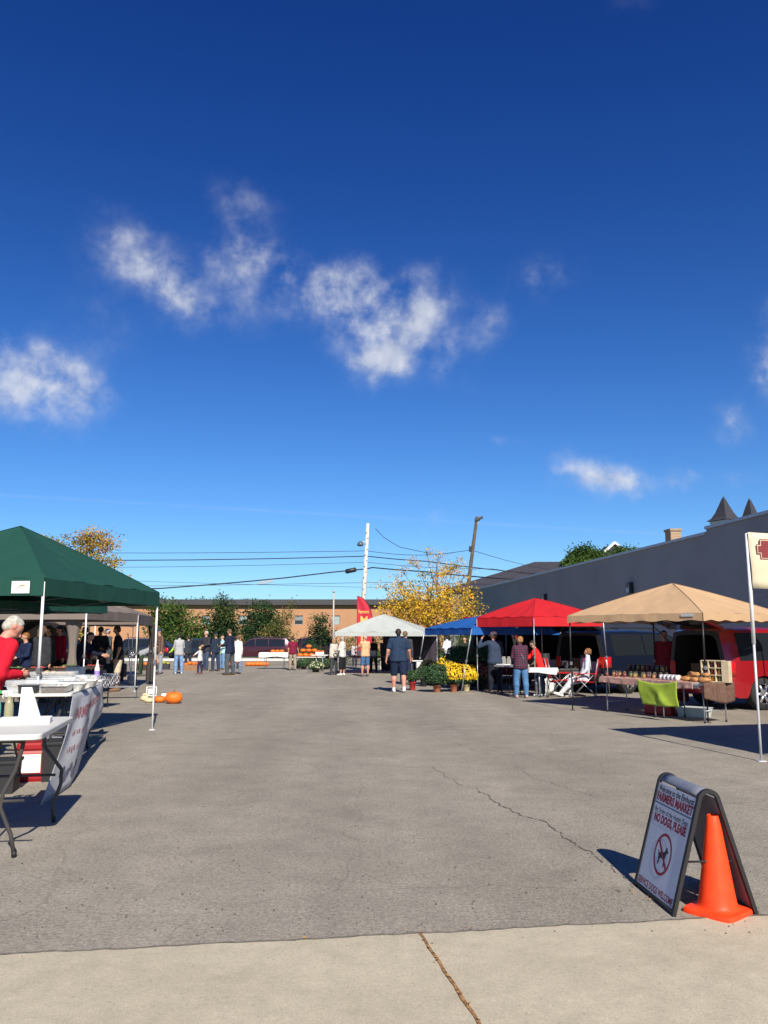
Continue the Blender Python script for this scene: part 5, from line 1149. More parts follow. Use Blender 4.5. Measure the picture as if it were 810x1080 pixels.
# ------------------------------------------------------------------ tables
def fold_table(label, p0, p1, width, z, top, legm, cloth=None, side=1, group='folding tables', fancy=False, th=.045, cat='table', name='folding_table', inset=.25):
    """p0 -> p1 is the edge facing the aisle; the table extends to side*normal"""
    a = Vector((p0[0], p0[1], 0)); b = Vector((p1[0], p1[1], 0)); d = (b-a).normalized(); n = Vector((-d.y, d.x, 0))*side; L = (b-a).length; c = (a+b)/2+n*width/2; rz = math.atan2(d.y, d.x)
    t = empty(name, (c.x, c.y, 0), rz, label, cat, group)
    # rounded top
    rr = .07; pts = []
    for cx_, cy_, a0 in ((L/2-rr, width/2-rr, 0), (-L/2+rr, width/2-rr, 90), (-L/2+rr, -width/2+rr, 180), (L/2-rr, -width/2+rr, 270)):
        for q in range(6): an = R(a0+q*18); pts.append((cx_+rr*math.cos(an), cy_+rr*math.sin(an)))
    m = len(pts); mb = MB(); lay = [(z-th, .985), (z-th+.008, 1), (z-.008, 1), (z, .99)]
    vs = [(x*k, y*k, zz) for zz, k in lay for x, y in pts]; mb.add(vs, [(i*m+j, i*m+(j+1) % m, (i+1)*m+(j+1) % m, (i+1)*m+j) for i in range(3) for j in range(m)]+[tuple(range(m))[::-1], tuple(range(3*m, 4*m))])
    mb.build('tabletop', top, t)
    for s in (-1, 1):
        for q in (-1, 1):
            x = s*(L/2-inset); y = q*(width/2-.1)
            if fancy and s < 0: pl = [(x, y*.86, z-th-.005), (x, y*.84, z*.88), (x, y*.72, z*.70), (x, y*.46, z*.52), (x, y*.42, z*.40), (x, y*.70, z*.18), (x, y*.80, .02)]
            elif fancy: pl = [(x, y*.55, z-th-.005), (x, y*.55, z*.86), (x, y*.62, z*.72), (x, y*1.12, z*.50), (x, y*1.12, z*.36), (x, y*.92, z*.16), (x, y*.98, .02)]
            else: pl = [(x, y, z-th), (x, y, .015)]
            lo = MB().tube(pl, .0135 if not fancy else .016, 8).build('leg', legm, t); MB().lathe([(.017, 0), (.02, .03), (.014, .045)], 8, (pl[-1][0], pl[-1][1], 0)).build('foot_cap', TRIM, lo)
        br = MB()
        if fancy: br.tube([(s*(L/2-inset), -width*.36, z*.45), (s*(L/2-inset), width*.36, z*.45)], .012, 6); br.tube([(s*(L/2-inset), 0, z*.45), (s*(L/2-inset-.42), 0, z-th-.01)], .010, 6); br.tube([(s*(L/2-inset), -width*.3, z-th-.015), (s*(L/2-inset), width*.3, z-th-.015)], .014, 6)
        else: br.tube([(s*(L/2-inset), -width*.37, z*.3), (s*(L/2-inset), width*.37, z*.3)], .009, 6)
        br.build('brace', legm, t)
    if cloth: pass
    return t, a, d, n, L
def drape(label, a, d, n, L, width, z, drop_f, drop_b, drop_e, mat, cat='tablecloth', name='tablecloth', u0=0.0, u1=1.0, ragged=.03, seed=1, v1=1.0):
    r = random.Random(seed); P = []; path = []
    k = 9
    for i in range(k): path.append((-.012, z+.006-drop_f*(1-i/(k-1))))
    for i in range(1, 6): path.append((width*v1*i/5, z+.006))
    if drop_b:
        for i in range(1, 6): path.append((width+.012, z+.006-drop_b*i/5))
    nx = 44; x0, x1 = L*u0-(.012 if u0 == 0 else 0), L*u1+(.012 if u1 == 1 else 0); pz = [r.uniform(0, 6) for _ in range(4)]
    for i in range(nx+1):
        x = x0+(x1-x0)*i/nx; row = []
        for q, (y, zz) in enumerate(path):
            hang = max(0, (z-zz))
            yy = y-(.06*hang*(1+math.sin(x*17+pz[0])+.6*math.sin(x*31+pz[1])) if y < 0 else 0); zq = zz-(ragged*math.sin(x*5+pz[2])*hang/max(drop_f, .01) if y < 0 else 0)
            p = a+d*x+n*yy; row.append((p.x-a.x, p.y-a.y, zq))
        P.append(row)
    if drop_e:
        e0 = [P[0]]; 
        for q in range(1, 5): e0.insert(0, [(x-d.x*.004*q, y-d.y*.004*q, min(zz, z-drop_e*q/4) if abs(zz-z) < .02 else zz) for (x, y, zz) in P[0]])
        e1 = [[(x+d.x*.004*q, y+d.y*.004*q, min(zz, z-drop_e*q/4) if abs(zz-z) < .02 else zz) for (x, y, zz) in P[-1]] for q in range(1, 5)]
        P = e0[:-1]+P+e1
    o = MB().grid(P).build(name, mat, loc=(a.x, a.y, 0), solid=.004); return tag(o, label, cat)
TT = M('table_white', (.60, .59, .54), .5, nscale=4, namt=.05, bump=.15, bscale=80, dist=.003)
FANCY = M('leg_charcoal', (.05, .045, .042), .5)
# two white tables, near left
z1 = .885
n1_, f1_ = PZ(43, 774.5, z1), PZ(78.5, 755.5, z1)
T1 = fold_table('nearest white folding table with dark curved legs at the left edge', n1_, f1_, .80, z1, TT, FANCY, side=1, fancy=True, inset=.12)
n2_, f2_ = PZ(76, 731, .91), PZ(106.5, 720.5, .91)
T2 = fold_table('white folding table loaded with food trays and fronted by the market banner', n2_, f2_, .80, .91, TT, FANCY, side=1, fancy=True)
# hanging banner on its aisle side
tA = Vector((n2_.x+.02, n2_.y-.02, .895)); tB = Vector((f2_.x+.02, f2_.y, .895))
bots = [Vector((-3.24, 8.10, .02)), Vector((-3.30, 8.6, .012)), Vector((-3.36, 9.15, .015)), Vector((-3.52, 9.8, .06)), Vector((-3.72, 10.5, .16)), Vector((-3.95, 11.3, .33)), Vector((tB.x+.05, tB.y-.12, .48))]
P = []; nb_ = 60; nv = 16; org = Vector((tA.x, tA.y, 0))
def bott(u): q = u*6; i = min(5, int(q)); return bots[i].lerp(bots[i+1], q-i)
def ban_pt(u, v, off=0.0):   # v 0 top, 1 bottom
    p = tA.lerp(tB, u).lerp(bott(u), v); w = .028*math.sin(v*4+u*16)*math.sin(PI*min(1, v*1.3))*(.4+v*.6)
    p += Vector((.975, .2, 0))*(w+.03*math.sin(PI*v)+off); return p-org
for i in range(nb_+1): P.append([ban_pt(i/nb_, j/nv) for j in range(nv+1)])
bn = MB().grid(P).build('market_banner', M('banner_white', (.60, .60, .60), .5, nscale=2, namt=.05, transl=.3), loc=tuple(org), solid=.003); tag(bn, 'wrinkled white vinyl banner with faded maroon lettering hanging off the food table', 'banner')
tx_ = MB(); wld = lambda u0, v0: (lambda u, v: tuple(ban_pt(min(.995, max(.005, u0+u)), min(.97, max(.03, v0-v)), .008)))
put_text(tx_, 'FARMERS MARKET', .17, wld(.52, .26), width=.72, bold=.004)
rs_ = random.Random(12)
for (v_, ua_, ub_, hh_) in ((.46, .20, .62, .07), (.62, .16, .44, .08)):   # the smaller lines are creased and not legible in the photo: broken worn marks
    u_ = ua_
    while u_ < ub_:
        w_ = rs_.uniform(.008, .022); f_ = wld(u_, v_+rs_.uniform(-.01, .01)); h1, h2 = hh_*rs_.uniform(.2, .5), hh_*rs_.uniform(.2, .5)
        tx_.add([f_(0, -h1), f_(w_, -h1*.7), f_(w_*.8, h2), f_(w_*.1, h2*.8)], [(0, 1, 2, 3)]); u_ += w_+rs_.uniform(.006, .03)
tx_.build('lettering', M('faded_maroon', (.28, .09, .10), .7), bn)
bl_ = MB(); rr_ = random.Random(4)
for i in range(7):
    u, v, s = .14+.035*i+rr_.uniform(-.01, .01), .84+rr_.uniform(-.05, .04), rr_.uniform(.018, .03); pts = [tuple(ban_pt(u+s*math.cos(q), v+s*1.9*math.sin(q), .007)) for q in [2*PI*k/14 for k in range(14)]]; bl_.add(pts, [tuple(range(14))])
bl_.build('printed_fruit', M('print_grey', (.12, .12, .15), .7), bn)
# goods on the food table: helper in table coordinates
def tp(T, x, y, z=0.0):
    t, a, d, n, L = T; p = a+d*x+n*y; return Vector((p.x, p.y, z))
def place(o, T, x, y, z, rz=0.0):
    p = tp(T, x, y, z); o.location = p; o.rotation_euler = (0, 0, math.atan2(T[2].y, T[2].x)+rz); return o
CLEAR = M('clear_plastic', (.75, .78, .8), .12, alpha=.38, spec=.7, namt=.02); FOIL = M('foil', (.62, .62, .6), .32, .75, bump=.6, bscale=35, dist=.01); DOUGH = M('baked_dough', (.50, .36, .22), .8, nscale=20, namt=.3, bump=.4, bscale=30)
BIN = M('bin_charcoal', (.035, .037, .045), .5); WPAPER = M('paper_white', (.78, .78, .76), .8, namt=.02)
def open_tray(w, l, h, flare=1.12, wall=.006):
    mb = MB(); lay = [(1/flare, 0), (1, h), (1.05, h), (1.05, h-.008), (1.0-2*wall/w, h-.006), (1/flare-2*wall/w, wall)]
    vs = [(sx*k*w/2, sy*k*l/2, z) for k, z in lay for sx, sy in ((1, 1), (-1, 1), (-1, -1), (1, -1))]
    mb.add(vs, [(i*4+j, i*4+(j+1) % 4, (i+1)*4+(j+1) % 4, (i+1)*4+j) for i in range(5) for j in range(4)]+[(3, 2, 1, 0), (20, 21, 22, 23)]); return mb
def clamshell(T, x, y, z, label, w=.34, l=.46, h=.13, rz=0.0, seed=1):
    r = random.Random(seed); t = empty('food_box', (0, 0, 0), 0, label, 'food box', 'clear boxes of baked goods'); place(t, T, x, y, z, rz)
    open_tray(w, l, h*.6).build('tray', CLEAR, t); MB().box((0, 0, h*.8), (w*1.04, l*1.04, h*.42), bev=.02).build('lid', CLEAR, t)
    b = MB()
    for i in range(16): b.lathe([(.012, 0), (.04, .008), (.045, .022), (.03, .04), (.005, .046)], 8, (r.uniform(-w*.36, w*.36), r.uniform(-l*.38, l*.38), .008+r.uniform(0, h*.4)))
    b.build('buns', DOUGH, t).__setitem__('kind', 'stuff'); return t
ZT2 = .911
clamshell(T2, .28, .50, ZT2, 'long clear box of pale buns nearest the man in red', .34, .60, .15, seed=1)
clamshell(T2, .95, .42, ZT2, 'clear box of pale buns behind the foil pan', .34, .60, .15, seed=2)
clamshell(T2, 1.55, .36, ZT2, 'clear box of buns in the middle of the food table', .34, .56, .15, seed=3)
clamshell(T2, 2.2, .30, ZT2, 'clear box of buns at the far end of the food table', .34, .50, .12, seed=4)
clamshell(T2, .95, .42, ZT2+.155, 'topmost clear box stacked on the food table', .32, .56, .07, seed=5)
def foilpan(T, x, y, z, label, rz=0.0):
    t = tag(open_tray(.30, .50, .09, 1.15).build('foil_pan', FOIL), label, 'foil pan', 'foil pans on the food table'); place(t, T, x, y, z, rz); return t
foilpan(T2, .22, .22, ZT2, 'silver foil pan at the near corner of the food table', PI/2); foilpan(T2, .60, .20, ZT2, 'silver foil pan second from the near corner'); foilpan(T2, 1.35, .18, ZT2, 'silver foil pan halfway along the banner side')
o = tag(open_tray(.34, .22, .10, 1.08).build('storage_bin', BIN), 'charcoal plastic bin beside the foil pans', 'bin'); place(o, T2, .16, .52, ZT2, .0)
o = tag(MB().box((0, 0, .012), (.42, .62, .024), bev=.008).build('cutting_board', WHITEPL), 'thin white board at the far end of the food table', 'board'); place(o, T2, 2.75, .35, ZT2)
def bottle_spray(x, y, T, z, body, trig, label):
    t = empty('spray_bottle', (0, 0, 0), 0, label, 'spray bottle', 'spray bottles on the near table'); place(t, T, x, y, z, 2.2)
    MB().lathe([(.034, 0), (.037, .01), (.037, .12), (.03, .155), (.014, .185), (.014, .20)], 16).build('bottle', body, t)
    mb = MB(); mb.box((0, 0, .212), (.03, .03, .026), bev=.006); mb.box((.018, 0, .238), (.10, .026, .03), bev=.008); mb.tube([(.045, 0, .228), (.06, 0, .205), (.05, 0, .18)], .006, 6); mb.build('trigger', trig, t); return t
bottle_spray(1.15, .60, T1, z1, M('liquid_teal', (.10, .42, .35), .2, alpha=.8), M('trigger_green', (.05, .5, .12), .4), 'spray bottle of teal liquid with green trigger')
bottle_spray(1.15, .50, T1, z1, M('liquid_amber', (.45, .42, .25), .2, alpha=.55), WHITEPL, 'clear spray bottle with white trigger')
# folded white brochure stand and white boxes
t = empty('brochure_stand', (0, 0, 0), 0, 'tall white sloping brochure stand on the nearest table', 'stand'); place(t, T1, 1.34, .41, z1, -PI/2+.1); t.scale = (.85, .85, 1.12)
MB().add([(-.06, .0, 0), (.10, .0, 0), (.05, .05, .235), (-.05, .05, .235), (-.06, .012, 0), (.10, .012, 0), (.05, .058, .235), (-.05, .058, .235)], [(0, 1, 2, 3), (7, 6, 5, 4), (0, 4, 5, 1), (1, 5, 6, 2), (2, 6, 7, 3), (3, 7, 4, 0)]).build('back_panel', WHITEPL, t)
MB().box((.02, -.05, .006), (.22, .14, .012), bev=.004).build('base', WHITEPL, t); MB().add([(.10, 0, 0), (.17, -.08, 0), (.05, .05, .235), (.1, .006, 0), (.165, -.078, 0), (.05, .056, .235)], [(0, 1, 2), (5, 4, 3)]).build('side_panel', WHITEPL, t)
o = tag(MB().box((0, 0, .022), (.24, .40, .044), bev=.006).build('cardboard_box', WPAPER), 'flat white carton lying in front of the brochure stand', 'box'); place(o, T1, .88, .30, z1, .1)
o = tag(MB().box((0, 0, .012), (.30, .26, .024), bev=.006).build('white_pad', WPAPER), 'thin white pad left of the flat white carton', 'pad'); place(o, T1, .70, .62, z1, .2)
# things under the tables
REDP = M('red_plastic', (.30, .010, .014), .45); 
def cooler(label, loc, rz, sx, sy, sz, bodym, lidm, cat='cooler'):
    t = empty('cooler_box', loc, rz, label, cat); open_ = MB(); open_.box((0, 0, sz*.40), (sx, sy, sz*.8), bev=.03); open_.build('body', bodym, t)
    MB().box((0, 0, sz*.90), (sx*1.03, sy*1.03, sz*.19), bev=.025).build('lid', lidm, t)
    mb = MB(); mb.tube([(-sx*.53, -sy*.2, sz*.7), (-sx*.58, -sy*.2, sz*.62), (-sx*.58, sy*.2, sz*.62), (-sx*.53, sy*.2, sz*.7)], .01, 6); mb.tube([(sx*.53, -sy*.2, sz*.7), (sx*.58, -sy*.2, sz*.62), (sx*.58, sy*.2, sz*.62), (sx*.53, sy*.2, sz*.7)], .01, 6); mb.build('handle', WHITEPL, t); return t
p = G(20, 828); cl_r = cooler('red cooler with white panel under the nearest table', (p.x, p.y+.35, 0), .25, .32, .34, .42, REDP, REDP); MB().box((.0, -.178, .20), (.2, .01, .2)).build('panel', WHITEPL, cl_r)
for (px_, py_, sz_, lb_) in ((-12, 838, (.42, .36, .30), 'black crate in the shadow under the near table at the left edge'), (52, 824, (.24, .42, .40), 'dark grey tote standing behind the banner end of the near table')):
    g = G(px_, py_); t = empty('storage_crate', (g.x, g.y+.15, 0), .22, lb_, 'crate'); open_tray(sz_[0], sz_[1], sz_[2], 1.08, .012).build('body', M('crate_black', (.02, .02, .022), .6), t); MB().box((0, 0, sz_[2]+.012), (sz_[0]*1.08, sz_[1]*1.08, .03), bev=.01).build('lid', M('crate_black'), t)
p = tp(T2, .9, .45); cooler('dark blue cooler standing under the food table', (p.x, p.y, 0), .3, .6, .38, .4, M('navy_plastic', (.02, .03, .08), .45), WHITEPL)

# checked-cloth table behind
q0 = G(98, 744); q1 = G(133, 729)
zc_ = .74
e0_, e1_ = PZ(100, 712, zc_), PZ(133, 707, zc_)
e0_ = Vector((-6.35, 17.6, 0)); e1_ = Vector((-6.15, 19.4, 0))
T3 = fold_table('table under a black and white checked cloth by the khaki shorts man', e0_, e1_, .75, zc_, TT, BKL, side=1)
m = bpy.data.materials.new('checked_cloth'); m.use_nodes = True; tt = m.node_tree; ck = tt.nodes.new('ShaderNodeTexChecker'); ck.inputs['Scale'].default_value = 17; ck.inputs['Color1'].default_value = (.6, .6, .6, 1); ck.inputs['Color2'].default_value = (.03, .03, .035, 1)
cx_ = tt.nodes.new('ShaderNodeTexCoord'); mpn = tt.nodes.new('ShaderNodeMapping'); mpn.inputs['Rotation'].default_value = (.3, .3, .4); tt.links.new(cx_.outputs['Object'], mpn.inputs['Vector']); tt.links.new(mpn.outputs[0], ck.inputs['Vector']); tt.links.new(ck.outputs['Color'], tt.nodes['Principled BSDF'].inputs['Base Color'])
drape('black and white checked cloth hanging from the table by the khaki shorts man', T3[1], T3[2], T3[3], T3[4], .75, zc_, .26, .1, .26, m, seed=3)
def small_goods(T, specs, z):
    for nm, lab, cat, x, y, fn, grp in specs:
        o = fn(nm); tag(o, lab, cat, grp); place(o, T, x, y, z)
VIO = M('violet_label', (.25, .15, .5), .5)
def tallbottle(nm, col=None):
    t = empty(nm); MB().lathe([(.035, 0), (.04, .01), (.04, .18), (.02, .24), (.012, .30), (.015, .32)], 12).build('bottle', M('milk_white', (.75, .74, .76), .4), t); MB().lathe([(.0415, .05), (.0415, .15)], 12).build('paper_label', VIO, t); return t
o = tallbottle('tall_bottle'); tag(o, 'tall white bottle with violet label at the far end of the food table', 'bottle'); place(o, T2, 2.95, .18, ZT2)
r = random.Random(8)
def jumble_box(label, loc, rz, sx, sy, sz, col, group=None, fill=None, n=8, fs=.06):
    t = empty('goods_crate', loc, rz, label, 'crate', group); open_tray(sx, sy, sz, 1.05, .012).build('crate', col, t)
    if fill:
        b = MB(); rr = random.Random(n+int(sx*100))
        for i in range(n): rad = fs*rr.uniform(.7, 1.1); b.lathe([(rad*.3, -rad*.75), (rad*.85, -rad*.5), (rad, 0), (rad*.8, rad*.55), (rad*.2, rad*.7)], 8, (rr.uniform(-sx*.36, sx*.36), rr.uniform(-sy*.36, sy*.36), sz*.75+rr.uniform(0, fs)))
        b.build('contents', fill, t).__setitem__('kind', 'stuff')
    return t
FLOWR = M('mixed_bloom', (.55, .12, .15), .8, nscale=20, namt=.5, col2=(.8, .75, .7))
jumble_box('bucket of pink and white goods on the checked table', tuple(tp(T3, .35, .3, zc_+.012)), 0, .34, .26, .20, WHITEPL, None, FLOWR, 14, .05)
jumble_box('black tray of dark jars on the checked table', tuple(tp(T3, 1.0, .3, zc_+.012)), 0, .5, .36, .10, BIN, None, M('jam_dark', (.05, .01, .02), .3), 16, .04)
# small stool / table leg & bucket weight
p = G(138, 722); t = empty('leg_weight', (p.x, p.y, 0), 0, 'grey bucket weight at the foot of the taupe canopy leg', 'weight'); MB().lathe([(.10, 0), (.12, .02), (.13, .28), (.11, .30), (.03, .31)], 14).build('bucket', M('weight_grey', (.40, .41, .42), .6), t); MB().tube([(0, 0, .3), (-.06, -.02, .62), (-.16, -.05, 1.7)], .018, 6).build('pole', WHL, t)
p = G(112, 737); t = empty('low_bench', (p.x, p.y, 0), .2, 'low folding bench frame in front of the man in khaki shorts', 'bench'); MB().box((.25, 0, .30), (1.1, .3, .025), bev=.01).build('seat', GRL, t)
for s in (-1, 1): MB().tube([(.25+s*.45, -.12, .3), (.25+s*.5, -.16, .01)], .012, 6).build('leg', GRL, t); MB().tube([(.25+s*.45, .12, .3), (.25+s*.5, .16, .01)], .012, 6).build('leg', GRL, t)

# dark stall tables and racks deep in the shade, left
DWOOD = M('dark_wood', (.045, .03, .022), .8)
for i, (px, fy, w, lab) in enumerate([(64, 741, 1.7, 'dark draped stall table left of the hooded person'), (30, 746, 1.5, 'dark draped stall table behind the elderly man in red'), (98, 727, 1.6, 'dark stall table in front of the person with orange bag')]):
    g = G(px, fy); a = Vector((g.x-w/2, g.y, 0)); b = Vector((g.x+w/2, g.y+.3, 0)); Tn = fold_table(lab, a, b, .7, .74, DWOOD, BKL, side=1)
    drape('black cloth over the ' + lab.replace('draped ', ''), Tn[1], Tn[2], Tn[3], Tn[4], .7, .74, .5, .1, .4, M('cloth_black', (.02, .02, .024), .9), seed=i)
    cols = [(.3, .12, .04), (.08, .12, .04), (.35, .05, .04)]
    for q in range(3):
        gl = ['left', 'middle', 'right'][q]
        jumble_box('%s basket of produce on the %s' % (gl, ['stall table left of the hooded person', 'stall table behind the man in red', 'stall table before the orange bag'][i]), tuple(tp(Tn, .3+q*(w-.5)/2, .35, .752)), 0, .36, .3, .12, DWOOD, 'produce baskets in the shade', M('produce_%d' % ((i+q) % 3), cols[(i+q) % 3], .6, nscale=20, namt=.4), 12, .05)
# ------------------------------------------------------------------ pumpkins
PUM = M('pumpkin_orange', (.72, .16, .015), .45, nscale=5, namt=.15, spec=.4); STM = M('stem_green', (.14, .13, .05), .8); GRD = M('gourd_cream', (.62, .52, .30), .6)
def pumpkin(loc, s, label, col=PUM, group=None, rz=0, flat=.78, name='pumpkin', cat='pumpkin', ribs=11):
    t = empty(name, loc, rz, label, cat, group); pr_ = [(.08, .02), (.55, .03), (.86, .25), (1.0, .6), (.97, .95), (.78, 1.30), (.42, 1.46), (.1, 1.40)]
    MB().lathe([(r_*s, z*s*flat) for r_, z in pr_], 66, ribs=ribs*2, ribamp=.10).build('rind', col, t)
    MB().tube([(0, 0, 1.38*s*flat), (.02*s, 0, 1.6*s*flat), (.12*s, .04*s, 1.78*s*flat)], [.11*s, .07*s, .08*s], 6).build('stem', STM, t); return t
g = G(183, 742); pumpkin((g.x, g.y, 0), .205, 'big round orange pumpkin beside the green canopy leg', flat=.92)
g = G(168.5, 741); pumpkin((g.x, g.y, 0), .14, 'medium orange pumpkin between the leg and the big pumpkin')
g = G(157, 741); pumpkin((g.x, g.y, 0), .11, 'cream gourd just left of the green canopy leg', GRD, 'cream gourds on the asphalt', flat=.7, name='gourd', cat='gourd')
g = G(150, 740); pumpkin((g.x, g.y+.2, 0), .10, 'leftmost cream gourd on the asphalt', GRD, 'cream gourds on the asphalt', flat=.9, name='gourd', cat='gourd')
g = G(154, 735); pumpkin((g.x, g.y, 0), .10, 'cream gourd lying behind the two others', GRD, 'cream gourds on the asphalt', flat=.7, name='gourd', cat='gourd')
g = G(173, 736); pumpkin((g.x, g.y, 0), .09, 'small white pumpkin behind the medium orange one', M('pumpkin_white', (.66, .68, .66), .5), flat=.9)
g = G(159.5, 737); t = empty('price_easel', (g.x, g.y, 0), .2, 'small white price card on a wire frame behind the gourds', 'sign'); f = MB()
for a_, b_ in (((-.12, 0, 0), (-.12, .0, .30)), ((.12, 0, 0), (.12, 0, .30)), ((-.12, 0, .30), (.12, 0, .30)), ((-.12, 0, .08), (.12, 0, .08)), ((-.12, 0, .30), (-.12, .16, 0)), ((.12, 0, .30), (.12, .16, 0))): f.tube([a_, b_], .012, 5)
f.build('frame', WHL, t); MB().box((0, -.012, .19), (.16, .008, .13)).build('card', WPAPER, t)
# kerb pumpkins
proto = None; r = random.Random(2)
for i, px in enumerate([262, 266.5, 271, 275.5, 280]):
    g = G(px, 702.5); s = [.19, .2, .21, .2, .19][i]
    lab = ['leftmost', 'second', 'middle', 'fourth', 'rightmost'][i]+' of five orange pumpkins in a row left of the white pumpkin table'
    proto_ = pumpkin((g.x, g.y, 0), s, lab, group='orange pumpkins at the back') if proto is None else copy_tree(proto, (g.x, g.y, 0), i*.7, lab, s/.19)
    proto = proto or proto_
w0, w1_ = PZ(274, 692, .8), PZ(303, 692, .8); d0 = 41.0
wa = PY(274, 671, d0); wb_ = PY(304, 671, d0)
T4 = fold_table('white draped table carrying pumpkins beside the man in maroon', (wa.x, d0), (wb_.x, d0), .75, .80, TT, GRL, side=1)
drape('white cloth on the pumpkin table beside the man in maroon', T4[1], T4[2], T4[3], T4[4], .75, .80, .22, .2, .2, M('cloth_white', (.75, .75, .72), .8), seed=9)
for i, x in enumerate((.62, .84, 1.06)):
    p = tp(T4, x, .3, .812); copy_tree(proto, tuple(p), i, ['left', 'middle', 'right'][i]+' small pumpkin on the white draped table', .6)
for i, (px, fy, w) in enumerate([(154, 707, .9), (203, 707, .95), (246, 705, .7), (172, 706, .6)]):
    g = G(px, fy); jumble_box(['shallow wooden box of pumpkins beside the stooping person', 'wooden box of small pumpkins between the jeans woman and the child', 'wooden box of gourds behind the white coat', 'black crate by the lime green shirt'][i], (g.x, g.y, 0), .1, w, .5, .28, [DWOOD, M('box_wood', (.25, .14, .07), .8), DWOOD, BIN][i], 'boxes of pumpkins at the back', PUM if i < 3 else M('squash', (.3, .3, .05), .6), 12, .13)
# pile of pumpkins and marigold on a second table
wa = PY(312, 671, 43); T5 = fold_table('low table piled with bright orange pumpkins right of the man in maroon', (wa.x, 43), (wa.x+1.5, 43), .8, .55, TT, GRL, side=1)
pil = [(x, y, z) for z, row in ((.562, [(.2, .2), (.5, .2), (.8, .2), (1.1, .2), (.35, .5), (.65, .5), (.95, .5)]), (.79, [(.35, .3), (.65, .3), (.95, .3)]), (1.0, [(.65, .3)])) for x, y in row]
for i, (x, y, z) in enumerate(pil):
    copy_tree(proto, tuple(tp(T5, x, y, z)), i*.9, 'orange pumpkin in the pile on the low table, %s' % (['front row far left', 'front row second', 'front row third', 'front row right', 'back row left', 'back row middle', 'back row right', 'upper layer left', 'upper layer middle', 'upper layer right', 'topmost'][i]), .78, 'pumpkins piled on the low table')
T6 = fold_table('small white table in front of the potted plants at the back', (PY(328, 671, 39).x, 39), (PY(346, 671, 39).x, 39), .6, .74, TT, GRL, side=1)
jumble_box('small crate of orange and red produce on the small white back table', tuple(tp(T6, .4, .3, .752)), 0, .4, .3, .12, WHITEPL, None, PUM, 10, .06)

# ------------------------------------------------------------------ potted mums
TERR = M('terracotta', (.36, .12, .06), .8); REDPOT = M('pot_red', (.38, .03, .03), .5); CREAMP = M('pot_cream', (.55, .48, .28), .6); BLKPOT = M('pot_black', (.02, .02, .02), .6)
MG = [M('mum_leaf_a', (.022, .06, .022), .7, transl=.2), M('mum_leaf_b', (.045, .10, .035), .7, transl=.2), M('mum_bud', (.09, .14, .05), .7)]
MYL = [M('petal_yellow', (.80, .55, .015), .6, transl=.25), M('petal_gold', (.60, .36, .015), .6, transl=.25)]
MRED = [M('petal_rust', (.28, .05, .03), .6), M('petal_rust2', (.4, .1, .04), .6)]
def mum(loc, rad, hgt, pot, label, flower=None, n=1500, seed=1, group='potted chrysanthemums', ph=.26, dens=.5, pr=None):
    r = random.Random(seed); t = empty('potted_mum', loc, 0, label, 'potted plant', group); q = pr or rad*.42
    po = MB().lathe([(q*.72, 0), (q*.78, .01), (q*.98, ph*.8), (q*1.08, ph*.82), (q*1.08, ph), (q*.9, ph), (q*.85, ph*.85), (.01, ph*.84)], 18).build('pot', pot, t)
    mats = MG+(flower or []); mb = MB(); c = Vector((0, 0, ph+hgt*.36))
    for i in range(n):
        d = Vector((r.gauss(0, 1), r.gauss(0, 1), r.gauss(.15, .9))).normalized(); k = r.random()**.22; lump = 1+.09*math.sin(d.x*7+seed)*math.cos(d.y*6)+.05*math.sin(d.z*9)
        p = c+Vector((d.x*rad*k, d.y*rad*k, d.z*hgt*(.62 if d.z > 0 else .36)*k))*lump
        if p.z < ph*.7: p.z = ph*.7+r.random()*.05
        fl = flower and d.z > -.25 and k > .82 and r.random() < dens
        s = (.030 if fl else .034)*r.uniform(.7, 1.25); nn = (d+Vector((r.gauss(0, .5), r.gauss(0, .5), r.gauss(0, .5)))).normalized(); u = nn.orthogonal().normalized(); v = nn.cross(u)
        if fl:
            p = p+d*.02
            mb.add([p+nn*.012]+[p+(u*math.cos(2*PI*j/7)+v*math.sin(2*PI*j/7))*s for j in range(7)], [(0, 1+j, 1+(j+1) % 7) for j in range(7)], 3+(r.random() < .3))
        else: a = r.uniform(0, 6); e = u*math.cos(a)+v*math.sin(a); f = nn.cross(e); mb.add([p-e*s, p+f*s*.45, p+e*s, p-f*s*.45], [(0, 1, 2, 3)], r.choices((0, 1, 2), (4, 4, 1))[0])
    st = MB()
    for i in range(7): a = i*.9; st.tube([(0, 0, ph*.8), (math.cos(a)*rad*.5, math.sin(a)*rad*.5, ph+hgt*.4)], .006, 4)
    st.build('stem', BARK, t); mb.build('foliage', mats, t); return t
g = G(435, 728); mum((g.x, g.y, 0), .24, .34, REDPOT, 'small green mum in a red pot nearest the walking man', seed=1, n=1200)
g = G(461, 730); mum((g.x, g.y, 0), .42, .62, TERR, 'large round green mum in a terracotta pot', seed=2, n=3200, pr=.12, ph=.2)
g = G(479, 730); mum((g.x, g.y+.1, 0), .34, .60, TERR, 'yellow flowering mum in a terracotta pot', MYL, seed=3, n=2600, pr=.11, ph=.22, dens=.75)
g = G(494, 729); mum((g.x-.05, g.y+.05, 0), .34, .56, CREAMP, 'yellow mum in a cream pot behind the leg of the blue canopy', MYL, seed=4, n=2600, pr=.11, ph=.2, dens=.85)
g = G(452, 722); mum((g.x, g.y, 0), .36, .55, BLKPOT, 'gold tinged mum behind the large green one', MYL, seed=5, n=1500, dens=.4)
g = G(447, 724); mum((g.x, g.y, 0), .28, .4, BLKPOT, 'dark green mum between the red pot and the large green one', seed=6, n=1200)
g = G(506, 728); mum((g.x+.1, g.y+.3, 0), .30, .5, BLKPOT, 'dark rust flowered mum in the shade right of the yellow ones', MRED, seed=7, n=1400, dens=.3)
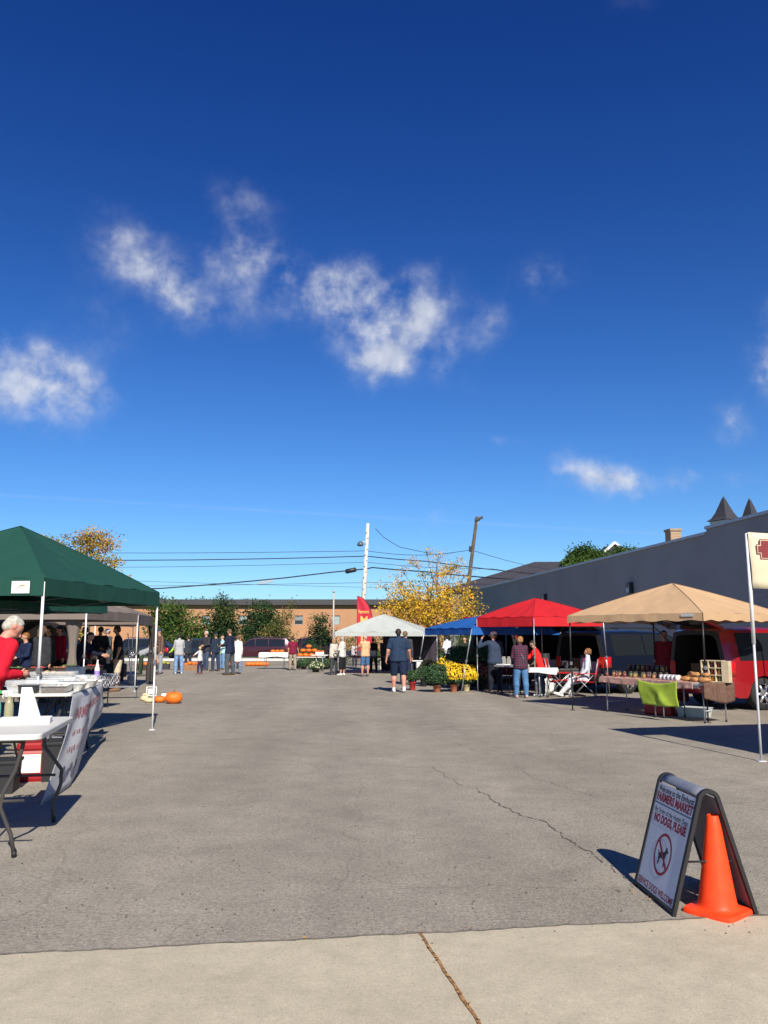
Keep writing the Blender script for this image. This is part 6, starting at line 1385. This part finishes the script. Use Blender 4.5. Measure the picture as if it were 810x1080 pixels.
g = G(470, 719); mum((g.x, g.y, 0), .34, .6, BLKPOT, 'yellow mum at the back of the group', MYL, seed=8, n=1500, dens=.6)
# plant table under the blue canopy
wa, wb_ = G(470, 718), G(528, 722)
T7 = fold_table('long dark draped plant table under the blue canopy', (PY(470, 671, 26.2).x, 26.2), (PY(515, 671, 25.4).x, 25.4), .8, .66, DWOOD, BKL, side=1)
drape('black cloth hanging to the ground from the plant table', T7[1], T7[2], T7[3], T7[4], .8, .66, .62, .1, .5, M('cloth_black'), seed=11)
for i, (x, lab) in enumerate([(.22, 'leftmost big green mum on the plant table'), (.62, 'middle big green mum on the plant table'), (1.12, 'rightmost big green mum on the plant table')]):
    if i == 0: m0 = mum(tuple(tp(T7, x, .35, .672)), .42, .52, BLKPOT, lab, seed=14, n=2600, ph=.12)
    else: copy_tree(m0, tuple(tp(T7, x, .35, .672)), i*1.3, lab)
# flat of small green mums at the back (px 310-350)
r = random.Random(6)
for i, px in enumerate([314, 320, 326, 332, 338, 344, 349]):
    g = G(px, 705+(i % 2)); lab = 'low green mum at the back, %s from the left in its row' % ['first', 'second', 'third', 'fourth', 'fifth', 'sixth', 'last'][i]
    if i == 0: mb0 = mum((g.x, g.y, 0), .34, .40, BLKPOT, lab, seed=21, n=900, group='row of low mums at the back', ph=.12)
    else: copy_tree(mb0, (g.x, g.y, 0), i, lab)
g = G(333, 709); mum((g.x, g.y, 0), .4, .34, BLKPOT, 'pale flowered mum in front of the row of low mums', [M('petal_pale', (.5, .5, .3), .6), M('petal_pale')], seed=25, n=1100, dens=.25, ph=.12)
# white pedestal right of the walking man
g = G(442, 714); t = empty('white_pedestal', (g.x, g.y, 0), .1, 'tall white pedestal box behind the small red potted mum', 'pedestal'); MB().box((0, 0, .30), (.22, .22, .60), bev=.01).build('column', WHITEPL, t); MB().box((-.06, 0, .63), (.44, .28, .04), bev=.01).build('top', WHITEPL, t)
# tables under white canopy with jars and cartons
T8 = fold_table('long table with cartons under the white canopy', (PY(356, 671, 36).x, 36), (PY(440, 671, 35.6).x, 35.6), .8, .74, DWOOD, GRL, side=1)
for i, x in enumerate((.4, 1.0, 1.5, 2.3, 2.8)):
    o = tag(MB().box((0, 0, .12), (.3, .24, .24), bev=.01).build('carton', WPAPER if i % 2 else M('carton_grey', (.3, .3, .3), .8)), '%s carton on the table under the white canopy' % ['first', 'second', 'third', 'fourth', 'fifth'][i] + ' from the left', 'box', 'cartons under the white canopy'); place(o, T8, x, .3, .742)
o = tag(MB().box((0, 0, .2), (.28, .28, .40), bev=.01).build('white_carton', WPAPER), 'white carton on the ground under the white canopy beside its middle leg', 'box'); g = G(401, 706); o.location = (g.x+.15, g.y, 0)

# ------------------------------------------------------------------ feather flag
fy_ = 40.0; pz_t = PY(376.5, 629, fy_); pz_r = PY(391.5, 668, fy_)
fx0 = pz_t.x; wf = PY(392.5, 660, fy_).x-fx0
ff = empty('feather_flag', (fx0+wf, fy_, 0), 0, 'red feather flag with yellow letters standing behind the white canopy', 'flag')
def fedge(z):  # outer curved pole: x offset from pole line at height z
    zt_ = pz_t.z; 
    if z > zt_-1.15: q = (z-(zt_-1.15))/1.15; return -wf*(1-math.sqrt(max(0, 1-q*q)))
    return 0.0
zt_ = pz_t.z; MB().tube([(0, 0, 0)]+[(fedge(z)+.0, 0, z) for z in [zt_-1.15+1.15*math.sin(q*PI/2/10) for q in range(11)]], [.02]+[.016]*11, 6).build('pole', BLKM, ff)
P = []
for j in range(25):
    z = .55+(zt_-.56)*j/24; xr = fedge(z)-.02; P.append([(-wf+(xr+wf)*i/8, .03*math.sin(i*.8+z*2.2)*min(1, (wf+xr)*2), z) for i in range(9)])
fl = MB().grid(P).build('cloth', M('flag_red', (.62, .03, .06), .7, namt=.05, transl=.3, nscale=2), ff, solid=.004)
ft = MB(); fz = lambda x0, z0: (lambda u, v: (x0+u, .03*math.sin((x0+u+wf)/wf*8*.8+(z0+v)*2.2)-.03, z0+v))
put_text(ft, 'Farmers', .24, fz(-wf*.56, zt_-.74), width=wf*.66, bold=.006); 
for i, ch in enumerate('MARKET'): put_text(ft, ch, .52, fz(-wf*.53, zt_-1.15-.46*i), width=wf*.46, bold=.006)
ft.build('lettering', M('flag_yellow', (.80, .42, .12), .6), fl)
MB().box((0, 0, .02), (.5, .5, .03)).build('base_plate', BLKM, ff)

# ------------------------------------------------------------------ red canopy stall
# small dark table with pale edge at px 519-545
wa, wb_ = PY(519, 671, 23.6), PY(545, 671, 22.8)
T9 = fold_table('narrow dark table with white pad in front of the man in the white cap', (wa.x, 23.6), (wb_.x, 22.9), .5, .80, M('top_grey', (.25, .25, .26), .5), BKL, side=1)
o = tag(MB().box((0, 0, .012), (.34, .22, .022), bev=.006).build('paper_pad', WPAPER), 'white pad lying on the narrow dark table', 'pad'); place(o, T9, .22, .2, .802)
wa, wb_ = PY(557, 671, 22.2), PY(585, 671, 22.0)
T10 = fold_table('small white table before the person in the bright red jacket', (wa.x, 22.2), (wb_.x, 22.0), .5, .76, TT, GRL, side=1, th=.05)
drape('short white cloth on the small white table under the red canopy', T10[1], T10[2], T10[3], T10[4], .5, .76, .14, .1, .12, M('cloth_white'), seed=13)
camp_chair((PY(589, 671, 22.8).x, 22.8, 0), -1.9, 'red folding camp chair with its back to the small white table')
g = G(601, 731); t = empty('gas_grill', (g.x, g.y+.3, 0), .1, 'black grill cart with a shiny steel pot left of the seated woman', 'grill'); MB().box((0, 0, .62), (.62, .42, .12), bev=.03).build('firebox', BLKM, t); MB().box((0, 0, .30), (.55, .36, .04)).build('shelf', BLKM, t)
for sx in (-1, 1):
    for sy in (-1, 1): MB().tube([(sx*.27, sy*.17, .6), (sx*.27, sy*.17, 0)], .014, 6).build('leg', BLKM, t)
o = tag(MB().lathe([(.12, 0), (.135, .01), (.14, .20), (.145, .21), (.13, .22), (.06, .26), (.015, .27), (.02, .30)], 20).build('steel_pot', CHROME), 'shiny steel stock pot on the black grill cart', 'pot'); o.location = (g.x-.02, g.y+.3, .68)
cooler('white cooler on the ground beside the grill cart', (g.x-.55, g.y+.6, 0), .3, .55, .36, .38, WHITEPL, WHITEPL)

# ------------------------------------------------------------------ jar and bakery table (tan canopy)
PINK = M('floral_pink_cloth', (.46, .20, .16), .85, nscale=26, namt=.3, col2=(.62, .40, .33), bump=.2, bscale=30)
ja = PZ(633, 713.5, .74); jb = PZ(689, 717, .74); jc = PZ(742, 720.5, .74)
T11 = fold_table('jar table under the pink floral cloth, left half of the tan canopy stall', ja, jb, .75, .735, TT, GRL, side=1, inset=.08)
T12 = fold_table('bakery table under the pink floral cloth, right half of the tan canopy stall', jb+(jc-jb).normalized()*.02, jc, .75, .735, TT, GRL, side=1, inset=.12)
drape('pink floral cloth on the jar table', T11[1], T11[2], T11[3], T11[4], .75, .735, .13, .2, .12, PINK, seed=21, ragged=.01)
drape('pink floral cloth on the bakery table', T12[1], T12[2], T12[3], T12[4], .75, .735, .15, 0, 0, PINK, seed=22, ragged=.03, u1=.80)
BROWNC = M('brown_cloth', (.12, .065, .045), .85, nscale=20, namt=.25)
eL = T12[4]
drape('dark brown cloth hanging at the white right end of the bakery table', T12[1]+T12[2]*(eL+.004), T12[3], -T12[2], .75, .10, .735, .33, 0, 0, BROWNC, seed=23, ragged=.05)
# lime green towel/banner
LIME = M('lime_cloth', (.42, .56, .06), .8, nscale=4, namt=.1, transl=.25, bump=.4, bscale=9)
ua = PZ(673, 716, .76); ub = PZ(715, 718.5, .76); dd = (ub-ua).normalized(); nn2 = Vector((dd.y, -dd.x, 0)); wl = (ub-ua).length; P = []
hb_ = .745-PY(690, 743, ua.y-.1).z
for i in range(31):
    u = i/30; row = []
    for j in range(15):
        v = j/14; sagt = .06*math.sin(PI*u)*(1-v); slip = .10*v*(1-u)
        p = ua.lerp(ub, u+(0.0 if u > .5 else slip*.9)) + nn2*(.035+.03*math.sin(u*6+v*5)*v+.05*math.exp(-((u-.35-.4*v)/.12)**2)*v); row.append((p.x-ua.x, p.y-ua.y, .755-sagt-hb_*v-.02*math.sin(u*9)*v*0))
    P.append(row)
tag(MB().grid(P).build('lime_cloth', LIME, loc=(ua.x, ua.y, 0), solid=.004), 'lime green cloth sign hanging from the front of the bakery table', 'cloth')
# jars
JG = M('jar_glass', (.2, .22, .22), .08, alpha=.18, spec=.7, namt=0); LIDM = M('jar_lid', (.10, .08, .06), .35, .5); JAMS = [M('jam_red', (.18, .012, .015), .3), M('jam_amber', (.38, .16, .02), .3), M('pickle_green', (.12, .16, .03), .4), M('jam_purple', (.06, .01, .03), .3)]
def jar(fill):
    t = empty('jar'); MB().lathe([(.034, 0), (.038, .006), (.038, .085), (.030, .100)], 12).build('glass', JG, t); MB().lathe([(.033, .004), (.035, .01), (.035, .080), (.02, .084)], 12).build('contents', fill, t); MB().lathe([(.033, .100), (.034, .102), (.034, .116), (.02, .118)], 12).build('lid', LIDM, t); return t
protos = [jar(m_) for m_ in JAMS]
CN = ['red', 'amber', 'green', 'purple']; used_p = [False]*4; r = random.Random(31); ids = 0
def put_jar(T, x, y, z, ci, label, grp='jars of preserves on the jar table'):
    o = protos[ci] if not used_p[ci] else copy_tree(protos[ci]); used_p[ci] = True; place(o, T, x, y, z); tag(o, label, 'jar', grp); return o
L11 = T11[4]
rowsd = {'front': .12, 'middle': .30, 'back': .46}
ordn = ['first', 'second', 'third', 'fourth', 'fifth', 'sixth', 'seventh', 'eighth', 'ninth', 'tenth', 'eleventh', 'twelfth']
for rn, y in rowsd.items():
    nj = [6, 9, 10][list(rowsd).index(rn)]
    for i in range(nj):
        ci = (i//3+list(rowsd).index(rn)) % 4; x = .10+(L11-.2)*i/(nj-1)+r.uniform(-.012, .012)
        put_jar(T11, x, y+r.uniform(-.01, .01), .748, ci, '%s jar of preserves, %s from the left in the %s row of the jar table' % (CN[ci], ordn[i], rn))
# little display step with more jars at the back
t = empty('display_riser', (0, 0, 0), 0, 'dark stepped riser at the back of the jar table', 'riser'); place(t, T11, L11*.45, .64, .748); MB().box((0, 0, .07), (L11*.7, .14, .14), bev=.004).build('step', DWOOD, t); MB().box((0, .05, .19), (L11*.7, .04, .10), bev=.004).build('upper_step', DWOOD, t)
for i in range(8):
    put_jar(T11, L11*.14+(L11*.62)*i/7, .63, .889, (i*3) % 4, '%s jar standing on the dark riser, %s from the left' % (CN[(i*3) % 4], ordn[i]), 'jars on the riser')
# bakery goods
CUPM = M('tub_white', (.74, .74, .72), .5); BREAD = M('bread_crust', (.46, .22, .08), .75, nscale=14, namt=.35, bump=.3, bscale=20); BREAD2 = M('bread_pale', (.60, .42, .22), .75, nscale=16, namt=.3)
L12 = T12[4]; tub = None
for i in range(9):
    rw, k = divmod(i, 5); x = .10+k*.105; y = .10+rw*.13
    lab = 'white lidded tub, %s from the left in the %s row on the bakery table' % (ordn[k], ['front', 'rear'][rw])
    if tub is None:
        tub = empty('tub'); MB().lathe([(.036, 0), (.044, .09)], 14).build('cup', CUPM, tub); MB().lathe([(.047, .09), (.047, .098), (.03, .10)], 14).build('lid', M('tub_lid', (.55, .56, .6), .4), tub); o = tub
    else: o = copy_tree(tub)
    tag(o, lab, 'tub', 'white tubs on the bakery table'); place(o, T12, x, y, .748)
loaf = None; k = 0
for (x, y, z, rz) in [(.70, .16, .748, .2), (.92, .14, .748, -.1), (1.12, .18, .748, .3), (.75, .38, .748, .1), (.98, .40, .748, -.2), (.5, .40, .748, .15), (.25, .42, .748, 0), (.85, .27, .835, .4), (1.05, .29, .835, 0), (.6, .42, .835, .1)]:
    if x > L12-.08: x = L12-.12
    lab = ['round-ended loaf at the front left of the bakery goods', 'loaf second from the left in the front of the bakery goods', 'loaf at the front right end of the bakery table', 'loaf in the rear middle of the bakery table', 'loaf at the rear right of the bakery table', 'loaf behind the white tubs, the right one', 'loaf behind the white tubs, the left one', 'loaf stacked on top in the middle of the bakery goods', 'loaf stacked on top at the right of the bakery goods', 'loaf stacked on top at the left of the bakery goods'][k]
    if loaf is None:
        P = []
        for i in range(9):
            u = -1+2*i/8; s = math.sqrt(max(.02, 1-abs(u)**3)); P.append([(u*.11, .055*s*math.cos(q), .04+.045*s*math.sin(q)-(.0)) for q in [2*PI*j/12 for j in range(13)]])
        loaf = MB().grid(P).build('bread_loaf', [BREAD, BREAD2]); o = loaf
    else: o = copy_tree(loaf)
    tag(o, lab, 'bread', 'loaves on the bakery table'); place(o, T12, x, y, z, rz); k += 1
for i, (x, y) in enumerate([(.45, .60), (.9, .60)]): jumble_box(['white tray of orange pastries at the back left of the bakery table', 'white tray of pastries at the back right of the bakery table'][i], tuple(tp(T12, x, y, .748)), math.atan2(T12[2].y, T12[2].x), .34, .24, .06, CUPM, None, M('pastry', (.6, .28, .08), .7), 14, .035)
# spice rack with arched pigeonholes on the white table
rk = empty('spice_rack', (0, 0, 0), 0, 'tan wooden rack with rows of jars in arched pigeonholes', 'rack'); place(rk, T12, T12[4]-.22, .50, .738, .35); RW = M('rack_wood', (.52, .42, .28), .7); wR, hR = .40, .40
fr_ = MB()
for x in (-wR/2, -wR/6, wR/6): fr_.box((x, 0, hR/2), (.018, .16, hR))
for z in (.009, hR/3, 2*hR/3, hR): fr_.box((0, 0, z), (wR+.02, .158, .017))
fr_.box((wR/2+.055, -.01, hR/2), (.13, .15, hR)); fr_.build('frame', RW, rk); MB().box((0, .085, hR/2), (wR, .01, hR)).build('back_panel', M('rack_dark', (.05, .03, .02), .8), rk)
k = 0
for z in (.018, hR/3+.009, 2*hR/3+.009):
    for x in (-wR/3, 0, wR/3):
        jb_ = MB(); jb_.lathe([(.030, 0), (.034, .005), (.034, .07), (.026, .085)], 10, (x, -.02, z)); 
        o = jb_.build('spice_jar', JAMS[k % 4]); tag(o, '%s jar in the %s row of the wooden rack' % (['left', 'middle', 'right'][k % 3], ['bottom', 'middle', 'top'][k//3]), 'jar', 'jars in the wooden rack'); o.location = rk.location; o.rotation_euler = rk.rotation_euler
        MB().lathe([(.03, .085), (.03, .1), (.02, .101)], 10, (x, -.02, z)).build('lid', M('gold_lid', (.6, .45, .2), .3, .6), o); k += 1
for i in range(5):
    o = jar(JAMS[i % 3]); tag(o, '%s small jar in front of the wooden rack' % ordn[i], 'jar', 'jars in front of the rack'); place(o, T12, T12[4]-.5+i*.10, .26, .738)
for p_ in range(4):
    if not used_p[p_]: bpy.data.objects.remove(protos[p_])
# red crate and tubs on the ground
g = G(703, 755); 
cooler('red plastic cooler on the ground under the bakery table', (g.x, g.y+.28, 0), -.9, .62, .38, .30, REDP, M('red_lid', (.33, .01, .02), .4))
g = G(737, 757); t = empty('wash_tub', (g.x, g.y+.22, 0), -.75, 'shallow whitish plastic tub on the ground beside the black canopy leg', 'tub'); open_tray(.60, .36, .19, 1.14, .008).build('tub', M('tub_milky', (.52, .56, .56), .4, alpha=.9), t)
for s in (-1, 1): MB().box((s*.325, 0, .165), (.05, .14, .02), bev=.006).build('handle', M('tub_rim', (.4, .48, .52), .4), t)
g = G(722, 740); o = tag(MB().box((0, 0, .13), (.36, .3, .26), bev=.02).build('red_box', REDP), 'small dark red box behind the whitish tub', 'box'); o.location = (g.x, g.y+.3, 0)
# shade things inside the SUV opening
t = empty('storage_tote', (6.3, 19.6, 0), .4, 'grey tote with white lid in front of the open liftgate', 'tote'); MB().box((0, 0, .17), (.55, .4, .34), bev=.02).build('body', M('tote_grey', (.2, .2, .22), .6), t); MB().box((0, 0, .36), (.58, .43, .04), bev=.01).build('lid', WHITEPL, t)

# ------------------------------------------------------------------ sandwich board
pF0, pF1 = G(669.5, 933), G(711.5, 967.5)    # the two feet of the written panel, far and near
pR1 = G(799, 965.5)
wdir = (pF1-pF0); wS = wdir.length; wdir.normalize(); out = Vector((wdir.y, -wdir.x, 0))
if out.x > 0: out = -out                     # out: towards the written side
spread = abs((pR1-pF1).dot(out)); cen = (pF0+pF1)/2-out*spread/2
zap = PY(750, 834.5, pF1.y+.02).z
sgn = empty('sandwich_board', (cen.x, cen.y, 0), math.atan2(wdir.y, wdir.x), 'white A-frame market sign with dark frame and no-dogs symbol standing by the cone', 'sign')
# local: x along wdir, y = left of it.  written side is
ys = 1 if Vector((-wdir.y, wdir.x, 0)).dot(out) > 0 else -1
FRM = M('sign_frame', (.016, .015, .016), .6); SBW = M('sign_white', (.66, .67, .70), .5, nscale=3, namt=.04); SBD = M('sign_back', (.22, .22, .24), .6)
rt = .055; hs_ = spread/2
def side_path():
    pts = [(hs_, 0.0)]; ztan = zap-rt*1.05; ytan = rt*.95
    for q in range(0, 11): a = R(20+140*q/10); pts.append((rt*1.05*math.cos(a), zap-rt*1.05+rt*1.05*math.sin(a)))
    pts.append((-hs_, 0.0)); return pts
sp_ = side_path()
for s in (-1, 1):     # end rails, flat bars following the inverted U
    x = s*(wS/2-.018); mb = MB(); n_ = len(sp_); vs = []
    for i, (y, z) in enumerate(sp_):
        a = Vector(sp_[max(0, i-1)]); b = Vector(sp_[min(n_-1, i+1)]); tn = (b-a).normalized(); nr = Vector((-tn.y, tn.x)); 
        for dx, dn in ((-.015, -.011), (.015, -.011), (.015, .011), (-.015, .011)): vs.append((x+dx, y*ys+nr.x*dn*ys, max(.0, z+nr.y*dn)))
    mb.add(vs, [(i*4+j, i*4+(j+1) % 4, (i+1)*4+(j+1) % 4, (i+1)*4+j) for i in range(n_-1) for j in range(4)]+[(0, 1, 2, 3), tuple(range(n_*4-4, n_*4))[::-1]]); mb.build('end_rail', FRM, sgn)
y0a, z0a = hs_, 0.0; y1a, z1a = sp_[1]
def pan(side, u, v, off=0.0):   # u across (-.5..5) , v 0 bottom .. 1 top ; reader sees +off
    y = y0a+(y1a-y0a)*v; z = z0a+(z1a-z0a)*v; sl = math.atan2(z1a-z0a, y0a-y1a); ny, nz_ = math.sin(sl), math.cos(sl)
    return (u, side*ys*(y+ny*off), z+nz_*off)
for side, mt, nm in ((1, SBW, 'front_panel'), (-1, SBD, 'rear_panel')):
    b0, b1, tt_ = .045, .985, .006; mb = MB(); hw_ = wS/2-.036
    vs = [pan(side, sx*hw_, v, o) for o in (-tt_, tt_) for (sx, v) in ((-1, b0), (1, b0), (1, b1), (-1, b1))]
    mb.add(vs, [(0, 1, 2, 3), (7, 6, 5, 4), (0, 4, 5, 1), (1, 5, 6, 2), (2, 6, 7, 3), (3, 7, 4, 0)]); pan_o = mb.build(nm, mt, sgn)
    if side == 1: front_o = pan_o
    rb = MB()
    for v in (.03, ): rb.tube([pan(side, -wS/2+.03, v), pan(side, wS/2-.03, v)], .013, 6)
    rb.build('bottom_rail', FRM, sgn)
# rounded top cap between the rails with hand hole
P = [[(x, sp_[i][0]*ys, sp_[i][1]) for x in (-wS/2+.036, -wS/4, 0, wS/4, wS/2-.036)] for i in range(1, 12)]
MB().grid(P).build('top_cap', M('cap_bluegrey', (.17, .18, .22), .5), sgn, solid=.008)
mb = MB()
for s in (-1, 1): mb.tube([(s*(wS/2-.04), hs_*.55*ys, zap*.42), (s*(wS/2-.04), -hs_*.55*ys, zap*.42)], .006, 6)
mb.build('spreader_bar', FRM, sgn)
# lettering: reader's left is the far end if that end appears left in view
fx_sgn = None
def sgf(u0, v0):
    slant = math.hypot(y1a-y0a, z1a-z0a)
    return lambda u, v: pan(1, -1*(-(u0+u)), (v0*slant+v)/slant, .0075)
slant = math.hypot(y1a-y0a, z1a-z0a); TW = wS-.085
BK = M('ink_black', (.03, .03, .04), .7); RK = M('ink_red', (.33, .02, .04), .7)
def line(s, v0, size, mt, wfrac=1.0, bold=0.0):
    mb = MB(); put_text(mb, s, size, sgf(0, v0), width=TW*wfrac, bold=bold); return mb.build('lettering', mt, front_o)
line('Welcome to the Elmhurst', .938, .052, BK, .96, .001); line('FARMERS MARKET', .862, .072, RK, .98, .003)
mb = MB(); mb.add([pan(1, -TW/2, .800, .0078), pan(1, TW/2, .800, .0078), pan(1, TW/2, .808, .0078), pan(1, -TW/2, .808, .0078)], [(0, 1, 2, 3)]); mb.build('rule_line', BK, front_o)
line('By Order of the Health Dept.', .745, .045, BK, .92); line('NO DOGS, PLEASE', .672, .07, RK, .88, .003); line('SERVICE DOGS WELCOME', .085, .056, RK, .98, .001)
# prohibition ring and dog silhouette
rg = MB(); c0v = .40; R0, R1 = .125, .108
def sg(u, w_): return pan(1, u, (c0v*slant+w_)/slant, .0078)
n_ = 40; vs = []
for i in range(n_): a = 2*PI*i/n_; vs += [sg(R1*math.cos(a)*1.0, R1*math.sin(a)), sg(R0*math.cos(a), R0*math.sin(a))]
rg.add(vs, [(2*i, 2*i+1, (2*i+3) % (2*n_), (2*i+2) % (2*n_)) for i in range(n_)])
a = R(140); ca, sa = math.cos(a), math.sin(a); hw2 = .009
rg.add([pan(1, u, (c0v*slant+w_)/slant, .0092) for u, w_ in [(-R1*ca-hw2*sa, -R1*sa+hw2*ca), (-R1*ca+hw2*sa, -R1*sa-hw2*ca), (R1*ca+hw2*sa, R1*sa-hw2*ca), (R1*ca-hw2*sa, R1*sa+hw2*ca)]], [(0, 1, 2, 3)]); rg.build('prohibition_ring', RK, front_o)
dog = [(-.055, -.02), (-.068, .012), (-.062, .018), (-.05, -.002), (-.03, .012), (.012, .014), (.03, .028), (.036, .052), (.046, .045), (.052, .05), (.056, .038), (.074, .028), (.072, .020), (.052, .018), (.046, -.006), (.042, -.024), (.046, -.068), (.034, -.068), (.028, -.03), (.0, -.022), (-.028, -.028), (-.032, -.045), (-.04, -.068), (-.052, -.068), (-.046, -.04)]
MB().add([sg(x, y) for x, y in dog], [tuple(range(len(dog)))]).build('dog_symbol', BK, front_o)
# ------------------------------------------------------------------ traffic cone
gc = G(757.5, 962.5); zc_t = PY(756, 860.5, gc.y).z
cn = empty('traffic_cone', (gc.x, gc.y, 0), R(40), 'bright orange traffic cone standing beside the A-frame sign', 'traffic cone')
ORG = M('cone_orange', (.92, .062, .012), .5, nscale=11, namt=.16, spec=.3, bump=.12, bscale=60, dist=.003)
hb2 = .205*.74; pts = []
def sq(h_, k, z, n=40):
    out_ = []
    for i in range(n):
        a = 2*PI*i/n+PI/4; c_, s_ = math.cos(a), math.sin(a); m_ = (abs(c_)**k+abs(s_)**k)**(-1/k); out_.append((h_*c_*m_, h_*s_*m_, z))
    return out_
H_ = zc_t; lay = [sq(hb2, 9, .0), sq(hb2*1.0, 9, .018), sq(hb2*.97, 9, .028), sq(hb2*.80, 5, .032), sq(hb2*.74, 2.6, .036), sq(.112, 2, .05), sq(.106, 2, .07)]
for i in range(1, 9): z = .07+(H_-.07)*i/8; lay.append(sq(.106-(.106-.036)*i/8, 2, z))
lay.append(sq(.033, 2, H_+.006)); lay.append(sq(.026, 2, H_+.006)); lay.append(sq(.024, 2, H_-.05))
n_ = 40; mb = MB(); mb.add([v for l in lay[:4] for v in l], [(i*n_+j, i*n_+(j+1) % n_, (i+1)*n_+(j+1) % n_, (i+1)*n_+j) for i in range(3) for j in range(n_)]+[tuple(range(n_))[::-1]], 0, False); o = mb.build('base', ORG, cn); smooth_sharp(o, 40)
mb = MB(); L_ = lay[3:]; mb.add([v for l in L_ for v in l], [(i*n_+j, i*n_+(j+1) % n_, (i+1)*n_+(j+1) % n_, (i+1)*n_+j) for i in range(len(L_)-1) for j in range(n_)]+[tuple(range((len(L_)-1)*n_, len(L_)*n_))], 0, True); mb.build('cone_body', ORG, cn)
